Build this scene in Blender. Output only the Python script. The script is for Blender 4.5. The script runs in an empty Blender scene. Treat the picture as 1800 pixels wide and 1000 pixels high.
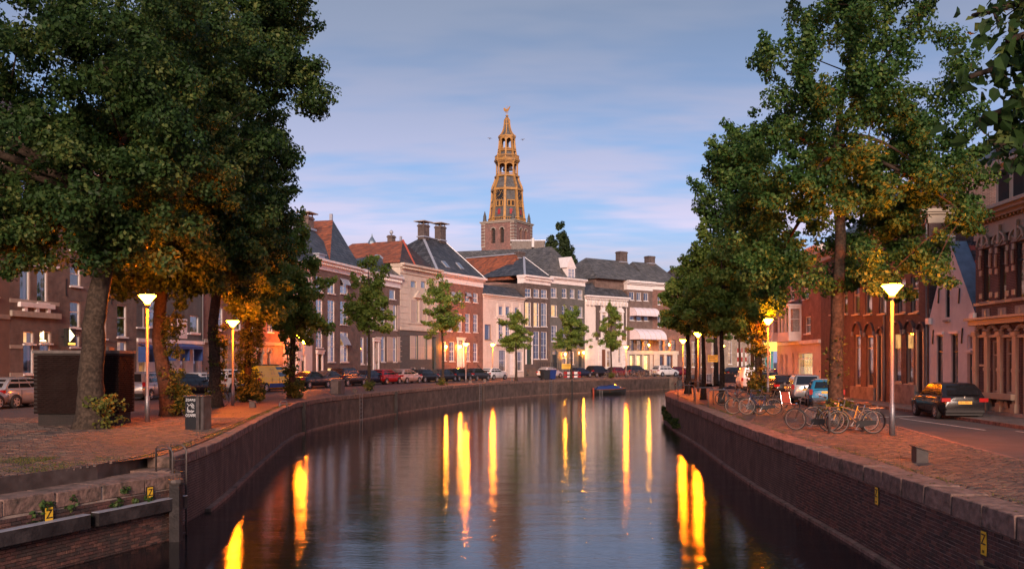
import bpy, bmesh, math, random
import numpy as np
from mathutils import Vector, Matrix
R = math.radians
sc = bpy.context.scene
COL = sc.collection

# ---------------------------------------------------------------- camera
F, CX, HY, CH = 1600.0, 900.0, 636.0, 2.2        # focal length (px of the 1800 px photo), principal column, horizon row, eye height
cam_d = bpy.data.cameras.new('camera')
cam = bpy.data.objects.new('camera', cam_d); COL.objects.link(cam)
cam_d.sensor_width = 36.0; cam_d.lens = 32.0; cam_d.shift_y = 0.0756
cam_d.clip_start = 0.1; cam_d.clip_end = 3000.0
cam.location = (0, 0, CH); cam.rotation_euler = (R(90), 0, 0)
sc.camera = cam

# ---------------------------------------------------------------- sky, sun, exposure
w = bpy.data.worlds.new('World'); sc.world = w; w.use_nodes = True
nt = w.node_tree; nt.nodes.clear()
def N(tree, t, **kw):
    n = tree.nodes.new(t)
    for k, v in kw.items(): setattr(n, k, v)
    return n
def L(tree, a, b): tree.links.new(a, b)
out = N(nt, 'ShaderNodeOutputWorld')
SUN_EL, SUN_AZ = R(18), R(179)                     # the afterglow stands low behind the camera
sky = N(nt, 'ShaderNodeTexSky'); sky.sky_type = 'NISHITA'; sky.sun_disc = False
sky.sun_elevation = R(5); sky.sun_rotation = SUN_AZ; sky.air_density = 1.2; sky.dust_density = 1.0
b1 = N(nt, 'ShaderNodeBackground'); b1.inputs[1].default_value = 0.05
L(nt, sky.outputs[0], b1.inputs[0])
tc = N(nt, 'ShaderNodeTexCoord')
sep = N(nt, 'ShaderNodeSeparateXYZ'); L(nt, tc.outputs['Generated'], sep.inputs[0])
ramp = N(nt, 'ShaderNodeValToRGB'); L(nt, sep.outputs[2], ramp.inputs[0])
cr = ramp.color_ramp
cr.elements[0].position = 0.0; cr.elements[0].color = (0.25, 0.27, 0.48, 1)
cr.elements[1].position = 1.0; cr.elements[1].color = (0.15, 0.20, 0.36, 1)
for p, c in ((0.08, (0.27, 0.32, 0.60, 1)), (0.14, (0.18, 0.35, 0.72, 1)), (0.21, (0.15, 0.29, 0.63, 1)), (0.29, (0.13, 0.20, 0.42, 1)), (0.38, (0.11, 0.145, 0.27, 1))):
    e = cr.elements.new(p); e.color = c
# clouds drawn out by the long exposure: flat streaks
mp = N(nt, 'ShaderNodeVectorMath', operation='DIVIDE')
addz = N(nt, 'ShaderNodeMath', operation='ADD'); L(nt, sep.outputs[2], addz.inputs[0]); addz.inputs[1].default_value = 0.16
comb = N(nt, 'ShaderNodeCombineXYZ')
for i in range(3): L(nt, addz.outputs[0], comb.inputs[i])
L(nt, tc.outputs['Generated'], mp.inputs[0]); L(nt, comb.outputs[0], mp.inputs[1])
mpp = N(nt, 'ShaderNodeMapping'); L(nt, mp.outputs[0], mpp.inputs[0])
mpp.inputs['Scale'].default_value = (0.65, 1.7, 1.0); mpp.inputs['Location'].default_value = (2.3, 0.35, 0)
mpp.inputs['Rotation'].default_value = (0, 0, R(7))
nz = N(nt, 'ShaderNodeTexNoise'); nz.inputs['Scale'].default_value = 1.45; nz.inputs['Detail'].default_value = 4.0; nz.inputs['Roughness'].default_value = 0.56
L(nt, mpp.outputs[0], nz.inputs['Vector'])
cm = N(nt, 'ShaderNodeMapRange'); cm.interpolation_type = 'SMOOTHSTEP'
cm.inputs[1].default_value = 0.38; cm.inputs[2].default_value = 0.60; bias = N(nt, 'ShaderNodeMapRange'); bias.interpolation_type = 'SMOOTHSTEP'; bz = N(nt, 'ShaderNodeMath', operation='SUBTRACT'); L(nt, sep.outputs[2], bz.inputs[0]); bz.inputs[1].default_value = .15
bab = N(nt, 'ShaderNodeMath', operation='ABSOLUTE'); L(nt, bz.outputs[0], bab.inputs[0]); L(nt, bab.outputs[0], bias.inputs[0])
bias.inputs[1].default_value = 0; bias.inputs[2].default_value = .045; bias.inputs[3].default_value = .09; bias.inputs[4].default_value = 0
nsum = N(nt, 'ShaderNodeMath', operation='ADD'); L(nt, nz.outputs[0], nsum.inputs[0]); L(nt, bias.outputs[0], nsum.inputs[1]); L(nt, nsum.outputs[0], cm.inputs[0])
cmul = N(nt, 'ShaderNodeMath', operation='MULTIPLY'); L(nt, cm.outputs[0], cmul.inputs[0]); cmul.inputs[1].default_value = 0.85
ccol = N(nt, 'ShaderNodeValToRGB'); L(nt, sep.outputs[2], ccol.inputs[0])
c2 = ccol.color_ramp
c2.elements[0].position = 0.0; c2.elements[0].color = (0.24, 0.25, 0.40, 1)
c2.elements[1].position = 0.45; c2.elements[1].color = (0.15, 0.18, 0.27, 1)
for p, c in ((0.09, (0.33, 0.32, 0.52, 1)), (0.145, (0.56, 0.46, 0.72, 1)), (0.18, (0.42, 0.38, 0.62, 1)), (0.25, (0.30, 0.30, 0.50, 1)), (0.33, (0.20, 0.22, 0.36, 1))):
    e = c2.elements.new(p); e.color = c
mixc = N(nt, 'ShaderNodeMix', data_type='RGBA'); L(nt, cmul.outputs[0], mixc.inputs[0])
L(nt, ramp.outputs[0], mixc.inputs[6]); L(nt, ccol.outputs[0], mixc.inputs[7])
b2 = N(nt, 'ShaderNodeBackground'); b2.inputs[1].default_value = 1.0; L(nt, mixc.outputs[2], b2.inputs[0])
ad = N(nt, 'ShaderNodeAddShader'); L(nt, b1.outputs[0], ad.inputs[0]); L(nt, b2.outputs[0], ad.inputs[1])
L(nt, ad.outputs[0], out.inputs[0])

sd = bpy.data.lights.new('sun', 'SUN'); sd.energy = 4.2; sd.angle = R(16); sd.color = (1.0, 0.71, 0.57)
sun = bpy.data.objects.new('sun', sd); COL.objects.link(sun)
sun.rotation_euler = (R(90) - SUN_EL, 0, R(180) - SUN_AZ)
sc.view_settings.view_transform = 'Standard'; sc.view_settings.look = 'None'
sc.view_settings.exposure = 0.15; sc.view_settings.gamma = 1.0; sc.view_settings.use_curve_mapping = False
sc.render.engine = 'CYCLES'
sc.cycles.max_bounces = 5; sc.cycles.diffuse_bounces = 2; sc.cycles.glossy_bounces = 3
sc.cycles.transparent_max_bounces = 6; sc.cycles.transmission_bounces = 2
sc.cycles.sample_clamp_indirect = 6.0; sc.cycles.caustics_reflective = False; sc.cycles.caustics_refractive = False
sc.cycles.use_denoising = True

# ---------------------------------------------------------------- places: read off the photograph once, kept as metres
def PX(px, Y): return (px - CX) / F * Y
def ZH(py, Y): return CH + (HY - py) / F * Y
def G(px, py):
    Y = F * CH / (py - HY)
    return (PX(px, Y), Y)

# ---------------------------------------------------------------- mesh builder
class MB:
    def __init__(s): s.v = []; s.f = []; s.m = []; s.uv = None
    def add(s, vs, fs, m=0):
        b = len(s.v); s.v += [tuple(p) for p in vs]
        s.f += [tuple(b + i for i in f) for f in fs]; s.m += [m] * len(fs)
        return s
    def box(s, x0, x1, y0, y1, z0, z1, m=0):
        return s.add([(x0,y0,z0),(x1,y0,z0),(x1,y1,z0),(x0,y1,z0),(x0,y0,z1),(x1,y0,z1),(x1,y1,z1),(x0,y1,z1)],
                     [(0,3,2,1),(4,5,6,7),(0,1,5,4),(1,2,6,5),(2,3,7,6),(3,0,4,7)], m)
    def frus(s, cx, cy, z0, z1, a0, b0, a1, b1, m=0):
        return s.add([(cx-a0,cy-b0,z0),(cx+a0,cy-b0,z0),(cx+a0,cy+b0,z0),(cx-a0,cy+b0,z0),(cx-a1,cy-b1,z1),(cx+a1,cy-b1,z1),(cx+a1,cy+b1,z1),(cx-a1,cy+b1,z1)],
                     [(0,3,2,1),(4,5,6,7),(0,1,5,4),(1,2,6,5),(2,3,7,6),(3,0,4,7)], m)
    def obox(s, a, b, wd, h, m=0, up=(0,0,1)):
        """a bar from a to b, wd wide and h high, centred on the line"""
        a = Vector(a); b = Vector(b); d = (b - a).normalized(); u = Vector(up)
        if abs(d.dot(u)) > .99: u = Vector((1,0,0))
        sd_ = d.cross(u).normalized() * (wd/2); u2 = sd_.normalized().cross(d).normalized() * (h/2)
        vs = [a-sd_-u2, a+sd_-u2, a+sd_+u2, a-sd_+u2, b-sd_-u2, b+sd_-u2, b+sd_+u2, b-sd_+u2]
        return s.add(vs, [(0,1,2,3),(7,6,5,4),(0,4,5,1),(1,5,6,2),(2,6,7,3),(3,7,4,0)], m)
    def tube(s, pts, rs, n=8, m=0, cap=True):
        pts = [Vector(p) for p in pts]
        if not hasattr(rs, '__len__'): rs = [rs] * len(pts)
        vs = []; fs = []
        for i, p in enumerate(pts):
            d = (pts[min(i+1, len(pts)-1)] - pts[max(i-1, 0)]).normalized()
            u = Vector((0,0,1)) if abs(d.z) < .9 else Vector((1,0,0))
            a = d.cross(u).normalized(); b = d.cross(a).normalized()
            for k in range(n):
                t = 2*math.pi*k/n
                vs.append(p + (a*math.cos(t) + b*math.sin(t)) * rs[i])
        for i in range(len(pts)-1):
            for k in range(n):
                fs.append((i*n+k, i*n+(k+1)%n, (i+1)*n+(k+1)%n, (i+1)*n+k))
        if cap:
            fs.append(tuple(range(n))[::-1]); fs.append(tuple((len(pts)-1)*n+k for k in range(n)))
        return s.add(vs, fs, m)
    def lathe(s, prof, n=16, c=(0,0), m=0, rot=0.0, cap=True):
        vs = []; fs = []
        for r, z in prof:
            for k in range(n):
                t = rot + 2*math.pi*k/n
                vs.append((c[0] + r*math.cos(t), c[1] + r*math.sin(t), z))
        for i in range(len(prof)-1):
            for k in range(n):
                fs.append((i*n+k, i*n+(k+1)%n, (i+1)*n+(k+1)%n, (i+1)*n+k))
        if cap:
            fs.append(tuple(range(n))[::-1]); fs.append(tuple((len(prof)-1)*n+k for k in range(n)))
        return s.add(vs, fs, m)
    def prism(s, poly, t, m=0, axis='y', o=0.0):
        """poly in (a, z); thickness t along axis from o"""
        n = len(poly)
        P = (lambda a, z, d: (a, d, z)) if axis == 'y' else ((lambda a, z, d: (d, a, z)) if axis == 'x' else (lambda a, z, d: (a, z, d)))
        vs = [P(a, z, o) for a, z in poly] + [P(a, z, o+t) for a, z in poly]
        fs = [tuple(range(n)), tuple(range(2*n-1, n-1, -1))] + [(i, (i+1)%n + 0, (i+1)%n+n, i+n)[::-1] for i in range(n)]
        return s.add(vs, fs, m)
    def mesh(s, name, mats, smooth=False):
        me = bpy.data.meshes.new(name); me.from_pydata(s.v, [], s.f)
        for mt in (mats if isinstance(mats, (list, tuple)) else [mats]): me.materials.append(mt)
        if isinstance(mats, (list, tuple)) and len(mats) > 1: me.polygons.foreach_set('material_index', s.m)
        if smooth: me.polygons.foreach_set('use_smooth', [True]*len(me.polygons))
        if s.uv is not None:
            ul = me.uv_layers.new(name='UVMap')
            flat = []
            for f in s.f:
                for i in f: flat += list(s.uv(Vector(s.v[i])))
            ul.data.foreach_set('uv', flat)
        me.update(); return me
    def build(s, name, mats, parent=None, smooth=False, loc=None):
        return link(name, s.mesh(name, mats, smooth), parent, loc)

def link(name, data, parent=None, loc=None, rot=None):
    o = bpy.data.objects.new(name, data); COL.objects.link(o)
    if parent is not None: o.parent = parent
    if loc is not None: o.location = loc
    if rot is not None: o.rotation_euler = rot
    return o
def tag(o, label=None, cat=None, group=None, kind=None):
    if label: o['label'] = label
    if cat: o['category'] = cat
    if group: o['group'] = group
    if kind: o['kind'] = kind
    return o
def thing(name, label, cat, loc=(0,0,0), rz=0.0, group=None):
    o = bpy.data.objects.new(name, None); COL.objects.link(o); o.empty_display_size = .3
    o.location = loc; o.rotation_euler = (0, 0, rz)
    return tag(o, label, cat, group)
KIDS = {}
def kids(o):
    return [c for c in COL.objects if c.parent == o]
def copy_tree(o, parent=None, cache={}):
    if o.name not in cache: cache[o.name] = kids(o)
    c = o.copy(); COL.objects.link(c); c.parent = parent
    for ch in cache[o.name]: copy_tree(ch, c)
    return c
def dup(o, label, loc, rz=0.0, scale=1.0, group=None):
    c = copy_tree(o); c['label'] = label; c.location = loc; c.rotation_euler = (0, 0, rz); c.scale = (scale,)*3
    if group: c['group'] = group
    return c

# ---------------------------------------------------------------- materials
def mat(name, col, rough=0.7, metal=0.0, var=0.25, scale=6.0, bump=0.0, bscale=40.0, coords='Object', spec=None, coat=0.0, emit=None, estr=0.0, col2=None, stain=None, stscale=0.6, detail=5.0):
    m = bpy.data.materials.new(name); m.use_nodes = True
    t = m.node_tree; bs = t.nodes['Principled BSDF']
    bs.inputs['Roughness'].default_value = rough; bs.inputs['Metallic'].default_value = metal
    if coat: bs.inputs['Coat Weight'].default_value = coat; bs.inputs['Coat Roughness'].default_value = 0.06
    if spec is not None: bs.inputs['Specular IOR Level'].default_value = spec
    tcn = N(t, 'ShaderNodeTexCoord')
    nz_ = N(t, 'ShaderNodeTexNoise'); nz_.inputs['Scale'].default_value = scale; nz_.inputs['Detail'].default_value = detail
    L(t, tcn.outputs[coords], nz_.inputs['Vector'])
    rp = N(t, 'ShaderNodeMapRange'); rp.inputs[1].default_value = .3; rp.inputs[2].default_value = .7; L(t, nz_.outputs[0], rp.inputs[0])
    mx = N(t, 'ShaderNodeMix', data_type='RGBA'); L(t, rp.outputs[0], mx.inputs[0])
    c2_ = col2 if col2 else tuple(c*(1+var) for c in col)
    mx.inputs[6].default_value = (*[c*(1-var) for c in col], 1) if not col2 else (*col, 1)
    mx.inputs[7].default_value = (*[min(1, c) for c in c2_], 1)
    res = mx.outputs[2]
    if stain:
        n2 = N(t, 'ShaderNodeTexNoise'); n2.inputs['Scale'].default_value = stscale; n2.inputs['Detail'].default_value = 8.0; n2.inputs['Roughness'].default_value = .65
        L(t, tcn.outputs[coords], n2.inputs['Vector'])
        r2 = N(t, 'ShaderNodeMapRange'); r2.inputs[1].default_value = .48; r2.inputs[2].default_value = .68; r2.inputs[4].default_value = .85; L(t, n2.outputs[0], r2.inputs[0])
        m2 = N(t, 'ShaderNodeMix', data_type='RGBA'); L(t, r2.outputs[0], m2.inputs[0]); L(t, res, m2.inputs[6]); m2.inputs[7].default_value = (*stain, 1)
        res = m2.outputs[2]
    L(t, res, bs.inputs['Base Color'])
    if bump:
        nb = N(t, 'ShaderNodeTexNoise'); nb.inputs['Scale'].default_value = bscale; nb.inputs['Detail'].default_value = 6.0; L(t, tcn.outputs[coords], nb.inputs['Vector'])
        bp = N(t, 'ShaderNodeBump'); bp.inputs['Strength'].default_value = bump; bp.inputs['Distance'].default_value = .03
        L(t, nb.outputs[0], bp.inputs['Height']); L(t, bp.outputs[0], bs.inputs['Normal'])
    if emit:
        bs.inputs['Emission Color'].default_value = (*emit, 1); bs.inputs['Emission Strength'].default_value = estr
    return m

def brickmat(name, c1, c2, mortar, bw=.22, bh=.065, mode='xz', stain=None, stscale=.35, bump=.35, var=.5, mort=.012, stamt=.8):
    """bricks from the wall's own metres: mode xz for a wall in local axes, uv for a wall that bends"""
    m = bpy.data.materials.new(name); m.use_nodes = True
    t = m.node_tree; bs = t.nodes['Principled BSDF']; bs.inputs['Roughness'].default_value = .85
    tcn = N(t, 'ShaderNodeTexCoord')
    if mode == 'uv': vec = tcn.outputs['UV']
    else:
        sp = N(t, 'ShaderNodeSeparateXYZ'); L(t, tcn.outputs['Object'], sp.inputs[0])
        a = N(t, 'ShaderNodeMath', operation='ADD'); L(t, sp.outputs[0], a.inputs[0]); L(t, sp.outputs[1], a.inputs[1])
        cb = N(t, 'ShaderNodeCombineXYZ'); L(t, a.outputs[0], cb.inputs[0]); L(t, sp.outputs[2], cb.inputs[1]); vec = cb.outputs[0]
    br = N(t, 'ShaderNodeTexBrick'); br.inputs['Scale'].default_value = 1.0
    br.inputs['Brick Width'].default_value = bw; br.inputs['Row Height'].default_value = bh; br.inputs['Mortar Size'].default_value = mort
    br.inputs['Mortar Smooth'].default_value = .2; br.inputs['Bias'].default_value = -.1
    br.inputs['Color1'].default_value = (*c1, 1); br.inputs['Color2'].default_value = (*c2, 1); br.inputs['Mortar'].default_value = (*mortar, 1)
    L(t, vec, br.inputs['Vector'])
    nz_ = N(t, 'ShaderNodeTexNoise'); nz_.inputs['Scale'].default_value = 1.3; nz_.inputs['Detail'].default_value = 9; nz_.inputs['Roughness'].default_value = .7; L(t, tcn.outputs['Object'], nz_.inputs['Vector'])
    mr = N(t, 'ShaderNodeMapRange'); mr.inputs[1].default_value = .3; mr.inputs[2].default_value = .72; mr.inputs[3].default_value = 1-var; mr.inputs[4].default_value = 1+var*.6; L(t, nz_.outputs[0], mr.inputs[0])
    hs = N(t, 'ShaderNodeHueSaturation'); L(t, mr.outputs[0], hs.inputs['Value']); L(t, br.outputs[0], hs.inputs['Color'])
    res = hs.outputs[0]
    if stain:
        n2 = N(t, 'ShaderNodeTexNoise'); n2.inputs['Scale'].default_value = stscale; n2.inputs['Detail'].default_value = 9; n2.inputs['Roughness'].default_value = .72
        mpz = N(t, 'ShaderNodeMapping'); mpz.inputs['Scale'].default_value = (2.4, 2.4, .9); L(t, tcn.outputs['Object'], mpz.inputs[0]); L(t, mpz.outputs[0], n2.inputs['Vector'])
        r2 = N(t, 'ShaderNodeMapRange'); r2.inputs[1].default_value = .46; r2.inputs[2].default_value = .64; r2.inputs[4].default_value = stamt; L(t, n2.outputs[0], r2.inputs[0])
        m2 = N(t, 'ShaderNodeMix', data_type='RGBA'); L(t, r2.outputs[0], m2.inputs[0]); L(t, res, m2.inputs[6]); m2.inputs[7].default_value = (*stain, 1)
        res = m2.outputs[2]
    L(t, res, bs.inputs['Base Color'])
    bp = N(t, 'ShaderNodeBump'); bp.inputs['Strength'].default_value = bump; bp.inputs['Distance'].default_value = .01; bp.invert = True
    L(t, br.outputs['Fac'], bp.inputs['Height']); L(t, bp.outputs[0], bs.inputs['Normal'])
    return m

def tilemat(name, c1, c2, sx=.25, sz=.3, rough=.65, moss=None):
    """pantiles or slates: rows and columns as relief and colour change, on the roof's own metres"""
    m = bpy.data.materials.new(name); m.use_nodes = True
    t = m.node_tree; bs = t.nodes['Principled BSDF']; bs.inputs['Roughness'].default_value = rough
    bs.inputs['Specular IOR Level'].default_value = .35
    tcn = N(t, 'ShaderNodeTexCoord')
    sp = N(t, 'ShaderNodeSeparateXYZ'); L(t, tcn.outputs['Object'], sp.inputs[0])
    a = N(t, 'ShaderNodeMath', operation='ADD'); L(t, sp.outputs[0], a.inputs[0]); L(t, sp.outputs[1], a.inputs[1])
    cb = N(t, 'ShaderNodeCombineXYZ'); L(t, a.outputs[0], cb.inputs[0]); L(t, sp.outputs[2], cb.inputs[1])
    br = N(t, 'ShaderNodeTexBrick'); br.inputs['Scale'].default_value = 1.0
    br.inputs['Brick Width'].default_value = sx; br.inputs['Row Height'].default_value = sz; br.inputs['Mortar Size'].default_value = .035; br.inputs['Mortar Smooth'].default_value = .8
    br.inputs['Color1'].default_value = (*c1, 1); br.inputs['Color2'].default_value = (*c2, 1); br.inputs['Mortar'].default_value = (*[c*.35 for c in c1], 1)
    L(t, cb.outputs[0], br.inputs['Vector'])
    nz_ = N(t, 'ShaderNodeTexNoise'); nz_.inputs['Scale'].default_value = .9; nz_.inputs['Detail'].default_value = 9; nz_.inputs['Roughness'].default_value = .7; L(t, tcn.outputs['Object'], nz_.inputs['Vector'])
    mr = N(t, 'ShaderNodeMapRange'); mr.inputs[1].default_value = .3; mr.inputs[2].default_value = .7; mr.inputs[3].default_value = .55; mr.inputs[4].default_value = 1.45; L(t, nz_.outputs[0], mr.inputs[0])
    hs = N(t, 'ShaderNodeHueSaturation'); L(t, mr.outputs[0], hs.inputs['Value']); L(t, br.outputs[0], hs.inputs['Color'])
    res = hs.outputs[0]
    if moss:
        n2 = N(t, 'ShaderNodeTexNoise'); n2.inputs['Scale'].default_value = 1.7; n2.inputs['Detail'].default_value = 9; L(t, tcn.outputs['Object'], n2.inputs['Vector'])
        r2 = N(t, 'ShaderNodeMapRange'); r2.inputs[1].default_value = .5; r2.inputs[2].default_value = .66; r2.inputs[4].default_value = .7; L(t, n2.outputs[0], r2.inputs[0])
        m2 = N(t, 'ShaderNodeMix', data_type='RGBA'); L(t, r2.outputs[0], m2.inputs[0]); L(t, res, m2.inputs[6]); m2.inputs[7].default_value = (*moss, 1); res = m2.outputs[2]
    L(t, res, bs.inputs['Base Color'])
    bp = N(t, 'ShaderNodeBump'); bp.inputs['Strength'].default_value = .8; bp.inputs['Distance'].default_value = .05; bp.invert = True
    L(t, br.outputs['Fac'], bp.inputs['Height']); L(t, bp.outputs[0], bs.inputs['Normal'])
    return m

def glow(name, col, s):
    m = bpy.data.materials.new(name); m.use_nodes = True; t = m.node_tree; t.nodes.clear()
    o = N(t, 'ShaderNodeOutputMaterial'); e = N(t, 'ShaderNodeEmission'); e.inputs[0].default_value = (*col, 1); e.inputs[1].default_value = s
    L(t, e.outputs[0], o.inputs[0]); return m
def roomglow(name, c1, c2, s):
    m = bpy.data.materials.new(name); m.use_nodes = True; t = m.node_tree; t.nodes.clear()
    o = N(t, 'ShaderNodeOutputMaterial'); e = N(t, 'ShaderNodeEmission'); e.inputs[1].default_value = s
    tcn = N(t, 'ShaderNodeTexCoord'); nz_ = N(t, 'ShaderNodeTexNoise'); nz_.inputs['Scale'].default_value = 1.6; nz_.inputs['Detail'].default_value = 3
    L(t, tcn.outputs['Object'], nz_.inputs['Vector'])
    r_ = N(t, 'ShaderNodeValToRGB'); L(t, nz_.outputs[0], r_.inputs[0])
    r_.color_ramp.elements[0].position = .35; r_.color_ramp.elements[0].color = (*c1, 1)
    r_.color_ramp.elements[1].position = .65; r_.color_ramp.elements[1].color = (*c2, 1)
    L(t, r_.outputs[0], e.inputs[0]); L(t, e.outputs[0], o.inputs[0]); return m

M = {}
M['brick_brown'] = brickmat('brown brick', (.16,.085,.065), (.10,.055,.05), (.20,.17,.15))
M['brick_dark'] = brickmat('dark brown brick', (.10,.062,.055), (.065,.045,.042), (.15,.13,.12))
M['brick_red'] = brickmat('red brick', (.24,.085,.055), (.16,.06,.045), (.24,.18,.15))
M['brick_deep'] = brickmat('deep red brick', (.115,.042,.034), (.07,.028,.026), (.20,.155,.135), var=.45, stain=(.06,.03,.028), stamt=.5)
M['brick_tan'] = brickmat('tan brick', (.33,.24,.18), (.25,.18,.14), (.34,.28,.22))
M['brick_tower'] = brickmat('tower brick', (.28,.13,.105), (.21,.10,.085), (.30,.22,.19), bw=.5, bh=.16, stain=(.14,.10,.09))
M['brick_black'] = brickmat('sooty brick', (.022,.012,.010), (.012,.008,.007), (.03,.022,.018), stain=(.02,.015,.012), mort=.012, bump=1.0)
M['quay_far'] = brickmat('quay brick weathered', (.085,.047,.038), (.05,.03,.026), (.15,.115,.095), mode='uv', stain=(.035,.026,.022), stscale=.6, var=.7, stamt=.72, mort=.014, bump=.8)
M['stucco_cream'] = mat('cream stucco', (.58,.50,.42), .8, var=.08, scale=3, stain=(.40,.34,.28), stscale=.5)
M['stucco_white'] = mat('white painted plaster', (.68,.62,.57), .75, var=.06, scale=3, stain=(.52,.46,.42), stscale=.5, bump=.08, bscale=12)
M['stucco_pink'] = mat('pale rose plaster', (.60,.52,.47), .8, var=.07, scale=3, stain=(.46,.38,.33), stscale=.6)
M['stucco_grey'] = mat('grey plaster', (.115,.115,.108), .85, var=.15, scale=2.5, stain=(.07,.07,.065), stscale=.5)
M['stucco_dark'] = mat('charcoal rusticated plaster', (.075,.078,.080), .75, var=.15, scale=4)
M['stucco_brown'] = mat('brown plaster', (.19,.13,.10), .85, var=.12, scale=2)
M['white'] = mat('white paint', (.76,.72,.70), .5, var=.05, scale=4, stain=(.6,.55,.52), stscale=1.3)
M['cream'] = mat('cream paint', (.45,.37,.27), .5, var=.06, scale=4, stain=(.46,.38,.28), stscale=1.6)
M['sandstone'] = mat('pale sandstone', (.36,.31,.26), .85, var=.15, scale=5, stain=(.28,.24,.20), stscale=1.2, bump=.3)
M['lead'] = mat('lead flashing', (.38,.40,.45), .45, metal=.3, var=.15, scale=5)
M['zinc'] = mat('blue grey zinc sheet', (.16,.22,.28), .45, metal=.4, var=.2, scale=3)
M['slate'] = tilemat('dark slate', (.030,.034,.042), (.10,.105,.12), .42, .32, .45, moss=(.035,.035,.035))
M['slate_grey'] = tilemat('weathered grey slate', (.085,.085,.088), (.15,.145,.14), .42, .32, .6, moss=(.06,.06,.05))
M['tile_orange'] = tilemat('orange pantiles', (.42,.12,.05), (.20,.065,.035), .36, .36, .7, moss=(.10,.055,.04))
M['tile_dark'] = tilemat('dark pantiles', (.040,.038,.042), (.12,.055,.042), .36, .34, .6, moss=(.045,.04,.04))
M['wood_dark'] = mat('dark painted wood', (.03,.035,.035), .4, var=.1)
M['wood_green'] = mat('bottle green wood', (.02,.045,.035), .4, var=.1)
M['wood_brown'] = mat('brown door wood', (.16,.06,.03), .5, var=.2, scale=8)
M['shutter'] = mat('cream louvre shutter paint', (.50,.40,.34), .55, var=.05)
M['iron'] = mat('wrought iron', (.02,.02,.022), .5, metal=.3, var=.2)
M['steel'] = mat('galvanised steel', (.21,.21,.22), .45, metal=.7, var=.2, scale=20)
M['steel_dark'] = mat('weathered steel', (.085,.07,.065), .5, metal=.3, var=.35, scale=4, stain=(.05,.035,.03), stscale=1.5)
M['gold'] = mat('ochre painted timber', (.42,.215,.055), .6, var=.2, scale=1.5, stain=(.22,.13,.06), stscale=.9)
M['tower_slate'] = tilemat('tower slate', (.095,.10,.105), (.15,.145,.14), .5, .3, .55, moss=(.11,.09,.075))
M['red'] = mat('red paint', (.30,.02,.02), .6, var=.1)
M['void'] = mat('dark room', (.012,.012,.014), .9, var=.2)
M['black'] = mat('black rubber', (.015,.015,.016), .7, var=.2)
M['curtain'] = mat('pale curtain', (.42,.40,.38), .9, var=.25, scale=9)
M['concrete'] = mat('weathered concrete', (.24,.20,.18), .9, var=.25, scale=3, stain=(.09,.075,.065), stscale=1.4, bump=.4, bscale=25)
M['coping'] = mat('mossy coping stone', (.19,.115,.09), .9, var=.4, scale=7, stain=(.028,.026,.018), stscale=2.6, bump=1.0, bscale=11)
M['mortar'] = mat('sandy mortar', (.27,.21,.175), .95, var=.3, scale=5, bump=.3)
for i, c in enumerate([(.10,.042,.034), (.065,.032,.028), (.13,.06,.045), (.045,.028,.025)]):
    M['qb%d' % i] = mat('quay brick tone', c, .85, var=.35, scale=9, bump=.5, bscale=30, stain=(.035,.026,.024), stscale=.9)
for i, c in enumerate([(.115,.066,.047), (.075,.048,.038), (.17,.095,.062), (.05,.036,.03)]):
    M['pv%d' % i] = mat('clinker paver tone', c, .72, var=.3, scale=7, bump=.5, bscale=25, stain=(.08,.06,.052), stscale=.8)
M['joint'] = mat('sandy joint earth', (.03,.024,.02), .95, var=.3, scale=4, bump=.4)
M['asphalt'] = mat('worn asphalt', (.062,.056,.058), .8, var=.25, scale=1.2, bump=.35, bscale=60, stain=(.09,.06,.055), stscale=.25)
M['paint_line'] = mat('road paint', (.55,.52,.50), .7, var=.15, scale=9, stain=(.2,.18,.17), stscale=3)
M['yellow'] = mat('yellow sign enamel', (.80,.48,.03), .5, var=.06)
M['sign_black'] = mat('sign black', (.01,.01,.01), .5)
M['timber'] = mat('wet dark timber', (.022,.019,.02), .6, spec=.2, var=.3, scale=4, bump=.4, bscale=18, stain=(.06,.05,.05), stscale=1.5)
M['plate'] = mat('yellow number plate', (.85,.48,.04), .5, var=.03)
M['tail'] = mat('red lamp lens', (.35,.01,.01), .2, var=.1)
M['head'] = mat('clear lamp lens', (.6,.6,.62), .15, var=.1)
M['chrome'] = mat('chrome', (.6,.6,.6), .15, metal=1, var=.05)
M['tyre'] = mat('tyre rubber', (.018,.018,.018), .8, var=.2)
M['alloy'] = mat('alloy rim', (.5,.5,.5), .35, metal=.8, var=.1)
M['net'] = mat('teal scaffold net', (.05,.24,.24), .8, var=.25, scale=.8)
M['graffiti'] = mat('white graffiti paint', (.6,.6,.6), .6)
M['awning'] = mat('pale striped awning cloth', (.74,.66,.70), .8, var=.06, scale=3)
M['blue'] = mat('blue awning cloth', (.03,.07,.24), .8, var=.15)
M['terracotta'] = mat('red canvas', (.42,.08,.045), .8, var=.15)
EM = (1.0, .165, .003)
M['lamp'] = glow('sodium lamp glass', EM, 760.0)
M['wall_lamp'] = glow('small wall lamp glass', (1.0,.32,.02), 500.0)
M['lit'] = roomglow('lit room', (1.0,.40,.07), (1.0,.62,.20), 1.5)
M['lit_dim'] = roomglow('dim lit room', (.35,.14,.05), (1.0,.50,.16), .9)
M['lit_shop'] = roomglow('bright shop window', (1.0,.52,.13), (1.0,.72,.30), 2.6)
M['sign_lit'] = glow('lit sign face', (1.0,.50,.09), 2.2)
M['sign_white'] = glow('lit sign mark', (1.0,.85,.45), 4.0)

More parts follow.
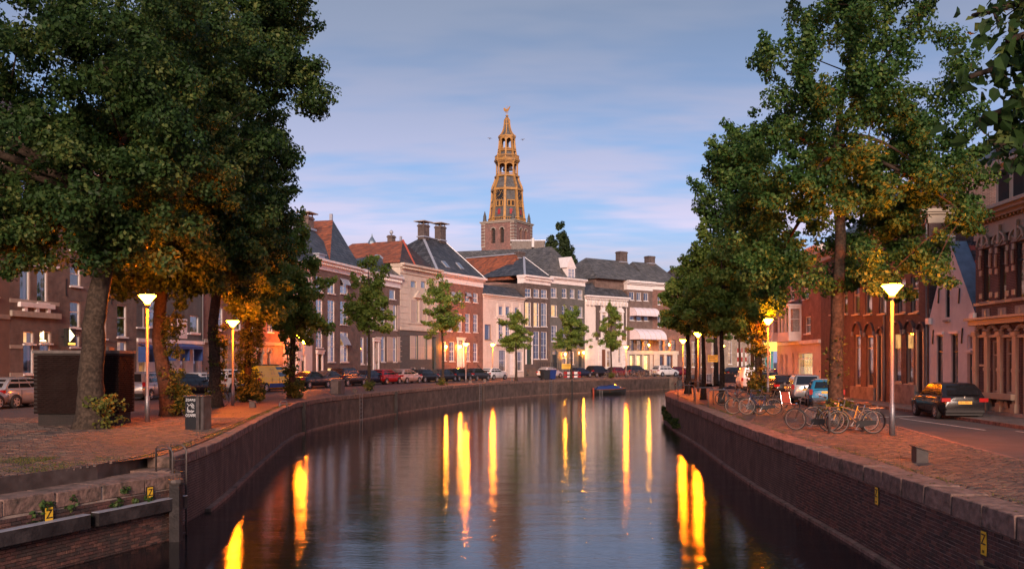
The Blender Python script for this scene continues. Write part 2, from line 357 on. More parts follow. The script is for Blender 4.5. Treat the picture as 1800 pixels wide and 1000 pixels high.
def glassmat(name, tint=(.02,.024,.03), mixv=.42):
    m = bpy.data.materials.new(name); m.use_nodes = True; t = m.node_tree; t.nodes.clear()
    o = N(t, 'ShaderNodeOutputMaterial'); g = N(t, 'ShaderNodeBsdfGlossy'); g.inputs['Roughness'].default_value = .03; g.inputs['Color'].default_value = (.9,.93,1,1)
    tr = N(t, 'ShaderNodeBsdfTransparent'); tr.inputs[0].default_value = (.93,.94,.95,1)
    tcn = N(t, 'ShaderNodeTexCoord'); nz_ = N(t, 'ShaderNodeTexNoise'); nz_.inputs['Scale'].default_value = .8; L(t, tcn.outputs['Object'], nz_.inputs['Vector'])
    bp = N(t, 'ShaderNodeBump'); bp.inputs['Strength'].default_value = .12; bp.inputs['Distance'].default_value = .05; L(t, nz_.outputs[0], bp.inputs['Height']); L(t, bp.outputs[0], g.inputs['Normal'])
    lw_ = N(t, 'ShaderNodeLayerWeight'); lw_.inputs[0].default_value = .5
    fr = N(t, 'ShaderNodeMath', operation='POWER'); L(t, lw_.outputs['Facing'], fr.inputs[0]); fr.inputs[1].default_value = 3.0
    ad_ = N(t, 'ShaderNodeMath', operation='ADD'); ad_.use_clamp = True; L(t, fr.outputs[0], ad_.inputs[0]); ad_.inputs[1].default_value = mixv - .3
    mx = N(t, 'ShaderNodeMixShader'); L(t, ad_.outputs[0], mx.inputs[0]); L(t, tr.outputs[0], mx.inputs[1]); L(t, g.outputs[0], mx.inputs[2])
    L(t, mx.outputs[0], o.inputs[0]); return m
M['glass'] = glassmat('window glass')
M['carglass'] = mat('dark car glass', (.012,.014,.017), .06, var=.1, spec=.8)

def paint(name, c, metal=.0):
    return mat(name, c, .2, metal=metal, var=.04, spec=.45)

def leafmat(name, c1, c2, c3, trans=.35):
    """leaf colour varies leaf by leaf (attribute tint) and clump by clump (noise)"""
    m = bpy.data.materials.new(name); m.use_nodes = True; t = m.node_tree; t.nodes.clear()
    o = N(t, 'ShaderNodeOutputMaterial')
    at = N(t, 'ShaderNodeAttribute'); at.attribute_name = 'tint'
    r_ = N(t, 'ShaderNodeValToRGB'); L(t, at.outputs['Fac'], r_.inputs[0])
    r_.color_ramp.elements[0].color = (*c1, 1); r_.color_ramp.elements[1].color = (*c3, 1)
    e = r_.color_ramp.elements.new(.6); e.color = (*c2, 1)
    b = N(t, 'ShaderNodeBsdfPrincipled'); b.inputs['Roughness'].default_value = .5; b.inputs['Specular IOR Level'].default_value = .18; L(t, r_.outputs[0], b.inputs['Base Color'])
    tl = N(t, 'ShaderNodeBsdfTranslucent')
    hs = N(t, 'ShaderNodeHueSaturation'); hs.inputs['Value'].default_value = 1.5; hs.inputs['Hue'].default_value = .485; L(t, r_.outputs[0], hs.inputs['Color']); L(t, hs.outputs[0], tl.inputs[0])
    mx = N(t, 'ShaderNodeMixShader'); mx.inputs[0].default_value = trans; L(t, b.outputs[0], mx.inputs[1]); L(t, tl.outputs[0], mx.inputs[2]); L(t, mx.outputs[0], o.inputs[0])
    return m
M['leaf'] = leafmat('linden leaves', (.022,.060,.014), (.052,.120,.028), (.15,.21,.05))
M['leaf_dark'] = leafmat('dark linden leaves', (.015,.040,.011), (.042,.086,.022), (.14,.17,.045))
M['leaf_light'] = leafmat('fresh young leaves', (.08,.14,.025), (.16,.24,.045), (.30,.34,.075))
M['ivy'] = leafmat('ivy leaves', (.045,.065,.015), (.10,.12,.025), (.20,.18,.04))
M['poplar'] = leafmat('poplar leaves', (.018,.035,.014), (.035,.058,.022), (.06,.08,.03), .2)
M['bark'] = mat('furrowed bark', (.060,.043,.032), .95, spec=.1, var=.5, scale=11, bump=1.0, bscale=9, stain=(.03,.024,.02), stscale=5)

# ================================================================ GROUND, WATER, QUAYS
ZW = -1.75
def watermat():
    m = bpy.data.materials.new('canal water'); m.use_nodes = True; t = m.node_tree; bs = t.nodes['Principled BSDF']
    bs.inputs['Base Color'].default_value = (.006, .006, .008, 1); bs.inputs['Roughness'].default_value = .045; bs.inputs['IOR'].default_value = 1.6
    tcn = N(t, 'ShaderNodeTexCoord')
    def wave(sx, sy, sc_, det, dist, st, prev=None):
        mp_ = N(t, 'ShaderNodeMapping'); mp_.inputs['Scale'].default_value = (sx, sy, 1); L(t, tcn.outputs['Object'], mp_.inputs[0])
        n_ = N(t, 'ShaderNodeTexNoise'); n_.inputs['Scale'].default_value = sc_; n_.inputs['Detail'].default_value = det; L(t, mp_.outputs[0], n_.inputs['Vector'])
        b_ = N(t, 'ShaderNodeBump'); b_.inputs['Strength'].default_value = st; b_.inputs['Distance'].default_value = dist; L(t, n_.outputs[0], b_.inputs['Height'])
        if prev: L(t, prev.outputs[0], b_.inputs['Normal'])
        return b_
    a = wave(.5, 1.5, .45, 3, .07, .30)
    b = wave(1.0, 3.0, 4.5, 4, .010, .42, a)
    L(t, b.outputs[0], bs.inputs['Normal']); return m
M['water'] = watermat()
wb = MB(); wb.add([(-60,-60,ZW),(700,-60,ZW),(700,700,ZW),(-60,700,ZW)], [(0,1,2,3)])
tag(wb.build('canal_water', M['water']), kind='structure')
wb = MB(); wb.add([(-900,-300,-2.6),(1200,-300,-2.6),(1200,2400,-2.6),(-900,2400,-2.6)], [(0,1,2,3)])
tag(wb.build('canal_bed', M['joint']), kind='structure')

LQ = [(-16.5,-2),(-13.2,6.0),(-10.9,12.2),(-9.2,16.4),(-7.5,20.6)]                         # low near stretch, up to its corner
LQ2 = [(-7.95,21.3),(-8.1,24),(-8.5,27),(-9.3,32),(-10.2,38),(-11.1,44),(-11.6,48.5),(-11.6,53),(-11.1,58),(-10.3,62),(-8.0,74),(-6.0,82),(-3.6,92),(-.6,100),(3.1,108),(6.9,113.2),(11.3,118),(16.8,125),(23,133)]
RQ = [(8.6,-30),(7.6,2),(7.25,8),(7.2,12.9),(7.3,16),(7.5,20.2),(7.6,24.3),(7.75,28.6),(8.2,35),(8.8,42),(9.3,50),(10.0,58.7),(10.8,64),(12.0,69),(13.3,72.5),(16,78),(20,83.5),(26,88),(40,95),(90,120)]

def poly_sheet(name, pts, z, m, kind='structure', label=None):
    bm = bmesh.new(); vs = [bm.verts.new((x, y, z)) for x, y in pts]; f = bm.faces.new(vs)
    if f.normal.z < 0: f.normal_flip()
    bmesh.ops.triangulate(bm, faces=bm.faces[:])
    for f in bm.faces:
        if f.normal.z < 0: f.normal_flip()
    me = bpy.data.meshes.new(name); bm.to_mesh(me); bm.free(); me.materials.append(m)
    return tag(link(name, me), kind=kind)

def cobblemat(name, c1, c2, mort, bw, bh, rot=0.0):
    m = bpy.data.materials.new(name); m.use_nodes = True; t = m.node_tree; bs = t.nodes['Principled BSDF']; bs.inputs['Roughness'].default_value = .62
    tcn = N(t, 'ShaderNodeTexCoord'); mp_ = N(t, 'ShaderNodeMapping'); mp_.inputs['Rotation'].default_value = (0, 0, rot); L(t, tcn.outputs['Object'], mp_.inputs[0])
    nd = N(t, 'ShaderNodeTexNoise'); nd.inputs['Scale'].default_value = 1.2; L(t, tcn.outputs['Object'], nd.inputs['Vector'])
    ma = N(t, 'ShaderNodeVectorMath', operation='SCALE'); ma.inputs['Scale'].default_value = .25; L(t, nd.outputs['Color'], ma.inputs[0])
    mb = N(t, 'ShaderNodeVectorMath', operation='ADD'); L(t, mp_.outputs[0], mb.inputs[0]); L(t, ma.outputs[0], mb.inputs[1])
    br = N(t, 'ShaderNodeTexBrick'); br.inputs['Scale'].default_value = 1; br.inputs['Brick Width'].default_value = bw; br.inputs['Row Height'].default_value = bh
    br.inputs['Mortar Size'].default_value = .014; br.inputs['Mortar Smooth'].default_value = .5
    br.inputs['Color1'].default_value = (*c1, 1); br.inputs['Color2'].default_value = (*c2, 1); br.inputs['Mortar'].default_value = (*mort, 1)
    L(t, mb.outputs[0], br.inputs['Vector'])
    n2 = N(t, 'ShaderNodeTexNoise'); n2.inputs['Scale'].default_value = .7; n2.inputs['Detail'].default_value = 9; n2.inputs['Roughness'].default_value = .7; L(t, tcn.outputs['Object'], n2.inputs['Vector'])
    mr = N(t, 'ShaderNodeMapRange'); mr.inputs[1].default_value = .3; mr.inputs[2].default_value = .7; mr.inputs[3].default_value = .5; mr.inputs[4].default_value = 1.35; L(t, n2.outputs[0], mr.inputs[0])
    hs = N(t, 'ShaderNodeHueSaturation'); L(t, mr.outputs[0], hs.inputs['Value']); L(t, br.outputs[0], hs.inputs['Color']); L(t, hs.outputs[0], bs.inputs['Base Color'])
    bp = N(t, 'ShaderNodeBump'); bp.inputs['Strength'].default_value = .8; bp.inputs['Distance'].default_value = .03; bp.invert = True; L(t, br.outputs['Fac'], bp.inputs['Height'])
    b2_ = N(t, 'ShaderNodeBump'); b2_.inputs['Strength'].default_value = .4; b2_.inputs['Distance'].default_value = .06; L(t, n2.outputs[0], b2_.inputs['Height']); L(t, bp.outputs[0], b2_.inputs['Normal'])
    L(t, b2_.outputs[0], bs.inputs['Normal']); return m
M['cobble'] = cobblemat('clinker paving', (.125,.072,.053), (.08,.052,.042), (.028,.022,.018), .22, .11, R(12))
M['street'] = cobblemat('street clinkers', (.12,.088,.082), (.085,.066,.064), (.05,.042,.04), .24, .12, R(-30))
M['sidewalk'] = cobblemat('sidewalk slabs', (.17,.15,.145), (.13,.115,.11), (.06,.05,.05), .3, .3, 0)

# frontage lines
def yl(px):       # depth of the left bank's facades behind each photo column
    T = [(-260,37),(-120,43),(60,50),(230,58),(360,68),(520,84),(690,106),(845,126),(1000,144),(1170,158),(1300,166),(1420,172)]
    for (a, ya), (b, yb) in zip(T, T[1:]):
        if a <= px <= b: return ya + (yb-ya)*(px-a)/(b-a)
    return T[-1][1]
def yr(px):
    k = (px-CX)/F; return 18.86/(k-.04)

# the left bank: one sheet as far as the horizon, its edge on the quay
lq_in = [(x-.9, y+.3) for x, y in LQ] + [(x-.35*(1 if y < 60 else .8), y+.25) for x, y in LQ2]
outer = [(30,139),(45,148),(80,165),(400,330),(900,900),(900,2300),(-900,2300),(-900,-200),(-17.4,-200)]
poly_sheet('ground_left_bank', lq_in + outer, -.004, M['cobble'])
# the street in front of the houses
fr = [( -22.5,30),(-22.3,44),(-21.4,52),(-20.2,62),(-17.6,74),(-14.2,86),(-9.5,99),(-4,111),(3,121),(11,130.5),(20,138),(30,143)]
fr2 = [(x-2.6 if y < 90 else x-3.2, y+ (1 if y < 90 else 4)) for x, y in fr]
inn = [(-16.3,30),(-16.2,44),(-15.7,52),(-14.9,62),(-12.8,74),(-9.6,86),(-5.6,96.5),(.2,107.5),(6.2,116),(13,124.5),(21,133),(30,139.5)]
poly_sheet('left_street', inn + fr2[::-1], .002, M['street'])
# right bank: road at -0.10, quay pavement and house pavement raised to 0
rq_in = [(x+.30, y) for x, y in RQ]
poly_sheet('ground_right_bank', rq_in + [(500,330),(900,500),(900,-200),(9,-200)], -.12, M['asphalt'])
kerb = [(11.2,-30),(11.1,4),(11.2,12),(11.4,20.5),(12.1,25),(13.0,30.3),(13.6,36),(13.9,44),(14.3,52),(14.9,62),(15.8,72),(18.2,79),(23,84.5),(30,88)]
pave_r = [p for p in rq_in if p[1] < 89] + kerb[::-1]
poly_sheet('quay_pavement', pave_r, -.004, M['cobble'])
def hpt(X, Y, o): return (X, Y, o)
sw = [(17.6,-30),(17.5,20),(17.6,31),(18.1,38),(18.5,44.5),(19.0,56),(19.8,75),(20.8,95)]
poly_sheet('house_pavement', sw + [(26,95),(25,60),(26,20),(26,-30)], .002, M['sidewalk'])

def kerb_run(pts, name, label, wd=.16, z0=-.13, z1=.012, step=1.0, group=None):
    root = thing(name, label, 'kerb', (pts[0][0], pts[0][1], 0))
    root['kind'] = 'structure'
    i = 0
    for (xa, ya), (xb, yb) in zip(pts, pts[1:]):
        d = math.hypot(xb-xa, yb-ya); n = max(1, round(d/step))
        for k in range(n):
            a = Vector((xa+(xb-xa)*k/n, ya+(yb-ya)*k/n, (z0+z1)/2)); b = Vector((xa+(xb-xa)*(k+1)/n, ya+(yb-ya)*(k+1)/n, (z0+z1)/2))
            d_ = (b-a).normalized()*.006
            MB().obox(a+d_-root.location, b-d_-root.location, wd, z1-z0).build('kerb_stone', M['coping'], root); i += 1
    return root
kerb_run(kerb[1:9], 'kerb_edging', None)
kerb_run(sw[1:6], 'kerb_edging', None)

# road markings on the asphalt
mk = MB()
for (a, b) in [((16.0,37.5),(16.1,31.0)), ((16.9,30.5),(17.0,24.5)), ((15.3,38.2),(17.3,39.0))]:
    mk.obox((a[0],a[1],-.114),(b[0],b[1],-.114),.11,.004)
tag(mk.build('road_markings', M['paint_line']), kind='structure')

# ---- quay walls
def wall_strip(pts, z0, z1, m, name, parent, off=0.0):
    """a thick wall following pts; uv in metres along the run"""
    P = [Vector((x, y, 0)) for x, y in pts]; s = [0.0]
    for a, b in zip(P, P[1:]): s.append(s[-1] + (b-a).length)
    me = bpy.data.meshes.new(name); vs = []; fs = []; uvs = []
    for i, p in enumerate(P):
        d = (P[min(i+1,len(P)-1)] - P[max(i-1,0)]).normalized(); n = Vector((d.y, -d.x, 0)) * off
        vs += [p+n+Vector((0,0,z0)), p+n+Vector((0,0,z1))]
    for i in range(len(P)-1):
        fs.append((2*i, 2*i+2, 2*i+3, 2*i+1)); uvs += [s[i], z0, s[i+1], z0, s[i+1], z1, s[i], z1]
    me.from_pydata([tuple(v) for v in vs], [], fs); ul = me.uv_layers.new(name='UVMap'); ul.data.foreach_set('uv', uvs); me.materials.append(m); me.update()
    return link(name, me, parent)
def jitter_box(mb, c, d, ln, wd, ht, r=.012, m=0):
    """stone: centre c, unit direction d (xy), length, width, height, corners shaken"""
    n = Vector((-d.y, d.x, 0)); vs = []
    for sz in (-1, 1):
        for sx, sy in ((-1,-1),(1,-1),(1,1),(-1,1)):
            vs.append(c + d*(sx*ln/2 + random.uniform(-r,r)) + n*(sy*wd/2 + random.uniform(-r,r)) + Vector((0,0,sz*ht/2 + random.uniform(-r,r)*.6)))
    mb.add(vs, [(0,3,2,1),(4,5,6,7),(0,1,5,4),(1,2,6,5),(2,3,7,6),(3,0,4,7)], m)
def coping_run(pts, root, ztop, ht, wd, step, inward, y_stop=1e9, over=.05):
    """single coping stones on top of the wall; beyond y_stop they stay joined"""
    rest = MB()
    for (xa, ya), (xb, yb) in zip(pts, pts[1:]):
        d = Vector((xb-xa, yb-ya, 0)); ln = d.length; d.normalize(); n = max(1, round(ln/step)); nrm = Vector((-d.y, d.x, 0)) * inward
        for k in range(n):
            c = Vector((xa, ya, 0)) + d*(ln*(k+.5)/n) + nrm*(wd/2-over) + Vector((0,0,ztop-ht/2+random.uniform(-.008,.008)))
            if c.y < y_stop:
                mb = MB(); jitter_box(mb, c, d, ln/n-.03, wd, ht, .022)
                o = mb.build('coping_stone', M['coping'], root)
                bv = o.modifiers.new('edge', 'BEVEL'); bv.width = .015; bv.segments = 1
            else: jitter_box(rest, c, d, ln/n-.012, wd, ht)
    if rest.v: tag(rest.build('coping_stones', M['coping'], root), kind='stuff')
def brick_run(a, b, z0, z1, root, out, limit=300, bl=.21, bh=.056, j=.012, near_first=True):
    """every brick of a straight stretch: those nearest the camera single, the rest joined"""
    A = Vector((*a, 0)); B = Vector((*b, 0)); d = (B-A); ln = d.length; d.normalize(); nrm = Vector((-d.y, d.x, 0))*out
    cells = []
    rows = int((z1-z0)/(bh+j))
    for r in range(rows):
        z = z1 - (r+.5)*(bh+j); u = -(r % 2)*.5*(bl+j)
        while u < ln:
            u0 = max(u, 0); u1 = min(u+bl, ln)
            if u1-u0 > .05: cells.append(((u0+u1)/2, z, u1-u0))
            u += bl+j
    cells.sort(key=lambda c: (A+d*c[0]).length)
    rest = MB(); protos = {}
    ang = math.atan2(d.y, d.x)
    for i, (u, z, l) in enumerate(cells):
        c = A + d*u + nrm*(-.03+random.uniform(0,.012)) + Vector((0,0,z)); mi = random.choices(range(4), (3,4,1.4,2))[0]
        if i < limit and z > ZW:
            key = (round(l, 2), mi)
            if key not in protos:
                mb = MB(); jitter_box(mb, Vector((0,0,0)), Vector((1,0,0)), l, .1, bh, .003); protos[key] = mb.mesh('brick', M['qb%d' % mi])
            link('brick', protos[key], root, c, (0, 0, ang + random.uniform(-.01,.01)))
        else:
            jitter_box(rest, c, d, l, .1, bh, .003, mi)
    tag(rest.build('bricks', [M['qb%d' % k] for k in range(4)], root), kind='stuff')

# left quay
lw = thing('quay_wall', 'low brick quay wall at bottom left with steel strip above its coping', 'quay wall', (0,0,0))
wall_strip([(x+.015, y-.006) for x, y in LQ], -2.6, -.35, M['mortar'], 'wall_core', lw)
brick_run((-12.6,7.5), LQ[4], -1.95, -.63, lw, -1)
coping_run([(-12.0,9.2)]+LQ[2:], lw, -.30, .30, 1.0, 1.15, 1)
# the steel upstand that holds the pavement
up = [(-17.3,-2),(-14.2,6.2),(-11.9,12.6),(-10.05,16.3),(-8.85,19.4),(-8.65,21.5),(-8.8,24),(-9.2,28),(-9.9,32.5),(-10.7,38),(-11.5,44),(-11.95,48.5)]
for k, (a, b) in enumerate(zip(up, up[1:])):
    h0 = -.33; MB().obox((a[0],a[1],(h0+.02)/2),(b[0],b[1],(h0+.02)/2),.03,.02-h0).build('steel_plate', M['steel_dark'], lw)
coping_run([(-8.95,14.6),(-8.0,21.0)], lw, -.26, .0301, .1, 4, 1) if False else None
lw2 = thing('quay_wall', 'long curving brick quay wall along the left bank below the parked cars', 'quay wall', (0,0,0))
wall_strip(LQ2, -2.6, -.10, M['quay_far'], 'wall_face', lw2)
wall_strip([(-7.5,20.6),(-7.62,20.8),(-7.95,21.3)], -2.6, -.28, M['quay_far'], 'wall_face', lw2)
MB().box(-8.9,-7.9,20.75,21.7,-2.6,-.275).box(-8.6,-7.75,20.6,20.95,-2.6,-.29).build('corner_block', M['coping'], lw2)
coping_run(LQ2[:7], lw2, -.03, .24, .62, 1.0, 1)
coping_run(LQ2[6:], lw2, .02, .26, .5, 1.3, 1)
# a stone plinth ledge at the waterline
lb = MB()
for (a, b) in zip(LQ2[1:], LQ2[2:]):
    lb.obox((a[0]+.06,a[1],ZW+.02),(b[0]+.06,b[1],ZW+.02),.22,.14)
lb.build('waterline_ledge', M['coping'], lw2)
# end face at the far corner
lb = MB(); lb.box(23,24.2,133,160,-2.6,-.02); lb.build('end_wall', M['quay_far'], lw2)
# vertical timber posts and pipe niches seen on the far wall
for (x, y) in [(-11.62,50.5),(-8.9,69.3),(-3.0,93.5),(7.4,113.7)]:
    MB().box(x-.02,x+.22,y-.22,y+.02,-2.5,-.05).build('rubbing_post', M['timber'], lw2)

rw = thing('quay_wall', 'long brick quay wall of the right bank with mossy stone coping', 'quay wall', (0,0,0))
wall_strip([(x-.015, y) for x, y in RQ if y < 25], -2.6, -.25, M['mortar'], 'wall_core', rw)
wall_strip([(x+.003, y) for x, y in RQ if 23.9 < y], -2.6, -.28, M['quay_far'], 'wall_face', rw)
brick_run((7.235,10), (7.2,12.9), -1.95, -.34, rw, 1, 120)
brick_run((7.2,12.9), (7.3,16), -1.95, -.34, rw, 1, 180)
brick_run((7.3,16), (7.5,20.2), -1.95, -.34, rw, 1, 0)
brick_run((7.5,20.2), (7.6,24.3), -1.95, -.34, rw, 1, 0)
coping_run([p for p in RQ if 7 < p[1] < 89], rw, .02, .34, .62, 1.0, -1)
coping_run([p for p in RQ if 87 < p[1] < 121], rw, .02, .34, .62, 2.0, -1, 0)
lb = MB()
for (a, b) in zip(RQ[3:], RQ[4:]):
    if b[1] < 90: lb.obox((a[0]-.07,a[1],ZW+.01),(b[0]-.07,b[1],ZW+.01),.2,.12)
lb.build('waterline_ledge', M['coping'], rw)

# ---- loose pavers near the camera, laid one by one
def pavers(root, inside, x0, x1, y0, y1, rot, single, bl=.205, bw=.10, z=.004):
    c, s = math.cos(rot), math.sin(rot); cells = []
    nx = int((x1-x0)*1.6/bl); ny = int((y1-y0)*1.3/bw); cx_, cy_ = (x0+x1)/2, (y0+y1)/2
    for j in range(-ny//2-4, ny//2+4):
        for i in range(-nx//2-4, nx//2+4):
            u = (i + (.5 if j % 2 else 0))*(bl+.009); v = j*(bw+.009)
            x = cx_ + u*c - v*s; y = cy_ + u*s + v*c
            if x0 < x < x1 and y0 < y < y1 and inside(x, y): cells.append((x, y))
    cells.sort(key=lambda p: p[0]**2 + p[1]**2)
    protos = []
    for k in range(8):
        mb = MB(); mb.frus(0, 0, -.03, .0, bl/2, bw/2, bl/2-.004, bw/2-.004); protos.append(mb.mesh('paving_brick', M['pv%d' % (k % 4)]))
    # single ones: those inside the frame, nearest first
    vis = [p for p in cells if abs(p[0]/p[1]) < .5625 and (HY + F*CH/p[1]) < 1000]
    sset = set(vis[:single])
    dv = np.array([(-bl/2,-bw/2,-.03),(bl/2,-bw/2,-.03),(bl/2,bw/2,-.03),(-bl/2,bw/2,-.03),(-bl/2+.005,-bw/2+.005,0),(bl/2-.005,-bw/2+.005,0),(bl/2-.005,bw/2-.005,0),(-bl/2+.005,bw/2-.005,0)])
    V = []; Fc = []; Mi = []
    for p in cells:
        a = rot + random.uniform(-.04,.04); zz = z + random.uniform(0,.012) + .012*math.sin(p[0]*1.9)*math.sin(p[1]*1.3)
        if p in sset: link('paving_brick', random.choice(protos), root, (p[0], p[1], zz), (random.uniform(-.03,.03), random.uniform(-.02,.02), a)); continue
        ca, sa = math.cos(a), math.sin(a); b = len(V)
        tz = random.uniform(-.05,.05)
        for q in dv: V.append((p[0]+q[0]*ca-q[1]*sa, p[1]+q[0]*sa+q[1]*ca, zz+q[2]+tz*q[1]))
        Fc += [(b+4,b+5,b+6,b+7),(b,b+1,b+5,b+4),(b+1,b+2,b+6,b+5),(b+2,b+3,b+7,b+6),(b+3,b,b+4,b+7)]; mi = random.choices(range(4),(3,3,1.2,1.5))[0]; Mi += [mi]*5
    me = bpy.data.meshes.new('paving_bricks'); me.from_pydata(V, [], Fc)
    for k in range(4): me.materials.append(M['pv%d' % k])
    me.polygons.foreach_set('material_index', Mi); me.update()
    tag(link('paving_bricks', me, root), kind='stuff')
def interp(pts, y):
    for (xa, ya), (xb, yb) in zip(pts, pts[1:]):
        if ya <= y <= yb: return xa + (xb-xa)*(y-ya)/(yb-ya)
    return pts[-1][0]
pr = bpy.data.objects['quay_pavement']; pl_ = bpy.data.objects['ground_left_bank']
pavers(pr, lambda x, y: interp(RQ, y)+.62 < x < interp(kerb, y)-.1, 7.5, 13.4, 11.5, 33, R(4), 300)
pavers(pl_, lambda x, y: x < interp(up, y)-.04 and x > -.62*y, -21, -8.3, 15, 36, R(14), 300, .21, .13)

# ================================================================ HOUSES
class House:
    """local axes: x along the front from A to B, y into the house, z up"""
    def __init__(h, name, label, cat, A, B, group=None):
        h.A = Vector((*A, 0)); h.B = Vector((*B, 0)); d = h.B-h.A; h.W = d.length; h.d = d.normalized()
        h.root = thing(name, label, cat, h.A, math.atan2(h.d.y, h.d.x), group)
    def u(h, px):       # where the photo column px meets the front, metres from A
        k = (px-CX)/F
        den = h.d.x - k*h.d.y
        return (k*h.A.y - h.A.x)/den
    def at(h, px, py, y):   # photo point on the plane y metres behind the front
        n = Vector((-h.d.y, h.d.x, 0)); o = h.A + n*y; k = (px-CX)/F
        u = (k*o.y - o.x)/(h.d.x - k*h.d.y); return u, ZH(py, o.y + h.d.y*u)
    def Y(h, px): return h.A.y + h.d.y*h.u(px)
    def z(h, px, py): return ZH(py, h.Y(px))
    def rect(h, x0, y0, x1, y1):
        u0, u1 = h.u(x0), h.u(x1); xm = (x0+x1)/2
        return (u0, u1, h.z(xm, y1), h.z(xm, y0))
WMESH = {}
def shared(key, fn):
    if key not in WMESH: WMESH[key] = fn()
    return WMESH[key]
def window(h, rc, fm='white', nx=2, ny=4, split=.5, back='void', fw=.07, depth=.16, sill=True, lintel=None, open_=False, shut=None, curtain=False, arch=False):
    u0, u1, z0, z1 = rc; W, H = round(u1-u0, 2), round(z1-z0, 2)
    if back == 'void' and not curtain and W > .6 and random.random() < .4: curtain = True
    def frame():
        m = MB(); y0, y1 = .0, .09
        m.box(0, fw, y0, y1, 0, H); m.box(W-fw, W, y0, y1, 0, H); m.box(fw, W-fw, y0, y1, 0, fw); m.box(fw, W-fw, y0, y1, H-fw, H)
        if ny > 1 and split: m.box(fw, W-fw, y0+.01, y1, H*split-.03, H*split+.03)
        return m.mesh('window', M[fm])
    def bars():
        m = MB(); bm_ = 'bar'
        for i in range(1, nx): m.box(W*i/nx-.012, W*i/nx+.012, .03, .065, fw, H-fw)
        for j in range(1, ny):
            zz = fw + (H-2*fw)*j/ny
            if split and abs(zz-H*split) < .12: continue
            m.box(fw, W-fw, .031, .064, zz-.011, zz+.011)
        return m.mesh('glazing_bar', M[fm if fm != 'cream' else 'cream'])
    wo = link('window', shared(('f', W, H, fm, ny > 1, split, fw), frame), h.root, (u0, depth-.09, z0))
    if nx > 1 or ny > 2: link('glazing_bar', shared(('b', W, H, fm, nx, ny, split, fw), bars), wo)
    def pane(a, b): return lambda: MB().box(fw-.005, W-fw+.005, .05, .056, a, b).mesh('pane', M['glass'])
    if split and ny > 1:
        link('pane', shared(('p1', W, H, fw, split), pane(fw-.005, H*split)), wo); link('pane', shared(('p2', W, H, fw, split), pane(H*split, H-fw+.005)), wo)
    else: link('pane', shared(('p', W, H, fw), pane(fw-.005, H-fw+.005)), wo)
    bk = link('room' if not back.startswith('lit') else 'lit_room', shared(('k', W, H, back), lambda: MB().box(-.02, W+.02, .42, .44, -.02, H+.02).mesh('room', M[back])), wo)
    if curtain:
        for s in (0, 1):
            def cur():
                m = MB(); n = 7; xa = fw if s == 0 else W*.68; xb = W*.32 if s == 0 else W-fw
                for k in range(n):
                    t0, t1 = xa+(xb-xa)*k/n, xa+(xb-xa)*(k+1)/n; ya = .16+.035*(k % 2); yb = .16+.035*((k+1) % 2)
                    m.add([(t0,ya,fw),(t1,yb,fw),(t1,yb,H-fw),(t0,ya,H-fw)], [(0,1,2,3)])
                return m.mesh('curtain', M['curtain'])
            link('curtain', shared(('c', W, H, s), cur), wo)
    if sill: link('sill', shared(('s', W, fm, depth), lambda: MB().box(-.06, W+.06, -.12-(depth-.09), .0, -.09, 0).mesh('sill', M[fm if fm in ('white','cream') else 'sandstone'])), wo)
    if open_:
        o = link('open_sash', shared(('o', W, H), lambda: MB().box(.05, W-.05, -.02, .02, 0, .05).box(.05, .1, -.02, .02, 0, H*.42).box(W-.1, W-.05, -.02, .02, 0, H*.42).box(.05, W-.05, -.02, .02, H*.42-.05, H*.42).box(.06, W-.06, -.004, .004, .02, H*.4).mesh('open_sash', M['lead'])), wo, (0, -.45, H*.56), (R(-28), 0, 0))
    return wo
def shutters(h, rc, fm='shutter'):
    """louvred shutters, folded open either side of a window"""
    u0, u1, z0, z1 = rc; W, H = round((u1-u0), 2), round(z1-z0, 2)
    def mk_():
        m = MB(); m.box(0, .06, -.05, 0, 0, H); m.box(W-.06, W, -.05, 0, 0, H); m.box(.06, W-.06, -.05, 0, 0, .08); m.box(.06, W-.06, -.05, 0, H-.08, H); m.box(.06, W-.06, -.05, 0, H/2-.04, H/2+.04)
        n = max(6, int(H/.14))
        for k in range(n):
            z = .08+(H-.16)*(k+.3)/n; m.add([(.06,-.045,z),(W-.06,-.045,z),(W-.06,-.012,z+(H-.16)/n*.9),(.06,-.012,z+(H-.16)/n*.9)], [(0,1,2,3)])
        return m.mesh('shutter', M[fm])
    link('shutter', shared(('sh', W, H, fm), mk_), h.root, (u0, -.01, z0))
def door(h, rc, dm='wood_dark', fm='white', light=.22, depth=.22, portal=True):
    u0, u1, z0, z1 = rc; W, H = u1-u0, z1-z0
    m = MB(); m.box(0, W, 0, .06, 0, H*(1-light)); d_ = m.build('door', M[dm], h.root, False, (u0, depth-.06, z0))
    p = MB()
    for a, b, c, e in ((.12,.46,.1,.42),(.54,.88,.1,.42),(.12,.46,.48,.92),(.54,.88,.48,.92)):
        p.box(W*a, W*b, -.02, 0, H*(1-light)*c, H*(1-light)*e)
    p.build('door_panel', M[dm], d_)
    MB().box(W*.86, W*.92, -.07, -.02, 1.0, 1.06).build('handle', M['chrome'], d_)
    if light: 
        MB().box(0.02, W-.02, .01, .02, H*(1-light)+.04, H-.04).build('fanlight', M['glass'], d_)
        MB().box(0, W, .3, .31, H*(1-light), H).build('room', M['lit_dim'], d_)
    if portal:
        m = MB(); m.box(-.22, -.0, -.12, .1, 0, H); m.box(W, W+.22, -.12, .1, 0, H); m.box(-.3, W+.3, -.2, .1, H, H+.28); m.box(-.36, W+.36, -.3, .1, H+.28, H+.38)
        m.build('door_surround', M[fm], h.root, False, (u0, 0, z0))
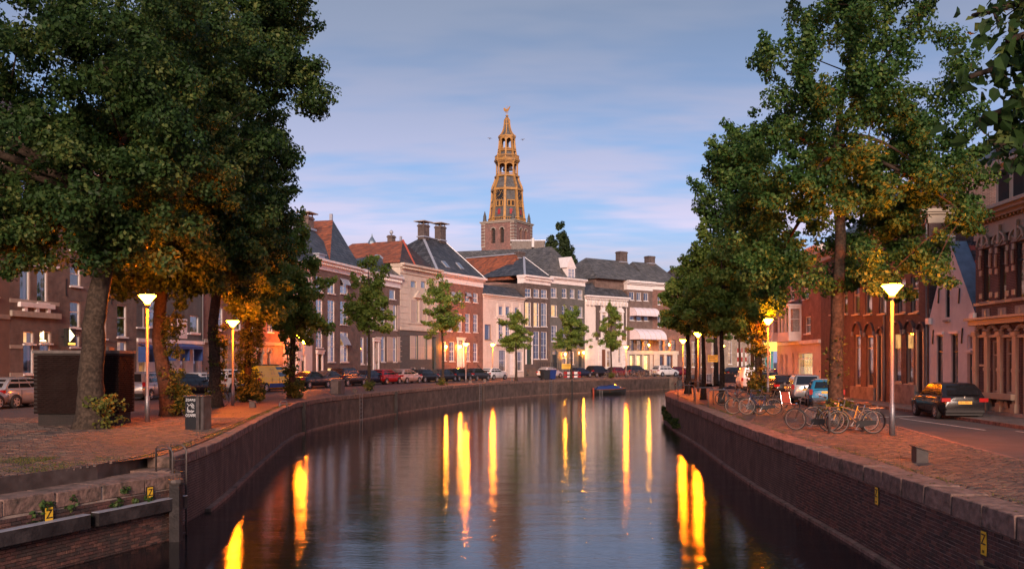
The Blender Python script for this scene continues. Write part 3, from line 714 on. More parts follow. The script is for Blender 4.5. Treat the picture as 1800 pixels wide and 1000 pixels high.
def wall(h, m, z1, depth, holes=(), z0=-.1, W=None, reveal=.2, name='wall', x0=0.0, trimm=None):
    W = W or h.W; xs = sorted({x0, W} | {a for r in holes for a in r[:2] if x0 < a < W}); zs = sorted({z0, z1} | {a for r in holes for a in r[2:4] if z0 < a < z1})
    mb = MB()
    def inh(x, z): return any(r[0] < x < r[1] and r[2] < z < r[3] for r in holes)
    for xa, xb in zip(xs, xs[1:]):
        for za, zb in zip(zs, zs[1:]):
            if not inh((xa+xb)/2, (za+zb)/2): mb.add([(xa,0,za),(xb,0,za),(xb,0,zb),(xa,0,zb)], [(0,1,2,3)])
    for a, b, c, d in [r[:4] for r in holes]:
        dd = .6
        mb.add([(a,0,c),(a,dd,c),(a,dd,d),(a,0,d)], [(0,1,2,3)]); mb.add([(b,0,c),(b,0,d),(b,dd,d),(b,dd,c)], [(0,1,2,3)])
        mb.add([(a,0,c),(b,0,c),(b,dd,c),(a,dd,c)], [(0,1,2,3)]); mb.add([(a,0,d),(a,dd,d),(b,dd,d),(b,0,d)], [(0,1,2,3)])
    mb.add([(x0,0,z0),(x0,depth,z0),(x0,depth,z1),(x0,0,z1)], [(0,3,2,1)]); mb.add([(W,0,z0),(W,depth,z0),(W,depth,z1),(W,0,z1)], [(0,1,2,3)])
    mb.add([(x0,depth,z0),(W,depth,z0),(W,depth,z1),(x0,depth,z1)], [(0,3,2,1)]); mb.add([(x0,.7,z1),(W,.7,z1),(W,depth,z1),(x0,depth,z1)], [(0,1,2,3)])
    return mb.build(name, M[m], h.root)
def cornice(h, z0, z1, m='white', x0=0.0, x1=None, dent=True, out=.45, back=1.2):
    x1 = x1 or h.W; H = z1-z0; mb = MB()
    mb.box(x0-.02, x1+.02, -.06, back, z0, z0+H*.62)
    mb.box(x0-.05, x1+.05, -.12, -.06, z0+.02, z0+.1)
    mb.box(x0-.12, x1+.12, -out*.55, back, z0+H*.62, z0+H*.78); mb.box(x0-.2, x1+.2, -out, back, z0+H*.78, z1)
    mb.build('cornice', M[m], h.root)
    if dent:
        d = MB(); n = int((x1-x0)/.45)
        for k in range(n):
            xx = x0+(x1-x0)*(k+.5)/n; d.box(xx-.07, xx+.07, -out*.8, -.06, z0+H*.48, z0+H*.62-.003)
        tag(d.build('dentil', M[m], h.root), kind='stuff')
def hip(h, z0, zr, m, x0, x1, y0, y1, rx0, rx1, ry0=None, ry1=None, name='roof', mats=None, ridge=None, over=.25):
    """hip roof: eaves rectangle and ridge line (rx0,ry0)-(rx1,ry1)"""
    ry0 = (y0+y1)/2 if ry0 is None else ry0; ry1 = ry0 if ry1 is None else ry1
    x0 -= over*.5; x1 += over*.5; y0 -= over
    E = [(x0,y0,z0),(x1,y0,z0),(x1,y1,z0),(x0,y1,z0)]; A_, B_ = (rx0,ry0,zr), (rx1,ry1,zr)
    mb = MB(); mb.v = E + [A_, B_]
    if abs(ry1-ry0) <= abs(rx1-rx0): mb.f = [(0,1,5,4),(1,2,5),(2,3,4,5),(3,0,4)]
    else: mb.f = [(0,1,4),(1,2,5,4),(2,3,5),(3,0,4,5)]
    mb.f.append((3,2,1,0)); mb.m = (mats or [0,0,0,0]) + [0]
    mm = m if isinstance(m, list) else [m]
    o = mb.build(name, [M[k] for k in mm], h.root)
    if ridge:
        rb = MB()
        prs = [(A_,B_),(E[0],A_)]
        prs.append((E[1], B_) if abs(ry1-ry0) <= abs(rx1-rx0) else (E[1], A_))
        for a, b in prs:
            a = Vector(a)+Vector((0,0,.05)); b = Vector(b)+Vector((0,0,.05))
            if (a-b).length > .1: rb.obox(a, b, .32, .1)
        rb.build('ridge_flashing', M[ridge], o)
    return o
def chimney(h, x, y, z0, z1, wx=.9, wy=.7, m='brick_brown', slab=True, pots=0, parent=None):
    r = MB().box(x-wx/2, x+wx/2, y-wy/2, y+wy/2, z0, z1).box(x-wx/2-.08, x+wx/2+.08, y-wy/2-.08, y+wy/2+.08, z1-.3, z1-.12).build('chimney', M[m], parent or h.root)
    MB().box(x-wx/2-.12, x+wx/2+.12, y-wy/2-.12, y+wy/2+.12, z0+.3, z0+.45).build('lead_collar', M['lead'], r)
    if slab:
        s = MB(); s.box(x-wx*.85, x+wx*.85, y-wy*.85, y+wy*.85, z1+.32, z1+.42)
        for a in (-1, 1):
            for b in (-1, 1): s.box(x+a*wx*.4-.05, x+a*wx*.4+.05, y+b*wy*.38-.05, y+b*wy*.38+.05, z1, z1+.32)
        s.build('chimney_cap', M['sandstone'], r)
    for k in range(pots):
        MB().lathe([(.12,z1),(.14,z1+.35),(.16,z1+.4)], 8, (x-wx*.25+k*wx*.5, y)).build('chimney_pot', M['terracotta'], r)
    return r
def wall_lamp(h, px, py, out=.35):
    u, z = h.u(px), h.z(px, py)
    l = MB().obox((u,0,z+.1),(u,-out,z+.25),.04,.04).lathe([(.05,z+.18),(.16,z+.2),(.03,z+.34)], 6, (u,-out)).build('wall_lantern', M['iron'], h.root)
    MB().lathe([(.06,z-.14),(.13,z+.17)], 6, (u,-out)).build('lantern_glass', M['wall_lamp'], l)
def downpipe(h, u, z0, z1):
    MB().tube([(u,-.08,z0),(u,-.08,z1)], .05, 6).build('downpipe', M['steel'], h.root)
def band(h, z0, z1, m='white', x0=0, x1=None, out=.05):
    MB().box(x0, x1 or h.W, -out, .1, z0, z1).build('string_course', M[m], h.root)
def lp(px, dy=0): y = yl(px)+dy; return (PX(px, y), y)
def rp(px, dy=0): y = yr(px)+dy; return (PX(px, y), y)
def make_windows(h, rows, **kw):
    """rows: list of (rects in photo px, options)"""
    holes = []
    for rects, opt in rows:
        for r in rects:
            rc = h.rect(*r); holes.append(rc); o = dict(kw); o.update(opt)
            window(h, rc, **o)
    return holes

# ---- left bank, from the left edge of the photo
h = House('corner_house', 'brown plastered house cut off by the left edge of the photo', 'house', lp(-150), lp(17))
hs = make_windows(h, [([(-90,430,-60,520),(-30,430,-4,520),(-90,580,-60,650),(-34,570,-6,662)], dict(nx=2,ny=2,fm='cream'))])
wall(h, 'stucco_brown', h.z(17,330), 10, hs); band(h, h.z(0,560), h.z(0,552), 'sandstone')
cornice(h, h.z(17,330), h.z(17,310)); hip(h, h.z(17,310), h.z(17,230), 'tile_dark', 0, h.W, 0, 10, 1, h.W-1)

h = House('banded_brick_house', 'brown brick house with white stone bands and a lit triangle sign over its ground floor', 'house', lp(17), lp(104))
hs = make_windows(h, [([(35,442,53,531),(65,441,84,532)], dict(nx=1,ny=2,split=.72,curtain=True)), ([(35,310,53,395),(65,310,84,395)], dict(nx=1,ny=2,split=.72)), ([(41,605,60,657)], dict(nx=1,ny=1,split=0,curtain=True)), ([(70,605,90,620)], dict(nx=1,ny=1,split=0)),
                      ([(41,582,60,604)], dict(nx=1,ny=1,split=0,back='lit')), ([(70,582,90,603)], dict(nx=1,ny=1,split=0,back='lit'))])
zt = h.z(60,250)
wall(h, 'brick_brown', zt, 10, hs); cornice(h, zt, zt+.9)
hip(h, zt+.9, zt+4.5, 'tile_dark', 0, h.W, 0, 10, 1.5, h.W-1.5)
band(h, h.z(60,558), h.z(60,548), 'sandstone', out=.16); band(h, h.z(60,468), h.z(60,462)); band(h, h.z(60,533)-.05, h.z(60,524)-.12, 'sandstone', out=.03); band(h, h.z(60,613), h.z(60,607), 'sandstone', x0=h.W*.0, x1=h.u(40), out=.03)
band(h, -.1, h.z(20,655), 'sandstone', x1=h.u(40), out=.04)
m = MB()   # carved bracket sill under the tall windows
ua, ub = h.u(31), h.u(92); m.box(ua, ub, -.2, 0, h.z(60,541), h.z(60,533))
for k in range(3): uu = ua+(ub-ua)*(k+.5)/3; m.box(uu-.12, uu+.12, -.16, 0, h.z(60,549), h.z(60,541))
m.build('bracket_sill', M['white'], h.root)
# window film mark in the lit window: a ring and a triangle
rc = h.rect(70,582,90,603); uc = rc[0]+.26; zc = (rc[2]+rc[3])/2+.1
MB().prism([(uc-.22,zc),(uc+.12,zc+.24),(uc+.12,zc-.24)], .01, o=.05).box(uc-.18,uc+.3,.05,.06,rc[2]+.1,rc[2]+.17).build('window_mark', M['sign_white'], h.root)
sg = thing('lit_sign_box', 'lit dark sign box with a bright play triangle on the brick wall at left', 'sign', (h.A + h.d*h.u(101)), math.atan2(h.d.y, h.d.x))
za, zb = h.z(101,607), h.z(101,577); wd = h.u(116)-h.u(100)
MB().box(0, wd, -.62, -.42, za, zb).build('sign_case', M['sign_black'], sg)
MB().prism([(wd*.25,za+.22*(zb-za)),(wd*.8,za+.58*(zb-za)),(wd*.25,za+.95*(zb-za))], .02, o=-.645).build('play_triangle', M['sign_white'], sg)
MB().box(wd*.12, wd*.9, -.64, -.62, za+.04*(zb-za), za+.16*(zb-za)).build('sign_line', M['sign_lit'], sg)
MB().box(wd*.4, wd*.5, -.42, 0, (za+zb)/2, (za+zb)/2+.06).build('bracket', M['iron'], sg)

h = House('brick_house', 'plain brown brick house behind the trunk of the nearest tree on the left', 'house', lp(104), lp(240))
hs = make_windows(h, [([(123,467,142,503),(123,530,141,576),(206,536,223,592)], dict(nx=1,ny=2,split=.6)), ([(240,538,254,575)], dict(nx=1,ny=2,curtain=True)), ([(123,400,142,440),(206,440,223,480)], dict(nx=1,ny=2)), ([(176,536,187,595)], dict(nx=1,ny=2)), ([(123,588,141,610)], dict(nx=1,ny=1,split=0)), ([(206,600,223,650)], dict(nx=1,ny=2,back='lit_dim',fm='white')), ([(176,605,187,655)], dict(nx=1,ny=2))])
zt = h.z(200,330)
wall(h, 'brick_brown', zt, 10, hs); cornice(h, zt, zt+.8); hip(h, zt+.8, zt+5, 'tile_orange', 0, h.W, 0, 10, 2, h.W-2)
for px, py in ((116,505),(196,520)): MB().box(h.u(px)-.03, h.u(px)+.03, -.04, 0, h.z(px,py)-.5, h.z(px,py)+.5).build('wall_anchor', M['iron'], h.root)

def awn(h, x0, x1, ytop, ybot, m='blue', out=1.0, name='awning', lb=None):
    pass
h = House('shop_house', 'white fronted shop house with blue awnings over the ground floor windows', 'shop house', lp(240), lp(357))
hs = make_windows(h, [([(288,555,305,583),(334,555,350,585)], dict(nx=1,ny=1,split=0)), ([(262,440,276,490),(288,440,303,490),(334,440,348,490),(262,520,276,575)], dict(nx=1,ny=2)), ([(293,612,302,658),(316,612,326,658),(340,612,348,658)], dict(nx=1,ny=2,split=.7,curtain=True)), ([(244,612,256,656)], dict(nx=1,ny=2,split=.7,back='lit_dim',fm='cream'))])
wall(h, 'stucco_white', h.z(300,597), 10, [r for r in hs if r[3] < h.z(300,597)+.3], name='ground_floor_wall')
zg = h.z(300,597)
class _o: pass
wall(h, 'stucco_grey', h.z(300,330), 10.0, [r for r in hs if r[2] > zg-.3], z0=zg+.003, name='upper_wall')
band(h, h.z(300,603), h.z(300,597), 'white', out=.12)
door(h, (h.u(311), h.u(329), h.z(320,597)+.1, h.z(320,560)), 'white', 'white', 0, .05, False)
hip(h, h.z(300,330), h.z(300,270), 'tile_dark', 0, h.W, 0, 10, 2, h.W-2)
for a, b in ((241,257),(291,339)):
    u0, u1 = h.u(a), h.u(b); z0_, z1_ = h.z((a+b)/2, 609), h.z((a+b)/2, 604)
    m = MB(); m.add([(u0,0,z1_),(u1,0,z1_),(u1,-.8,z0_),(u0,-.8,z0_)], [(0,1,2,3)]); m.add([(u0,-.8,z0_),(u1,-.8,z0_),(u1,-.8,z0_-.18),(u0,-.8,z0_-.18)], [(0,1,2,3)])
    for uu in ([u0, u1] if b < 280 else [u0, (u0+u1)/2, u1]):
        m.box(uu-.04, uu+.04, -.75, -.1, z0_-1.0, z0_)
    m.build('awning', M['blue'], h.root)
m = MB(); m.box(h.u(285), h.u(312), -.06, 0, h.z(300,584)-.1, h.z(300,583)); m.box(h.u(329), h.u(352), -.06, 0, h.z(340,586)-.1, h.z(340,585)); m.build('window_ledge', M['white'], h.root)
downpipe(h, h.W-.2, 0, h.z(350,330))

h = House('chapel_house', 'low tan brick house with arched openings behind the yellow van', 'house', lp(357), lp(498))
hs = [h.rect(392,612,398,655), h.rect(452,618,462,660), h.rect(470,618,475,650)]
hs2 = make_windows(h, [([(380,540,392,580),(410,540,424,580),(440,545,452,582),(470,548,480,584)], dict(nx=2,ny=4))])
for r in hs:
    MB().box(r[0], r[1], .5, .55, r[2], r[3]).build('recess', M['void'], h.root)
    m = MB(); n = 8; rr = (r[1]-r[0])/2; cxx = (r[0]+r[1])/2
    for k in range(n):
        a0, a1 = math.pi*k/n, math.pi*(k+1)/n
        m.obox((cxx+math.cos(a0)*(rr+.1), -.02, r[3]-rr*.3+math.sin(a0)*(rr+.1)), (cxx+math.cos(a1)*(rr+.1), -.02, r[3]-rr*.3+math.sin(a1)*(rr+.1)), .1, .2, up=(0,1,0))
    m.build('arch', M['sandstone'], h.root)
wall(h, 'brick_tan', h.z(430,605), 9, hs); band(h, h.z(430,605), h.z(430,599), 'sandstone', out=.15)
wall(h, 'brick_red', h.z(430,500), 9, hs2, z0=h.z(430,599)+.02, name='upper_wall'); cornice(h, h.z(430,500), h.z(430,492))
hip(h, h.z(430,492), h.z(430,450), 'tile_dark', 0, h.W, 0, 9, 2, h.W-2)

h = House('narrow_white_house', 'narrow white plastered house between the red brick gap and the tall brown house', 'house', lp(498), lp(549))
hs = make_windows(h, [([(504,620,509,655),(515,520,521,560)], dict(nx=1,ny=2,split=.5)), ([(504,520,509,560)], dict(nx=1,ny=2))])
dr = h.rect(530,624,537,664); hs.append(dr); door(h, dr, 'wood_green', 'white', .25, .2, False)
hs.append(h.rect(516,616,523,660)); window(h, hs[-1], nx=1, ny=2, back='lit_dim')
zt = h.z(520,470); wall(h, 'stucco_white', zt, 11, hs); cornice(h, zt, zt+.6)
# its white shouldered gable end and steep roof
ga, gz = h.at(513,393,1.5); gb = h.at(535,440,1.5)[0]
hip(h, zt+.6, gz, ['tile_orange','slate'], -1.5, h.W, 0, 14, ga, ga, 2.0, 13.5, mats=[1,1,1,0], name='roof')
m = MB(); ug = h.u(515)
m.prism([(ga-.9,zt),(gb,zt),(ga+.7,gz+.1),(ga-.3,gz+.1)], .4, o=1.3); m.build('gable_end', M['white'], h.root)
MB().prism([(ga-1.3,zt),(ga-.9,zt),(ga-.3,gz+.12),(ga-.75,gz+.12)], .5, o=1.2).build('gable_flashing', M['lead'], h.root)
MB().box(gb-.6, gb+.8, -.3, 1.6, h.z(530,454), h.z(530,440)).box(gb-.8, gb+1.0, -.45, 1.7, h.z(530,440), h.z(530,438)).build('dormer', M['lead'], h.root)

h = House('tall_brown_house', 'four storey brown brick house with lit basement windows behind the first lamp', 'house', lp(549), lp(631))
zc0, zc1 = h.z(590,479.5), h.z(590,462)
r1 = [(576,487,588.5,516),(598,489,612,516.5)]; r2 = [(576,527,588.5,570),(598,529,612,570.5)]; r3 = [(576,582,588.5,636),(598,583,612,636)]
hs = make_windows(h, [(r1[:1], dict(nx=2,ny=4)), (r1[1:], dict(nx=2,ny=4,open_=True)), (r2, dict(nx=2,ny=6)), (r3[:1], dict(nx=2,ny=6,back='lit_dim')), (r3[1:], dict(nx=2,ny=6,back='lit_dim',open_=True)),
     ([(555.5,485,567,513),(555.5,526,567,568),(555.5,580,567,611)], dict(nx=2,ny=4)), ([(576,646,589,660),(598,646,611,658)], dict(nx=3,ny=1,split=0,back='lit_shop'))])
dr = h.rect(557.5,622,565,663); hs.append(dr); door(h, dr, 'wood_green')
wall(h, 'brick_brown', zc0, 12, hs); cornice(h, zc0, zc1, out=.6)
zr = h.z(590,394); zb = h.z(590,396)
a1, z1_ = h.at(531,399,4.2); a1b = h.at(551,399,4.2)[0]; a2, z2_ = h.at(585,387,4.4)
hip(h, zc1, z1_, ['slate'], 0, h.u(604), 0, 11.5, a1, a1b, 4.2, 4.2, name='front_roof')
MB().box(a1-.2, a1b+.2, 3.9, 4.5, z1_-.1, z1_+.1).build('ridge_flashing', M['lead'], h.root)
hip(h, zc1, z2_, ['tile_orange','slate'], h.u(577), h.W, 0.02, 12, a2, a2, 4.4, 10.5, mats=[1,1,1,0], name='rear_roof')
c1, cz = h.at(540,381,4.6); chimney(h, c1, 4.6, z1_-.5, cz, 1.25, .9)
MB().box(a2+.15, a2+.45, 4.6, 4.9, z2_-.5, z2_+.75).build('flue', M['lead'], h.root)
wt = h.z(590,560)

h = House('shuttered_brick_house', 'brick house with tall open cream shutters left of the cream stone house', 'house', lp(631), lp(703))
zc0, zc1 = h.z(690,505), h.z(690,484)
hs = make_windows(h, [([(684.5,509,695,526),(645,508,656,526)], dict(nx=1,ny=1,split=0)), ([(670,535,677,580),(691,536,697,580),(650,534,656,580)], dict(nx=1,ny=2,back='void')), ([(670,591,677,636),(691,592,697,636)], dict(nx=1,ny=2,curtain=True)), ([(626+8,592,640,640),], dict(nx=1,ny=2,fw=.14)), ([(645,592,650,640)], dict(nx=1,ny=2,fw=.14))])
for r in [(680,536,690.5,579.5),(697.5,537,706,579.5),(680,592,690.5,636),(697.5,592,706,636),(660,592,669,636),(661,536,669,579)]: shutters(h, h.rect(*r))
dr = h.rect(657,600,664,652); hs.append(dr); door(h, dr, 'white')
wall(h, 'brick_brown', zc0, 12, hs); cornice(h, zc0, zc1, out=.5)
zb = h.z(670,422)
a1, z1_ = h.at(664,449,3.6)
hip(h, zc1, z1_, ['slate'], 0, h.W, 0, 11, a1-.2, a1+.4, 3.6, 3.6, name='front_roof', ridge='lead')
fu, fz = h.at(654,411,8); MB().lathe([(.6,fz-1.4),(.5,fz-1.0),(.12,fz-.4),(.04,fz)], 8, (fu,8)).build('roof_finial', M['zinc'], h.root)
MB().box(fu-.9, fu+.9, 7.3, 8.7, zc1, fz-1.4).build('lantern_base', M['tile_orange'], h.root)
for px in (625.5, 631.5, 637.5): pass
m = MB()   # stoop railing
for k in range(9): m.box(h.u(632)+k*.3, h.u(632)+k*.3+.03, -1.2, -1.17, 0, 1.1)
m.box(h.u(632), h.u(632)+2.5, -1.2, -1.16, 1.1, 1.14); m.build('stoop_railing', M['iron'], h.root)

h = House('cream_stone_house', 'cream plastered house with charcoal rusticated ground floor and window pediments', 'house', lp(703), lp(771))
zm = h.z(735,580); zc0, zc1 = h.z(740,486), h.z(740,469)
up_h = make_windows(h, [([(722,494,732,506),(740,494.5,749,507)], dict(nx=1,ny=1,split=0,fm='cream')), ([(732.5,527,736,567),(748,527,751,568)], dict(nx=1,ny=2,fm='cream')), ], sill=False)
gr_h = make_windows(h, [([(730,590,734,631),(747,591,750,631)], dict(nx=1,ny=2,fm='cream')), ([(722,645.5,731,654),(740,645.5,747,654)], dict(nx=1,ny=1,split=0,back='curtain'))], sill=False)
dg = h.rect(760,592,766,655); gr_h.append(dg); door(h, dg, 'wood_green', 'stucco_dark', .3, .3, False)
wall(h, 'stucco_dark', zm, 12, gr_h, name='ground_floor_wall')
wall(h, 'stucco_cream', zc0, 12, up_h, z0=zm+.003, name='upper_wall'); cornice(h, zc0, zc1, 'stucco_cream', out=.7)
band(h, zm-.1, zm+.25, 'stucco_cream', out=.15); band(h, h.z(735,570), h.z(735,567), 'stucco_cream', out=.1)
for k in range(9):
    z_ = .5+k*(zm-.7)/9; MB().box(0, h.u(719.5), -.05, 0, z_, z_+(zm-.7)/9-.07).build('rusticated_block', M['stucco_dark'], h.root); MB().box(h.u(758)-.1, h.W, -.05, 0, z_, z_+(zm-.7)/9-.07).build('rusticated_block', M['stucco_dark'], h.root) if z_ < 0 else None
for k in range(8):
    z_ = zm+.4+k*(zc0-zm-.5)/8; MB().box(0, h.u(717), -.05, 0, z_, z_+(zc0-zm-.5)/8-.09).build('rusticated_block', M['stucco_cream'], h.root)
for r in [(721,527,731,567.5),(737,527,743,567.5),(751,527,757,568),(720.5,590,729.5,631),(735,590,741,631.5),(741,590,746,631.5),(751,591,758,631.5)]: shutters(h, h.rect(*r))
for c in (734, 749.5):
    u_, z_ = h.u(c), h.z(c,522); s = (h.u(742)-h.u(734))*.85
    MB().prism([(u_-s,z_),(u_+s,z_),(u_,z_+.75)], .25, o=-.25).box(u_-s, u_+s, -.3, 0, z_-.12, z_-.003).build('pediment', M['stucco_cream'], h.root)
a1, z1_ = h.at(708,423,3.9)
hip(h, zc1, z1_, ['tile_orange','tile_dark'], -.3, h.u(760), 0, 12, a1, a1, 3.9, 11.5, mats=[1,1,1,0], name='roof')
MB().obox((h.u(727),-.1,zc1+.1),(a1,3.9,z1_+.08),.25,.12).build('ridge_tile', M['terracotta'], h.root)
c1, cz = h.at(688,414,7.5); chimney(h, c1, 7.5, z1_-1.2, cz, .9, .7, slab=False)
MB().lathe([(.0,cz+.75),(.25,cz+.55),(.25,cz+.35),(.05,cz+.05)], 10, (c1,7.5)).build('chimney_ball', M['lead'], h.root)
MB().box(a1+.1,a1+.35,4.2,4.45,z1_-.5,z1_+.6).build('flue', M['lead'], h.root)

h = House('red_brick_house', 'red brick house with two slab topped chimneys on a tall slate roof and lamplit door', 'house', lp(771), lp(849))
zc0, zc1 = h.z(815,501), h.z(815,484)
hs = make_windows(h, [([(792,512,799,529),(818,514,826,530.5)], dict(nx=2,ny=2,open_=True)), ([(804,513,812,530),(832,515,840,532)], dict(nx=2,ny=2)), ([(804,551,812,583),(818,551,826,584),(832,552,840,584)], dict(nx=2,ny=4)), ([(790,600,799,635),(832,603,839.5,635)], dict(nx=2,ny=4)), ([(820,602,826,635)], dict(nx=2,ny=4)), ([(786,551,794,582),(777,600,784,634)], dict(nx=2,ny=4))])
dr = h.rect(805,598,814,645); hs.append(dr); door(h, dr, 'white', 'white', .25)
wall(h, 'brick_red', zc0, 14, hs); cornice(h, zc0, zc1, out=.6, dent=False)
DR = 4.6; a1, z1_ = h.at(743,416,DR); a2 = h.at(781,418,DR)[0]; zR_ = z1_
rf = hip(h, zc1, z1_, ['slate'], -.5, h.W, 0, 14, a1, a2, DR, DR, name='roof', ridge='lead')
rf2 = None
c1, cz = h.at(744.5,395,DR); chimney(h, c1, DR, z1_-.4, cz, 1.3, 1.0, 'brick_dark'); c1, cz = h.at(774,398,DR); chimney(h, c1, DR, z1_-.4, cz, 1.3, 1.0, 'brick_dark')
for px, py in ((783,465.5),(808,468)):
    yy = .8
    for _ in range(4): u_, z_ = h.at(px, py, yy); t_ = (z_-zc1)/(zR_-zc1); yy = -.25+(DR+.25)*t_
    o = MB().box(-.45,.45,-.6,.6,-.03,.12).build('skylight', M['lead'], h.root, False, (u_, yy, z_)); o.rotation_euler = (math.atan2(zR_-zc1, DR+.25), 0, 0)
    MB().box(-.36,.36,-.5,.5,.12,.13).build('pane', M['glass'], o)
m = MB()   # double stoop with railings
uc = (dr[0]+dr[1])/2
for k in range(5): m.box(uc-1.2-k*.35, uc+1.2+k*.35, -1.9+.0*k, 0, .0, .9-k*.18+.001*k)
m.build('stoop', M['sandstone'], h.root)
m = MB()
for s in (-1, 1):
    m.obox((uc+s*1.2,-1.85,1.9),(uc+s*3.0,-1.85,.95),.05,.05)
    for k in range(7): xx = uc+s*(1.2+k*.3); zz = 1.9-.95*k/6; m.box(xx-.02, xx+.02, -1.87, -1.83, max(0, .9-k*.16), zz)
m.build('stoop_railing', M['iron'], h.root)
wall_lamp(h, 780, 610); wall_lamp(h, 805, 610)

h = House('pink_white_house', 'low pale plastered house with a slate mansard lit by the lamp in front of it', 'house', lp(849), lp(921))
zc0, zc1 = h.z(885,527), h.z(885,520)
hs = make_windows(h, [([(852,570,863,597)], dict(nx=1,ny=1,split=0,fm='wood_brown')), ([(877,538,885,554),(889,538.5,897,555),(905,540,912,556)], dict(nx=1,ny=1,split=0)), ([(877,566,885,598),(889,566,897,598),(905,567,912,598)], dict(nx=2,ny=4)), ([(877,614,890,653),(908,617,919,652)], dict(nx=4,ny=2,split=.5,fw=.12))])
dr = h.rect(896,612,904,658); hs.append(dr); door(h, dr, 'white', 'white', .2, .2, False)
wall(h, 'stucco_pink', zc0, 11, hs); cornice(h, zc0, zc1, 'stucco_white', out=.5)
band(h, h.z(890,606), h.z(890,601), 'stucco_white', h.u(870), None, .4); band(h, h.z(890,561), h.z(890,558), 'stucco_white', h.u(870), None, .1)
m = MB()
for px in (874,887,900,914): m.box(h.u(px)-.12, h.u(px)+.12, -.1, 0, h.z(px,600), h.z(px,533))
m.build('pilaster', M['stucco_white'], h.root)
m = MB(); W_ = h.W
m.v = [(-.1,-.1,zc1),(W_+.1,-.1,zc1),(W_+.1,10,zc1),(-.1,10,zc1),(.5,1.3,h.z(885,502)),(W_-.5,1.3,h.z(885,502)),(W_-.5,9,h.z(885,502)),(.5,9,h.z(885,502))]
m.f = [(0,1,5,4),(1,2,6,5),(2,3,7,6),(3,0,4,7),(4,5,6,7)]; m.m = [0]*5
m.build('mansard_roof', M['slate'], h.root)

h = House('tall_window_house', 'dark brown brick house with three columns of tall sash windows, left of the grey house', 'house', lp(921), lp(967))
zc0, zc1 = h.z(945,500), h.z(945,486)
hs = make_windows(h, [([(923,507,933.5,522),(938,508,948,523),(951,509,961.5,524)], dict(nx=2,ny=2)), ([(923,531,933.5,573.5),(938,532,948,574)], dict(nx=2,ny=4,back='lit')), ([(951,532.5,961.5,574)], dict(nx=2,ny=4,curtain=True)), ([(938,582,948,631),(951,583,961.5,631)], dict(nx=2,ny=4))])
dr = h.rect(925,592,934,640); hs.append(dr); door(h, dr, 'wood_green', 'white', .3)
wall(h, 'brick_dark', zc0, 13, hs); cornice(h, zc0, zc1, out=.6)
a1, z1_ = h.at(921,452,3.4)
hip(h, zc1, z1_, ['slate'], 0, h.W, 0, 9, a1, a1+.1, 3.4, 3.4, ridge='lead')
m = MB()
a2, z2_ = h.at(908,447,5.2); a3, z3_ = h.at(812,452,14.5)
m.v = [(-.4,2.6,zc1-.6),(h.W,2.6,zc1),(h.W,17,zc1),(-.4,17,zc1-.6),(a2,5.2,z2_),(a2,15.5,z2_)]; m.f = [(0,1,4),(1,2,5,4),(2,3,5),(3,0,4,5)]; m.m = [0]*4
m.build('long_orange_roof', M['tile_orange'], h.root)
MB().box(0, h.W, 13.02, 16.9, 0, zc1-.7).build('rear_wall', M['brick_dark'], h.root)
MB().obox((a2,5.2,z2_+.1),(a2,15.5,z2_+.1),.35,.15).build('ridge_flashing', M['lead'], h.root)
c1, cz = h.at(914,443,5.0); chimney(h, c1, 5.0, z2_-1, cz, 1.5, .9, 'brick_dark', slab=False)
m = MB(); sx = h.u(940); m.box(h.u(925), h.u(966), -2.0, 0, 0, 1.2); m.build('stoop', M['brick_dark'], h.root)
m = MB()
for k in range(14): xx = h.u(925)+(h.u(966)-h.u(925))*k/13; m.box(xx-.02, xx+.02, -2.0, -1.96, 1.2, 2.1)
m.box(h.u(925), h.u(966), -2.0, -1.96, 2.1, 2.14); m.build('stoop_railing', M['iron'], h.root)

h = House('grey_house', 'dark grey plastered house with a white pointed roof dormer', 'house', lp(967), lp(1028))
zc0, zc1 = h.z(1000,501), h.z(1000,489)
hs = make_windows(h, [([(968.5,506,978.5,523),(988,507,996,523.5),(1002,508,1010,524),(1016,509.5,1024,526)], dict(nx=2,ny=2)), ([(969,536,979,556.5)], dict(nx=1,ny=1,split=0,back='lit')), ([(988,537,996,557),(1002,538,1010,557),(1016,539,1024,558)], dict(nx=2,ny=2)), ([(969,572,979,600),(988,573,996,600),(1002,573,1010,600),(1016,574,1024,600)], dict(nx=2,ny=4)), ([(988,618,996,640),(1001,618,1009,640)], dict(nx=1,ny=2,back='lit_dim'))])
for r in ((971,617,979.5,646),(1017,618,1023,646)):
    dr = h.rect(*r); hs.append(dr); door(h, dr, 'wood_dark', 'white', .2, .2, False)
wall(h, 'stucco_grey', zc0, 13, hs); cornice(h, zc0, zc1, out=.5, dent=False)
a1, zr = h.at(969,433,4.2)
hip(h, zc1, zr, ['slate_grey'], -.3, h.W, 0, 13, a1, a1, 4.2, 10.5, name='roof')
ud0, ud1 = h.u(996.5), h.u(1010)
dm = MB().box(ud0, ud1, -.1, 3.5, zc0+.3, h.z(1003,471)).prism([(ud0-.3,h.z(1003,471)),(ud1+.3,h.z(1003,471)),((ud0+ud1)/2,h.z(1003,451))], 4.5, o=-.15).build('dormer', M['white'], h.root)
m = MB(); z0_, z1_ = h.z(1003,494), h.z(1003,473); m.box(ud0+.25, ud1-.25, -.12, -.1, z0_, z1_); dw = m.build('dormer_pane', M['glass'], dm)
m = MB(); m.box(ud0+.2, ud1-.2, -.118, -.101, z0_, z1_) ; 
m = MB(); um = (ud0+ud1)/2; m.box(um-.03, um+.03, -.16, -.12, z0_, z1_)
for k in range(5): zz = z0_+(z1_-z0_)*k/4; m.box(ud0+.2, ud1-.2, -.159, -.121, zz-.03, zz+.03)
m.build('glazing_bar', M['white'], dm)
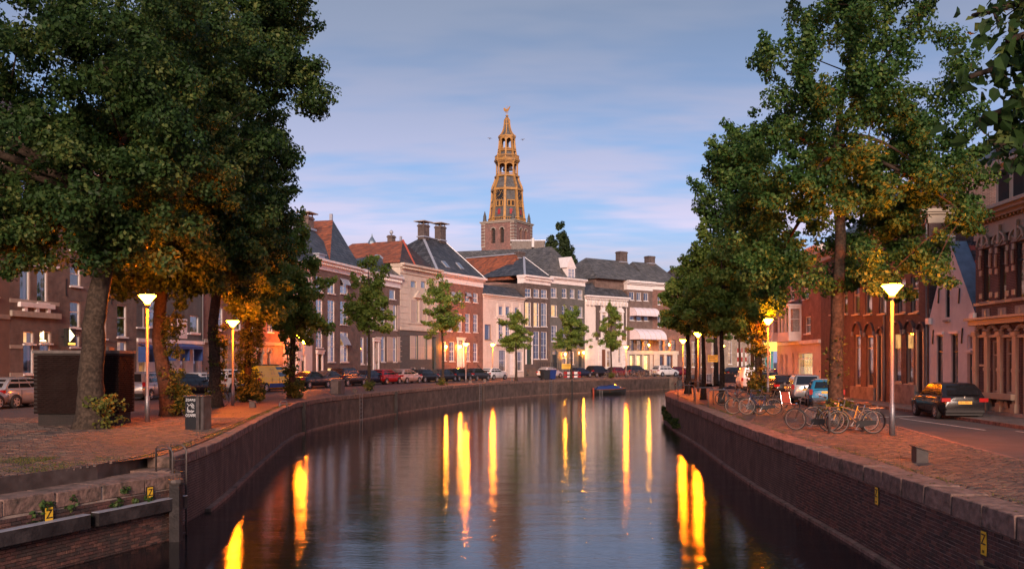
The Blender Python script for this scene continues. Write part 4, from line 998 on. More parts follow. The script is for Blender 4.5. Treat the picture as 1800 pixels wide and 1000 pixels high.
o = MB().box(-1.0,1.0,-.05,.05,-.8,.8).build('roof_window', M['zinc'], h.root, False, (h.u(963), 1.4, h.z(963,481))); o.rotation_euler = (R(-38), 0, 0)
wall_lamp(h, 990.5, 623); wall_lamp(h, 1023, 620)


h = House('corner_pavilion', 'low white house with bracketed cornice and a slate pyramid roof', 'house', lp(1028), lp(1102))
zc0, zc1 = h.z(1065,533), h.z(1065,521)
hs = make_windows(h, [([(1056,553,1065,578),(1084,553,1093,580)], dict(nx=1,ny=2)), ([(1067,616,1074,645),(1087,612,1092,638)], dict(nx=1,ny=2,back='lit_dim'))])
dr = h.rect(1058,614,1065,645); hs.append(dr); door(h, dr, 'wood_brown', 'white', 0, .2, False)
wall(h, 'stucco_white', zc0, 12, hs); cornice(h, zc0, zc1, 'white', out=.7)
MB().box(h.u(1047), h.u(1099), -.04, 0, h.z(1070,580), zc0-.02).build('brick_panel', M['brick_dark'], h.root) if False else None
br_ = MB()
for a, b in ((1047,1055.5),(1066,1083.5),(1093.5,1100)): br_.box(h.u(a), h.u(b), -.06, 0, h.z(1070,598), zc0-.02)
br_.build('brick_panel', M['brick_dark'], h.root)
for px in (1060.5, 1088.5):
    u_, z_ = h.u(px), h.z(px,549); s = 1.0
    MB().prism([(u_-s,z_),(u_+s,z_),(u_+s*.6,z_+.6),(u_,z_+.85),(u_-s*.6,z_+.6)], .3, o=-.32).box(u_-.8, u_-.45, -.25, 0, h.z(px,580), z_-.003).box(u_+.45, u_+.8, -.25, 0, h.z(px,580), z_-.003).build('window_pediment', M['white'], h.root)
m = MB()
for k in range(10): z_ = .1+k*.62; m.box(h.u(1052), h.u(1057), -.1, 0, z_, z_+.5); m.box(h.u(1094), h.u(1099), -.1, 0, z_, z_+.5); m.box(h.u(1066), h.u(1071), -.1, 0, z_, z_+.5) if z_ > 8 else None
m.build('quoin', M['white'], h.root)
for k in range(12): u_ = h.W*(k+.5)/12; MB().box(u_-.12, u_+.12, -.55, 0, zc0-.45, zc0+.3).build('bracket', M['white'], h.root)
m = MB(); W_ = h.W; za, zb = zc1, h.z(1058,485)
u1_, zb = h.at(1049,485,2.6); u2_ = h.at(1069,485,2.6)[0]
m.v = [(-.3,-.4,za),(W_+.3,-.4,za),(W_+.3,11,za),(-.3,11,za),(u1_,2.6,zb),(u2_,2.6,zb),(u2_,7,zb),(u1_,7,zb)]
m.f = [(0,1,5,4),(1,2,6,5),(2,3,7,6),(3,0,4,7),(4,5,6,7)]; m.m = [0]*5; m.build('roof', M['slate'], h.root)

def curved_awning(h, x0, x1, ytop, ybot, out=1.6):
    u0, u1 = h.u(x0), h.u(x1); zt_, zb_ = h.z((x0+x1)/2, ytop), h.z((x0+x1)/2, ybot); n = 6; m = MB(); P = []
    for k in range(n+1):
        a = math.pi/2*k/n; P.append((-out*math.sin(a), zb_+.25+(zt_-zb_-.25)*math.cos(a)))
    P.append((-out, zb_))
    for (ya, za_), (yb, zb2) in zip(P, P[1:]): m.add([(u0,ya,za_),(u1,ya,za_),(u1,yb,zb2),(u0,yb,zb2)], [(0,1,2,3)])
    for uu in (u0, u1): m.add([(uu,0,zb_)]+[(uu,y,z) for y, z in P], [tuple(range(len(P)+1))])
    a_ = m.build('awning', M['awning'], h.root)
    r_ = MB(); nb = 5
    for k in range(nb+1):
        uu = u0+(u1-u0)*k/nb
        for (ya, za_), (yb, zb2) in zip(P, P[1:]): r_.obox((uu,ya-.01,za_+.01),(uu,yb-.01,zb2+.01),.06,.04)
    r_.build('awning_rib', M['stucco_pink'], a_)
    # two blank print panels, lighter than the cloth
h = House('awning_house', 'brown brick corner building with two pale pink dome awnings and a bright shopfront', 'shop building', lp(1102), lp(1147))
zc0, zc1 = h.z(1120,510), h.z(1120,494)
hs = make_windows(h, [([(1106,513,1115,527.5),(1119,514,1127,528.5),(1131.5,515,1139.5,529)], dict(nx=2,ny=1,split=0)), ([(1107,556,1115.5,563),(1119,556,1128,564),(1132,556,1140,564)], dict(nx=1,ny=1,split=0)), ([(1107,598,1114,616),(1119.5,598,1128,616),(1132,598,1141,616)], dict(nx=2,ny=2,back='lit_dim',fm='wood_dark')), ([(1107,624,1115,649),(1119,624,1128,650),(1131.5,624,1141.5,650)], dict(nx=1,ny=1,split=0,back='lit_shop',fm='cream',fw=.1))])
wall(h, 'brick_brown', zc0, 14, hs); cornice(h, zc0, zc1, out=.7, dent=False)
band(h, -.1, h.z(1120,617)+.0, 'stucco_cream', h.W*.0, h.u(1106)-.05, .08); band(h, h.z(1120,623)+.05, h.z(1120,617)+.1, 'stucco_cream', out=.1)
for a, b in ((1115.6,1118.4),(1128.6,1131),(1142,1147)): band(h, -.1, h.z(1120,623), 'stucco_cream', h.u(a), h.u(b)-.01, .08)
curved_awning(h, 1107, 1148, 541, 556); curved_awning(h, 1107, 1154, 578, 597, 2.4)
a1, z1_ = h.at(1030,453,5.5); a2 = h.at(1099,453,5.5)[0]
hip(h, zc1, z1_, ['slate_grey'], a1-2.5, h.W, 0, 14, a1, a2, 5.5, 5.5, name='roof')
MB().box(a1-2.3, -.01, .7, 13.8, 0, zc1).build('side_wall', M['brick_brown'], h.root)
c1, cz = h.at(1092.5,442.5,5.5); chimney(h, c1, 5.5, z1_-.6, cz, 1.7, 1.2, 'brick_dark', slab=False)
wall_lamp(h, 1136, 607, .6)

h = House('end_house', 'brick building at the end of the left bank, its top floors behind the trees', 'house', lp(1147), lp(1192))
zc0, zc1 = h.z(1165,510), h.z(1165,498)
hs = make_windows(h, [([(1158,598,1165,616),(1168,597,1176,616),(1180,597,1188,616)], dict(nx=2,ny=2,back='lit_dim',fm='wood_dark')), ([(1160,626,1166,652),(1172,625,1181,652)], dict(nx=1,ny=1,split=0,fm='wood_brown')), ([(1156,520,1163,536),(1170,521,1177,537)], dict(nx=2,ny=2)), ([(1156,552,1163,575),(1170,552,1177,575)], dict(nx=2,ny=4))])
wall(h, 'brick_red', zc0, 14, hs); cornice(h, zc0, zc1, out=.7, dent=False); band(h, h.z(1170,623), h.z(1170,617), 'stucco_cream', out=.15)
m = MB()
for a, b in ((1149,1159),(1167,1171),(1182,1190)): m.box(h.u(a), h.u(b), -.1, 0, -.1, h.z(1170,623)-.003)
m.build('stone_base', M['stucco_cream'], h.root)
a1, z1_ = h.at(1112,460,5.5); a2 = h.at(1152,461,5.5)[0]
hip(h, zc1, z1_, ['slate_grey'], -1, h.W+1, 0, 14, a1, a2, 5.5, 5.5, name='roof'); c1, cz = h.at(1142,450.5,5.5); chimney(h, c1, 5.5, z1_-.5, cz, 1.5, 1.2, 'brick_dark', slab=False)
wall_lamp(h, 1172, 606, .6)

h = House('distant_shop_row', 'far brick houses beyond the bridge, glimpsed between the tree trunks', 'house', lp(1192), lp(1272))
hs = make_windows(h, [([(1200,560,1206,580),(1214,560,1220,580),(1230,560,1236,580),(1248,560,1254,580),(1200,600,1207,645),(1216,600,1223,645),(1232,602,1240,645),(1250,602,1257,645)], dict(nx=2,ny=3,back='lit_dim'))])
wall(h, 'brick_red', h.z(1230,520), 12, hs); cornice(h, h.z(1230,520), h.z(1230,510)); hip(h, h.z(1230,510), h.z(1230,470), 'tile_dark', 0, h.W, 0, 12, 3, h.W-3)
h = House('far_gable_house', 'far pale house at the end of the street behind the yellow sign', 'house', lp(1272,12), lp(1345,12))
hs = make_windows(h, [([(1280,600,1287,640),(1296,600,1303,640),(1312,602,1319,640),(1328,602,1335,640)], dict(nx=2,ny=3,back='lit_dim'))])
wall(h, 'brick_tan', h.z(1300,585), 12, hs); hip(h, h.z(1300,585), h.z(1300,560), 'tile_orange', 0, h.W, 0, 12, 3, h.W-3)
# scaffolded building wrapped in teal netting
h = House('scaffolded_building', 'tall far building wrapped in teal scaffold netting', 'building', lp(1268,30), lp(1352,30))
zt = h.z(1310,470)
wall(h, 'brick_dark', zt, 14, [])
for k in range(5):
    for j in range(6):
        ua, ub = h.W*k/5, h.W*(k+1)/5; za, zb = zt*j/6+.1, zt*(j+1)/6
        MB().box(ua+.05, ub-.05, -1.3-random.uniform(0,.12), -1.25, za, zb-.12).build('net_panel', M['net'], h.root)
m = MB()
for k in range(6): m.tube([(h.W*k/5,-1.45,0),(h.W*k/5,-1.45,zt+.8)], .06, 6)
for j in range(7): m.tube([(0,-1.45,max(.3,zt*j/6)),(h.W,-1.45,max(.3,zt*j/6))], .05, 6)
m.build('scaffold_tube', M['steel'], h.root)

# ---- right bank, from the far end towards the camera
h = House('bay_window_house', 'pale rose plastered corner shop with white bay window and lit shopfront', 'shop house', rp(1366), rp(1443))
hs = make_windows(h, [([(1402,619,1428,663)], dict(nx=5,ny=2,split=.75,back='lit_shop',fw=.1,sill=False)), ([(1415,556,1425,586),(1379,560,1385,594)], dict(nx=1,ny=2)), ([(1372,622,1376,664),(1380,622,1384,664),(1392,620,1396,664)], dict(nx=1,ny=2)), ([(1372,500,1380,530),(1388,495,1396,528),(1412,490,1422,525)], dict(nx=1,ny=2))])
zg = h.z(1420,602)
wall(h, 'stucco_pink', zg, 9, [r for r in hs if r[3] < zg+.5], name='ground_floor_wall')
wall(h, 'brick_red', h.z(1420,452), 9, [r for r in hs if r[3] > zg+.5], z0=zg+.003, name='upper_wall'); band(h, h.z(1420,604), h.z(1420,598), 'white', out=.2)
cornice(h, h.z(1420,452), h.z(1420,440)); hip(h, h.z(1420,440), h.z(1420,400), 'tile_dark', 0, h.W, 0, 9, 2, h.W-2)
for a, b in ((1389,1409),(1366.5,1378)):
    u0, u1 = h.u(a), h.u(b); z0_, z1_ = h.z((a+b)/2, 600), h.z((a+b)/2, 540)
    bw = MB().box(u0, u1, -.95, 0, z0_, z0_+.7).box(u0, u1, -.95, 0, z1_-.2, z1_).box(u0-.1, u1+.1, -1.05, 0, z1_, z1_+.15)
    for t_ in (0, .33, .66, 1): bw.box(u0+(u1-u0-.14)*t_, u0+(u1-u0-.14)*t_+.14, -.95, -.8, z0_+.7, z1_-.2)
    bw.box(u1-.14, u1, -.14, 0, z0_+.7, z1_-.2).box(u1-.1, u1-.04, -.8, -.14, z0_+1.6, z0_+1.66)
    b_ = bw.build('bay_window', M['white'], h.root)
    MB().box(u0+.05, u1-.05, -.88, -.02, z0_+.7, z1_-.2).build('bay_glass', M['glass'], b_); MB().box(u0+.2, u1-.2, -.6, -.03, z0_+.7, z1_-.2).build('bay_curtain', M['curtain'], b_)
wl = thing('lit_hanging_sign', 'glowing yellow projecting sign on the pale shop beyond the ivy trunk', 'sign', h.A + h.d*h.u(1370), math.atan2(h.d.y, h.d.x))
MB().box(-.05,.05,-1.25,-.2,h.z(1370,617),h.z(1370,601)).build('sign_face', M['sign_lit'], wl); MB().box(-.03,.03,-1.3,0,h.z(1370,600.5),h.z(1370,600)).build('bracket', M['iron'], wl)

h = House('lancet_brick_house', 'deep red brick house with pointed arch windows and tall pale framed windows', 'house', rp(1443), rp(1633))
zt = h.z(1633,392)
rows = [([(1502,588,1513,679),(1523,589,1535,680)], dict(nx=1,ny=2,split=.75,fm='cream',curtain=True,fw=.12)), ([(1570,587,1584,672),(1593,584,1606,674)], dict(nx=1,ny=2,split=.72,fm='cream',back='lit_dim',curtain=True)),
        ([(1500,500,1511,552),(1521,497,1533,552),(1545,494,1558,551),(1578,488,1592,550),(1601,484,1615,549)], dict(nx=1,ny=2,split=.65,fm='cream',curtain=True)), ([(1460,505,1470,552),(1480,502,1490,552),(1460,592,1468,676)], dict(nx=1,ny=2,split=.65,fm='cream'))]
hs = make_windows(h, rows)
for r in ((1545,590,1552,700),(1615,583,1625,710)):
    dr = h.rect(*r); dr = (dr[0], dr[1], .12, dr[3]); hs.append(dr); door(h, dr, 'wood_dark', 'cream', .3, .22, False)
    MB().box(dr[0]-.15, dr[0], -.1, .1, 0, dr[3]+.1).box(dr[1], dr[1]+.15, -.1, .1, 0, dr[3]+.1).build('door_frame', M['cream'], h.root)
wall(h, 'brick_deep', zt, 9, hs)
# plinths, arches, downpipe, white bands
for a, b, c in ((1499,1541,680),(1571,1613,676)): MB().box(h.u(a), h.u(b), -.18, 0, -.05, h.z((a+b)/2, c)+.02).build('plinth', M['concrete'], h.root)
for a, b, top in ((1500,1515,587),(1521,1537,588),(1543,1554,588),(1569,1586,585),(1591,1608,582),(1614,1627,580)):
    u0, u1 = h.u(a), h.u(b); z_ = h.z((a+b)/2, top); rr = (u1-u0)/2; uc = (u0+u1)/2; n = 9
    for k in range(n):
        a0, a1 = math.pi*k/n, math.pi*(k+1)/n
        MB().obox((uc+math.cos(a0)*(rr+.05), -.03, z_-.1+math.sin(a0)*rr*1.05), (uc+math.cos(a1)*(rr+.05), -.03, z_-.1+math.sin(a1)*rr*1.05), .09, .2, up=(0,1,0)).build('arch_brick', M['sandstone' if k in (0,4,8) else 'brick_deep'], h.root)
downpipe(h, h.u(1556), 0, zt); downpipe(h, h.W-.12, 0, zt)
cornice(h, zt, zt+.7, 'cream')
# end wall facing the camera, stepped shoulder
m = MB(); X1 = 9
m.v = [(h.W,0,zt+.7),(h.W,9,zt+.7),(h.W,4.5,zt+4.5),(h.W-.4,0,zt+.7),(h.W-.4,9,zt+.7),(h.W-.4,4.5,zt+4.5)]; m.f = [(0,1,2),(3,5,4),(0,2,5,3),(1,4,5,2)]; m.m = [0]*4
m.build('gable_wall', M['brick_deep'], h.root)
hip(h, zt+.7, zt+4.4, 'slate', 0, h.W-.45, 0, 9, 0, h.W-.45)
for z_ in (h.z(1633,440), h.z(1633,545)): MB().box(h.W-.001, h.W+.05, .0, 1.5, z_-.2, z_+.05).build('stone_band', M['sandstone'], h.root)
# the small yellow shop panels between the pale frames
for a in (1573.5, 1595.5):
    MB().box(h.u(a), h.u(a+8), .03, .05, h.z(a,612), h.z(a,588)).build('stained_glass', M['lit_dim'], h.root)

h = House('white_gable_house', 'white brick house with a steep pointed gable and blue zinc roof edge', 'house', rp(1633), rp(1715))
hs = make_windows(h, [([(1646.5,589,1657,680),(1672,587,1684,682)], dict(nx=1,ny=2,split=.68,fm='wood_dark',curtain=True,fw=.06)), ([(1655+7,486,1669.5,562)], dict(nx=1,ny=2,split=.55,fm='wood_dark',curtain=True,fw=.06)), ([(1700,588,1709,615)], dict(nx=1,ny=1,split=0))])
dr = h.rect(1700,622,1709,690); dr = (dr[0], dr[1], .1, dr[3]); hs.append(dr); door(h, dr, 'wood_green', 'white', .0, .2, False)
ze = h.z(1715,552); za = h.z(1668,424); uap = h.u(1668)
wall(h, 'stucco_white', ze, .5, [r for r in hs if r[3] <= ze+1], name='wall')
for r in hs:
    pass
# gable: triangle of strips round its slot window
g0 = [r for r in hs if r[3] > ze+1]
m = MB(); n = 26
for k in range(n):
    z0_, z1_ = ze+(za-ze)*k/n, ze+(za-ze)*(k+1)/n; t0, t1 = k/n, (k+1)/n
    l0, l1 = 0+(uap-0)*t0*.97, uap*t1*.97; r0_, r1_ = h.W-(h.W-uap)*t0*.97, h.W-(h.W-uap)*t1*.97
    wn = g0[0] if g0 else None
    if wn and wn[2] < (z0_+z1_)/2 < wn[3]:
        m.add([(l0,0,z0_),(wn[0],0,z0_),(wn[0],0,z1_),(l1,0,z1_)], [(0,1,2,3)]); m.add([(wn[1],0,z0_),(r0_,0,z0_),(r1_,0,z1_),(wn[1],0,z1_)], [(0,1,2,3)])
        m.add([(wn[0],0,z0_),(wn[0],.5,z0_),(wn[0],.5,z1_),(wn[0],0,z1_)], [(0,1,2,3)]); m.add([(wn[1],0,z0_),(wn[1],.5,z0_),(wn[1],.5,z1_),(wn[1],0,z1_)], [(0,1,2,3)])
    else: m.add([(l0,0,z0_),(r0_,0,z0_),(r1_,0,z1_),(l1,0,z1_)], [(0,1,2,3)])
m.build('gable', M['stucco_white'], h.root)
m = MB(); D = 9
m.v = [(h.W+.05,.0,ze),(uap,.0,za),(uap,.9,za),(h.W+.05,.9,ze),(h.W+.05,D,ze),(uap,D,za),(-.05,0,ze),(-.05,D,ze)]
m.f = [(0,3,2,1),(3,4,5,2),(6,1,5,7)]; m.m = [0,1,1]
MB.build(m, 'roof', [M['zinc'], M['tile_dark']], h.root)
rt = MB()
for i in range(14):
    for j in range(9):
        t0 = i/14; zz = ze+(za-ze)*t0; xx = h.W+.05+(uap-h.W-.05)*t0; yy = .95+j*.28
        pt = MB().obox((xx,yy,zz+.02),(xx+(uap-h.W)/14*.98,yy,zz+(za-ze)/14*.98+.02),.24,.05,up=(1,0,.3)).build('roof_tile', M['tile_dark' if (i*7+j*3) % 3 else 'terracotta'], h.root)
MB().box(h.W+.05, h.W+.3, 0, D, .0, ze-.01).build('side_wall', M['brick_deep'], h.root)
MB().box(h.W-.35, h.W+.1, -.15, .3, ze-.25, ze+.05).box(-.1, .3, -.15, .3, ze-.25, ze+.05).build('kneeler', M['white'], h.root)
MB().box(uap-.12, uap+.12, -.1, .25, za-.5, za+.35).build('gable_post', M['lead'], h.root)
for px, py in ((1650,520),(1686,520),(1640,592),(1691,590)):
    MB().obox((h.u(px),-.03,h.z(px,py)-.35),(h.u(px)+.1,-.03,h.z(px,py)+.35),.05,.05).build('wall_anchor', M['iron'], h.root)
for r in hs[:2]: MB().box(r[0]-.12, r[1]+.12, -.08, 0, r[3]+.02, r[3]+.14).build('drip_mould', M['white'], h.root)

h = House('ornate_brick_house', 'ornate dark red brick house with stone arches and cream shopfront at the right edge', 'house', rp(1715), rp(2050))
zc0, zc1 = h.z(1760,412), h.z(1760,358)
tops = [(1727,437,1740,530),(1755,432,1769,528),(1785,424,1802,523),(1820,416,1838,518),(1860,408,1880,512),(1905,400,1928,505)]
hs = make_windows(h, [(tops, dict(nx=1,ny=2,split=.68,fm='wood_dark',curtain=True,fw=.06)), ([(1742,598,1757,690),(1766,594,1782,692),(1795,590,1812,745)], dict(nx=1,ny=2,split=.72,fm='cream',fw=.09,curtain=True)), ([(1727,598,1735,640)], dict(nx=1,ny=1,fm='cream',split=0)), ([(1840,580,1875,700),(1900,575,1940,700)], dict(nx=2,ny=2,split=.7,fm='cream'))])
wall(h, 'brick_deep', zc0, 9, hs)
# frieze and deep cornice
m = MB(); m.box(-.0, h.W, -.08, .6, zc0, zc0+(zc1-zc0)*.55); m.build('frieze', M['cream'], h.root)
z_ = zc0+(zc1-zc0)*.55; m = MB().box(-.1, h.W, -.3, .6, z_, z_+.14).box(-.25, h.W, -.55, .6, z_+.14, z_+.28).box(-.4, h.W, -.75, .6, z_+.28, z_+.42); m.build('cornice', M['cream'], h.root)
m = MB()
for k in range(40): m.box(h.W*k/40, h.W*k/40+.1, -.24, -.08, z_-.12, z_-.003)
tag(m.build('egg_moulding', M['gold'], h.root), kind='stuff')
zb = h.z(1760,564); MB().box(-.1, h.W, -.3, 0, zb-.12, zb+.1).box(-.2, h.W, -.45, 0, zb+.1, zb+.2).build('shop_cornice', M['cream'], h.root)
band(h, h.z(1750,534), h.z(1750,529), 'cream', out=.1)
for (a, b, c, d) in tops:
    rc = h.rect(a,b,c,d); uc = (rc[0]+rc[1])/2; w_ = (rc[1]-rc[0])/2+.18; z_ = rc[3]+.02
    m = MB(); n = 8; pts = [(uc-w_, z_), (uc+w_, z_)] + [(uc+w_*math.cos(math.pi*k/n)*.96, z_+.12+.42*math.sin(math.pi*k/n)) for k in range(n+1)]
    ped = MB().prism([(uc-w_,z_)]+[(uc+w_,z_)]+[(uc+w_*math.cos(math.pi*k/n), z_+.1+.42*math.sin(math.pi*k/n)) for k in range(n+1)], .1, o=-.1).build('arch_stone', M['sandstone'], h.root)
    for k in range(n):
        a0, a1 = math.pi*k/n, math.pi*(k+1)/n
        MB().obox((uc+w_*math.cos(a0),-.14,z_+.1+.46*math.sin(a0)),(uc+w_*math.cos(a1),-.14,z_+.1+.46*math.sin(a1)),.1,.1,up=(0,1,0)).build('arch_moulding', M['cream'], ped)
    MB().box(uc-.09, uc+.09, -.2, -.1, z_+.1, z_+.85).build('keystone', M['cream'], ped)
    for k in range(4): MB().obox((uc,-.13,z_+.05),(uc+w_*.8*math.cos(math.pi*(k+.5)/4),-.13,z_+.1+.36*math.sin(math.pi*(k+.5)/4)),.05,.06).build('shell_rib', M['cream'], ped)
    for s in (rc[0]-.22, rc[1]+.02):
        for zz in (rc[2]+.15, (rc[2]+rc[3])/2, rc[3]-.25): MB().box(s, s+.2, -.05, 0, zz, zz+.22).build('stone_block', M['cream'], h.root)
        MB().tube([(s+.1,-.07,(rc[2]+rc[3])/2+.3),(s+.1,-.07,rc[3]-.3)], .06, 6).build('colonette', M['cream'], h.root)
    MB().box(rc[0], rc[1], -.03, 0, rc[2]-.75, rc[2]-.3).build('stone_panel', M['sandstone'], h.root); MB().prism([(uc-.1,rc[2]-.52),(uc,rc[2]-.7),(uc+.1,rc[2]-.52),(uc,rc[2]-.34)], .03, o=-.06).build('diamond_boss', M['cream'], h.root)
# shopfront pilasters, carved tops, panels, plinth
for px in (1718,1738,1761,1788,1822,1885):
    u_ = h.u(px); zt_ = h.z(px,590)
    MB().box(u_-.14, u_+.14, -.14, 0, .5, zt_).box(u_-.18, u_+.18, -.2, 0, .1, .5).box(u_-.19, u_+.19, -.2, 0, zt_, zt_+.16).box(u_-.17, u_+.17, -.17, 0, zt_*.55, zt_*.55+.14).build('pilaster', M['cream'], h.root)
for px in (1728,1748,1772,1800,1850):
    u_ = h.u(px); z0_ = h.z(px,592); c_ = MB()
    for k in range(7):
        a = math.pi*k/6; c_.lathe([(.02,z0_+.02+.34*math.sin(a)),(.12,z0_+.1+.34*math.sin(a)),(.02,z0_+.2+.34*math.sin(a))], 6, (u_+.42*math.cos(a), -.1))
    c_.box(u_-.5, u_+.5, -.1, 0, z0_-.02, z0_+.1); c_.build('carved_crest', M['cream'], h.root)
zp = h.z(1760,700); MB().box(h.u(1738), h.u(1790), -.3, 0, zp-.02, zp+.22).box(h.u(1738), h.u(1790), -.12, 0, .15, .32).build('shop_sill', M['cream'], h.root)
for px in (1743,1757,1771,1785): MB().prism([(h.u(px)-.1,zp-.35),(h.u(px),zp-.62),(h.u(px)+.1,zp-.35),(h.u(px),zp-.08)], .1, o=-.12).build('baluster', M['cream'], h.root)
MB().box(h.u(1718), h.W, -.2, 0, -.05, .14).build('plinth', M['sandstone'], h.root)
# roof with a dormer window and grey chimney stack
zr = zc1-.6
hip(h, zc1-.3, zc1+3.6, 'slate', 0, h.W, 0, 9, 3, h.W-2, 4.5, 4.5, over=0)
ud = h.u(1765)
dm = MB().box(ud-1.3, ud+1.3, 0.3, 3.2, zc1-.3, zc1+1.7).box(ud-1.6, ud+1.6, 0.05, 3.3, zc1+1.7, zc1+1.95).build('dormer', M['cream'], h.root)
for s in (-.62, .62): 
    MB().box(ud+s-.42, ud+s+.42, .27, .3, zc1+.0, zc1+1.5).build('dormer_pane', M['void'], dm)
MB().prism([(ud-1.6,zc1+1.95),(ud+1.6,zc1+1.95),(ud,zc1+3.0)], 3.5, o=.05).build('dormer_roof', M['slate'], dm)
MB().box(-.9,-.3,-.0,2,zc1-.6,zc1-.3).build('gutter_block', M['lead'], h.root) if False else None

# ================================================================ CHURCH TOWER
TY = 262.0; TX = PX(891.2, TY)
tw = thing('church_tower', 'tall brick church tower with an ochre and slate open lantern spire', 'church tower', (TX, TY, 0), R(-29.5))
def tz(p): return CH + (HY-p)/F*TY                       # height of a photo row at the tower
# local axes: faces of the square look along -y (towards lower left in the photo) and +x
hb = 5.35; zb0, zb1 = 0, tz(396)
mb = MB()
arch = []
for k in range(4):
    a = math.pi/2*k; c_, s_ = math.cos(a), math.sin(a)
    def Q(x, y, z): return (x*c_-y*s_, x*s_+y*c_, z)
    zs0, zs1 = tz(431), tz(404)
    xs = [-hb, -2.1, -.75, .75, 2.1, hb]
    for i, (xa, xb) in enumerate(zip(xs, xs[1:])):
        if i in (1, 3):
            mb.add([Q(xa,-hb,zb0),Q(xb,-hb,zb0),Q(xb,-hb,zs0),Q(xa,-hb,zs0)], [(0,1,2,3)])
            n = 8; cx_ = (xa+xb)/2; r_ = (xb-xa)/2; zc_ = zs1-r_
            arc = [Q(cx_-r_*math.cos(math.pi*j/n), -hb, zc_+r_*math.sin(math.pi*j/n)) for j in range(n+1)]
            mb.add(arc + [Q(xb,-hb,zb1), Q(xa,-hb,zb1)], [tuple(range(n+3))])
            brk = [Q(xa,-hb,zs0), Q(xb,-hb,zs0)] + [Q(cx_+r_*math.cos(math.pi*j/n), -hb, zc_+r_*math.sin(math.pi*j/n)) for j in range(n+1)]
            ins = [Q(xa,-hb+.8,zs0), Q(xb,-hb+.8,zs0)] + [Q(cx_+r_*math.cos(math.pi*j/n), -hb+.8, zc_+r_*math.sin(math.pi*j/n)) for j in range(n+1)]
            nn = len(brk); mb.add(brk+ins, [(j,(j+1)%nn,(j+1)%nn+nn,j+nn) for j in range(nn)])
            lv = MB()
            for q in range(8): lv.add([Q(xa,-hb+.5,zs0+q*(zs1-zs0)/8),Q(xb,-hb+.5,zs0+q*(zs1-zs0)/8),Q(xb,-hb+.75,zs0+q*(zs1-zs0)/8+.35),Q(xa,-hb+.75,zs0+q*(zs1-zs0)/8+.35)], [(0,1,2,3)])
            lv.add([Q(xa,-hb+.79,zs0),Q(xb,-hb+.79,zs0),Q(xb,-hb+.79,zs1),Q(xa,-hb+.79,zs1)], [(0,1,2,3)])
            lv.build('louvre', M['steel_dark'], tw)
            am = MB()
            for j in range(n): am.obox(Vector(Q(cx_-(r_+.12)*math.cos(math.pi*j/n), -hb-.05, zc_+(r_+.12)*math.sin(math.pi*j/n))), Vector(Q(cx_-(r_+.12)*math.cos(math.pi*(j+1)/n), -hb-.05, zc_+(r_+.12)*math.sin(math.pi*(j+1)/n))), .2, .25)
            am.build('belfry_arch', M['sandstone'], tw)
        else: mb.add([Q(xa,-hb,zb0),Q(xb,-hb,zb0),Q(xb,-hb,zb1),Q(xa,-hb,zb1)], [(0,1,2,3)])
    # corner quoins
    for j in range(15):
        zz = tz(437)+j*(zb1-tz(437))/15; l_ = .9 if j % 2 else 1.25
        qn = MB(); qn.add([Q(hb-l_,-hb-.08,zz),Q(hb+.08,-hb-.08,zz),Q(hb+.08,-hb+l_,zz),Q(hb-l_,-hb+.3,zz),Q(hb-l_,-hb-.08,zz+.62),Q(hb+.08,-hb-.08,zz+.62),Q(hb+.08,-hb+l_,zz+.62),Q(hb-l_,-hb+.3,zz+.62)],
               [(0,1,5,4),(1,2,6,5),(4,5,6,7),(0,3,2,1)]); qn.build('quoin', M['brick_tower' if j % 2 else 'sandstone'], tw)
    # corner pinnacle
    px_, py_ = Q(hb-.7,-hb+.7,0)[:2]
    MB().lathe([(.85,zb1),(.85,zb1+.6),(.6,zb1+.7),(.45,zb1+2.0),(.5,zb1+2.1),(.06,zb1+3.7)], 8, (px_,py_)).build('pinnacle', M['slate_grey'], tw)
mb.build('brick_base', M['brick_tower'], tw)
MB().box(-hb-.25,hb+.25,-hb-.25,hb+.25,zb1,zb1+.35).box(-hb-.45,hb+.45,-hb-.45,hb+.45,zb1+.35,zb1+.6).build('base_cornice', M['sandstone'], tw)
# octagon: faces look along -y and its 45 degree steps; vertices at 22.5 degrees from them
RO = R(22.5)
def r8(halfpx): return halfpx/6.107/math.cos(0)          # half width in photo px -> metres
prof = [(31.5,393),(30.2,385),(28.5,372),(27,358),(26,346),(25.6,337)]
prof2 = [(26.5,335),(26,330),(23.5,324),(21,318),(19.6,312)]
MB().lathe([(r8(a), tz(b)) for a, b in prof], 8, rot=RO).build('clock_stage', M['tower_slate'], tw)
MB().lathe([(r8(a)-.1, tz(b)) for a, b in prof2], 8, rot=RO).build('curved_stage', M['tower_slate'], tw)
def ring(a, p0, p1, name='ochre_cornice'):
    MB().lathe([(r8(a)-.35, tz(p1)), (r8(a), tz(p1)+.12), (r8(a), tz(p0)), (r8(a)-.4, tz(p0)+.05)], 8, rot=RO).build(name, M['gold'], tw)
ring(29,337.5,334.5); ring(22.5,313,311); ring(23,285,282.5); ring(21.5,287,285.5); ring(15.8,243,240.5)
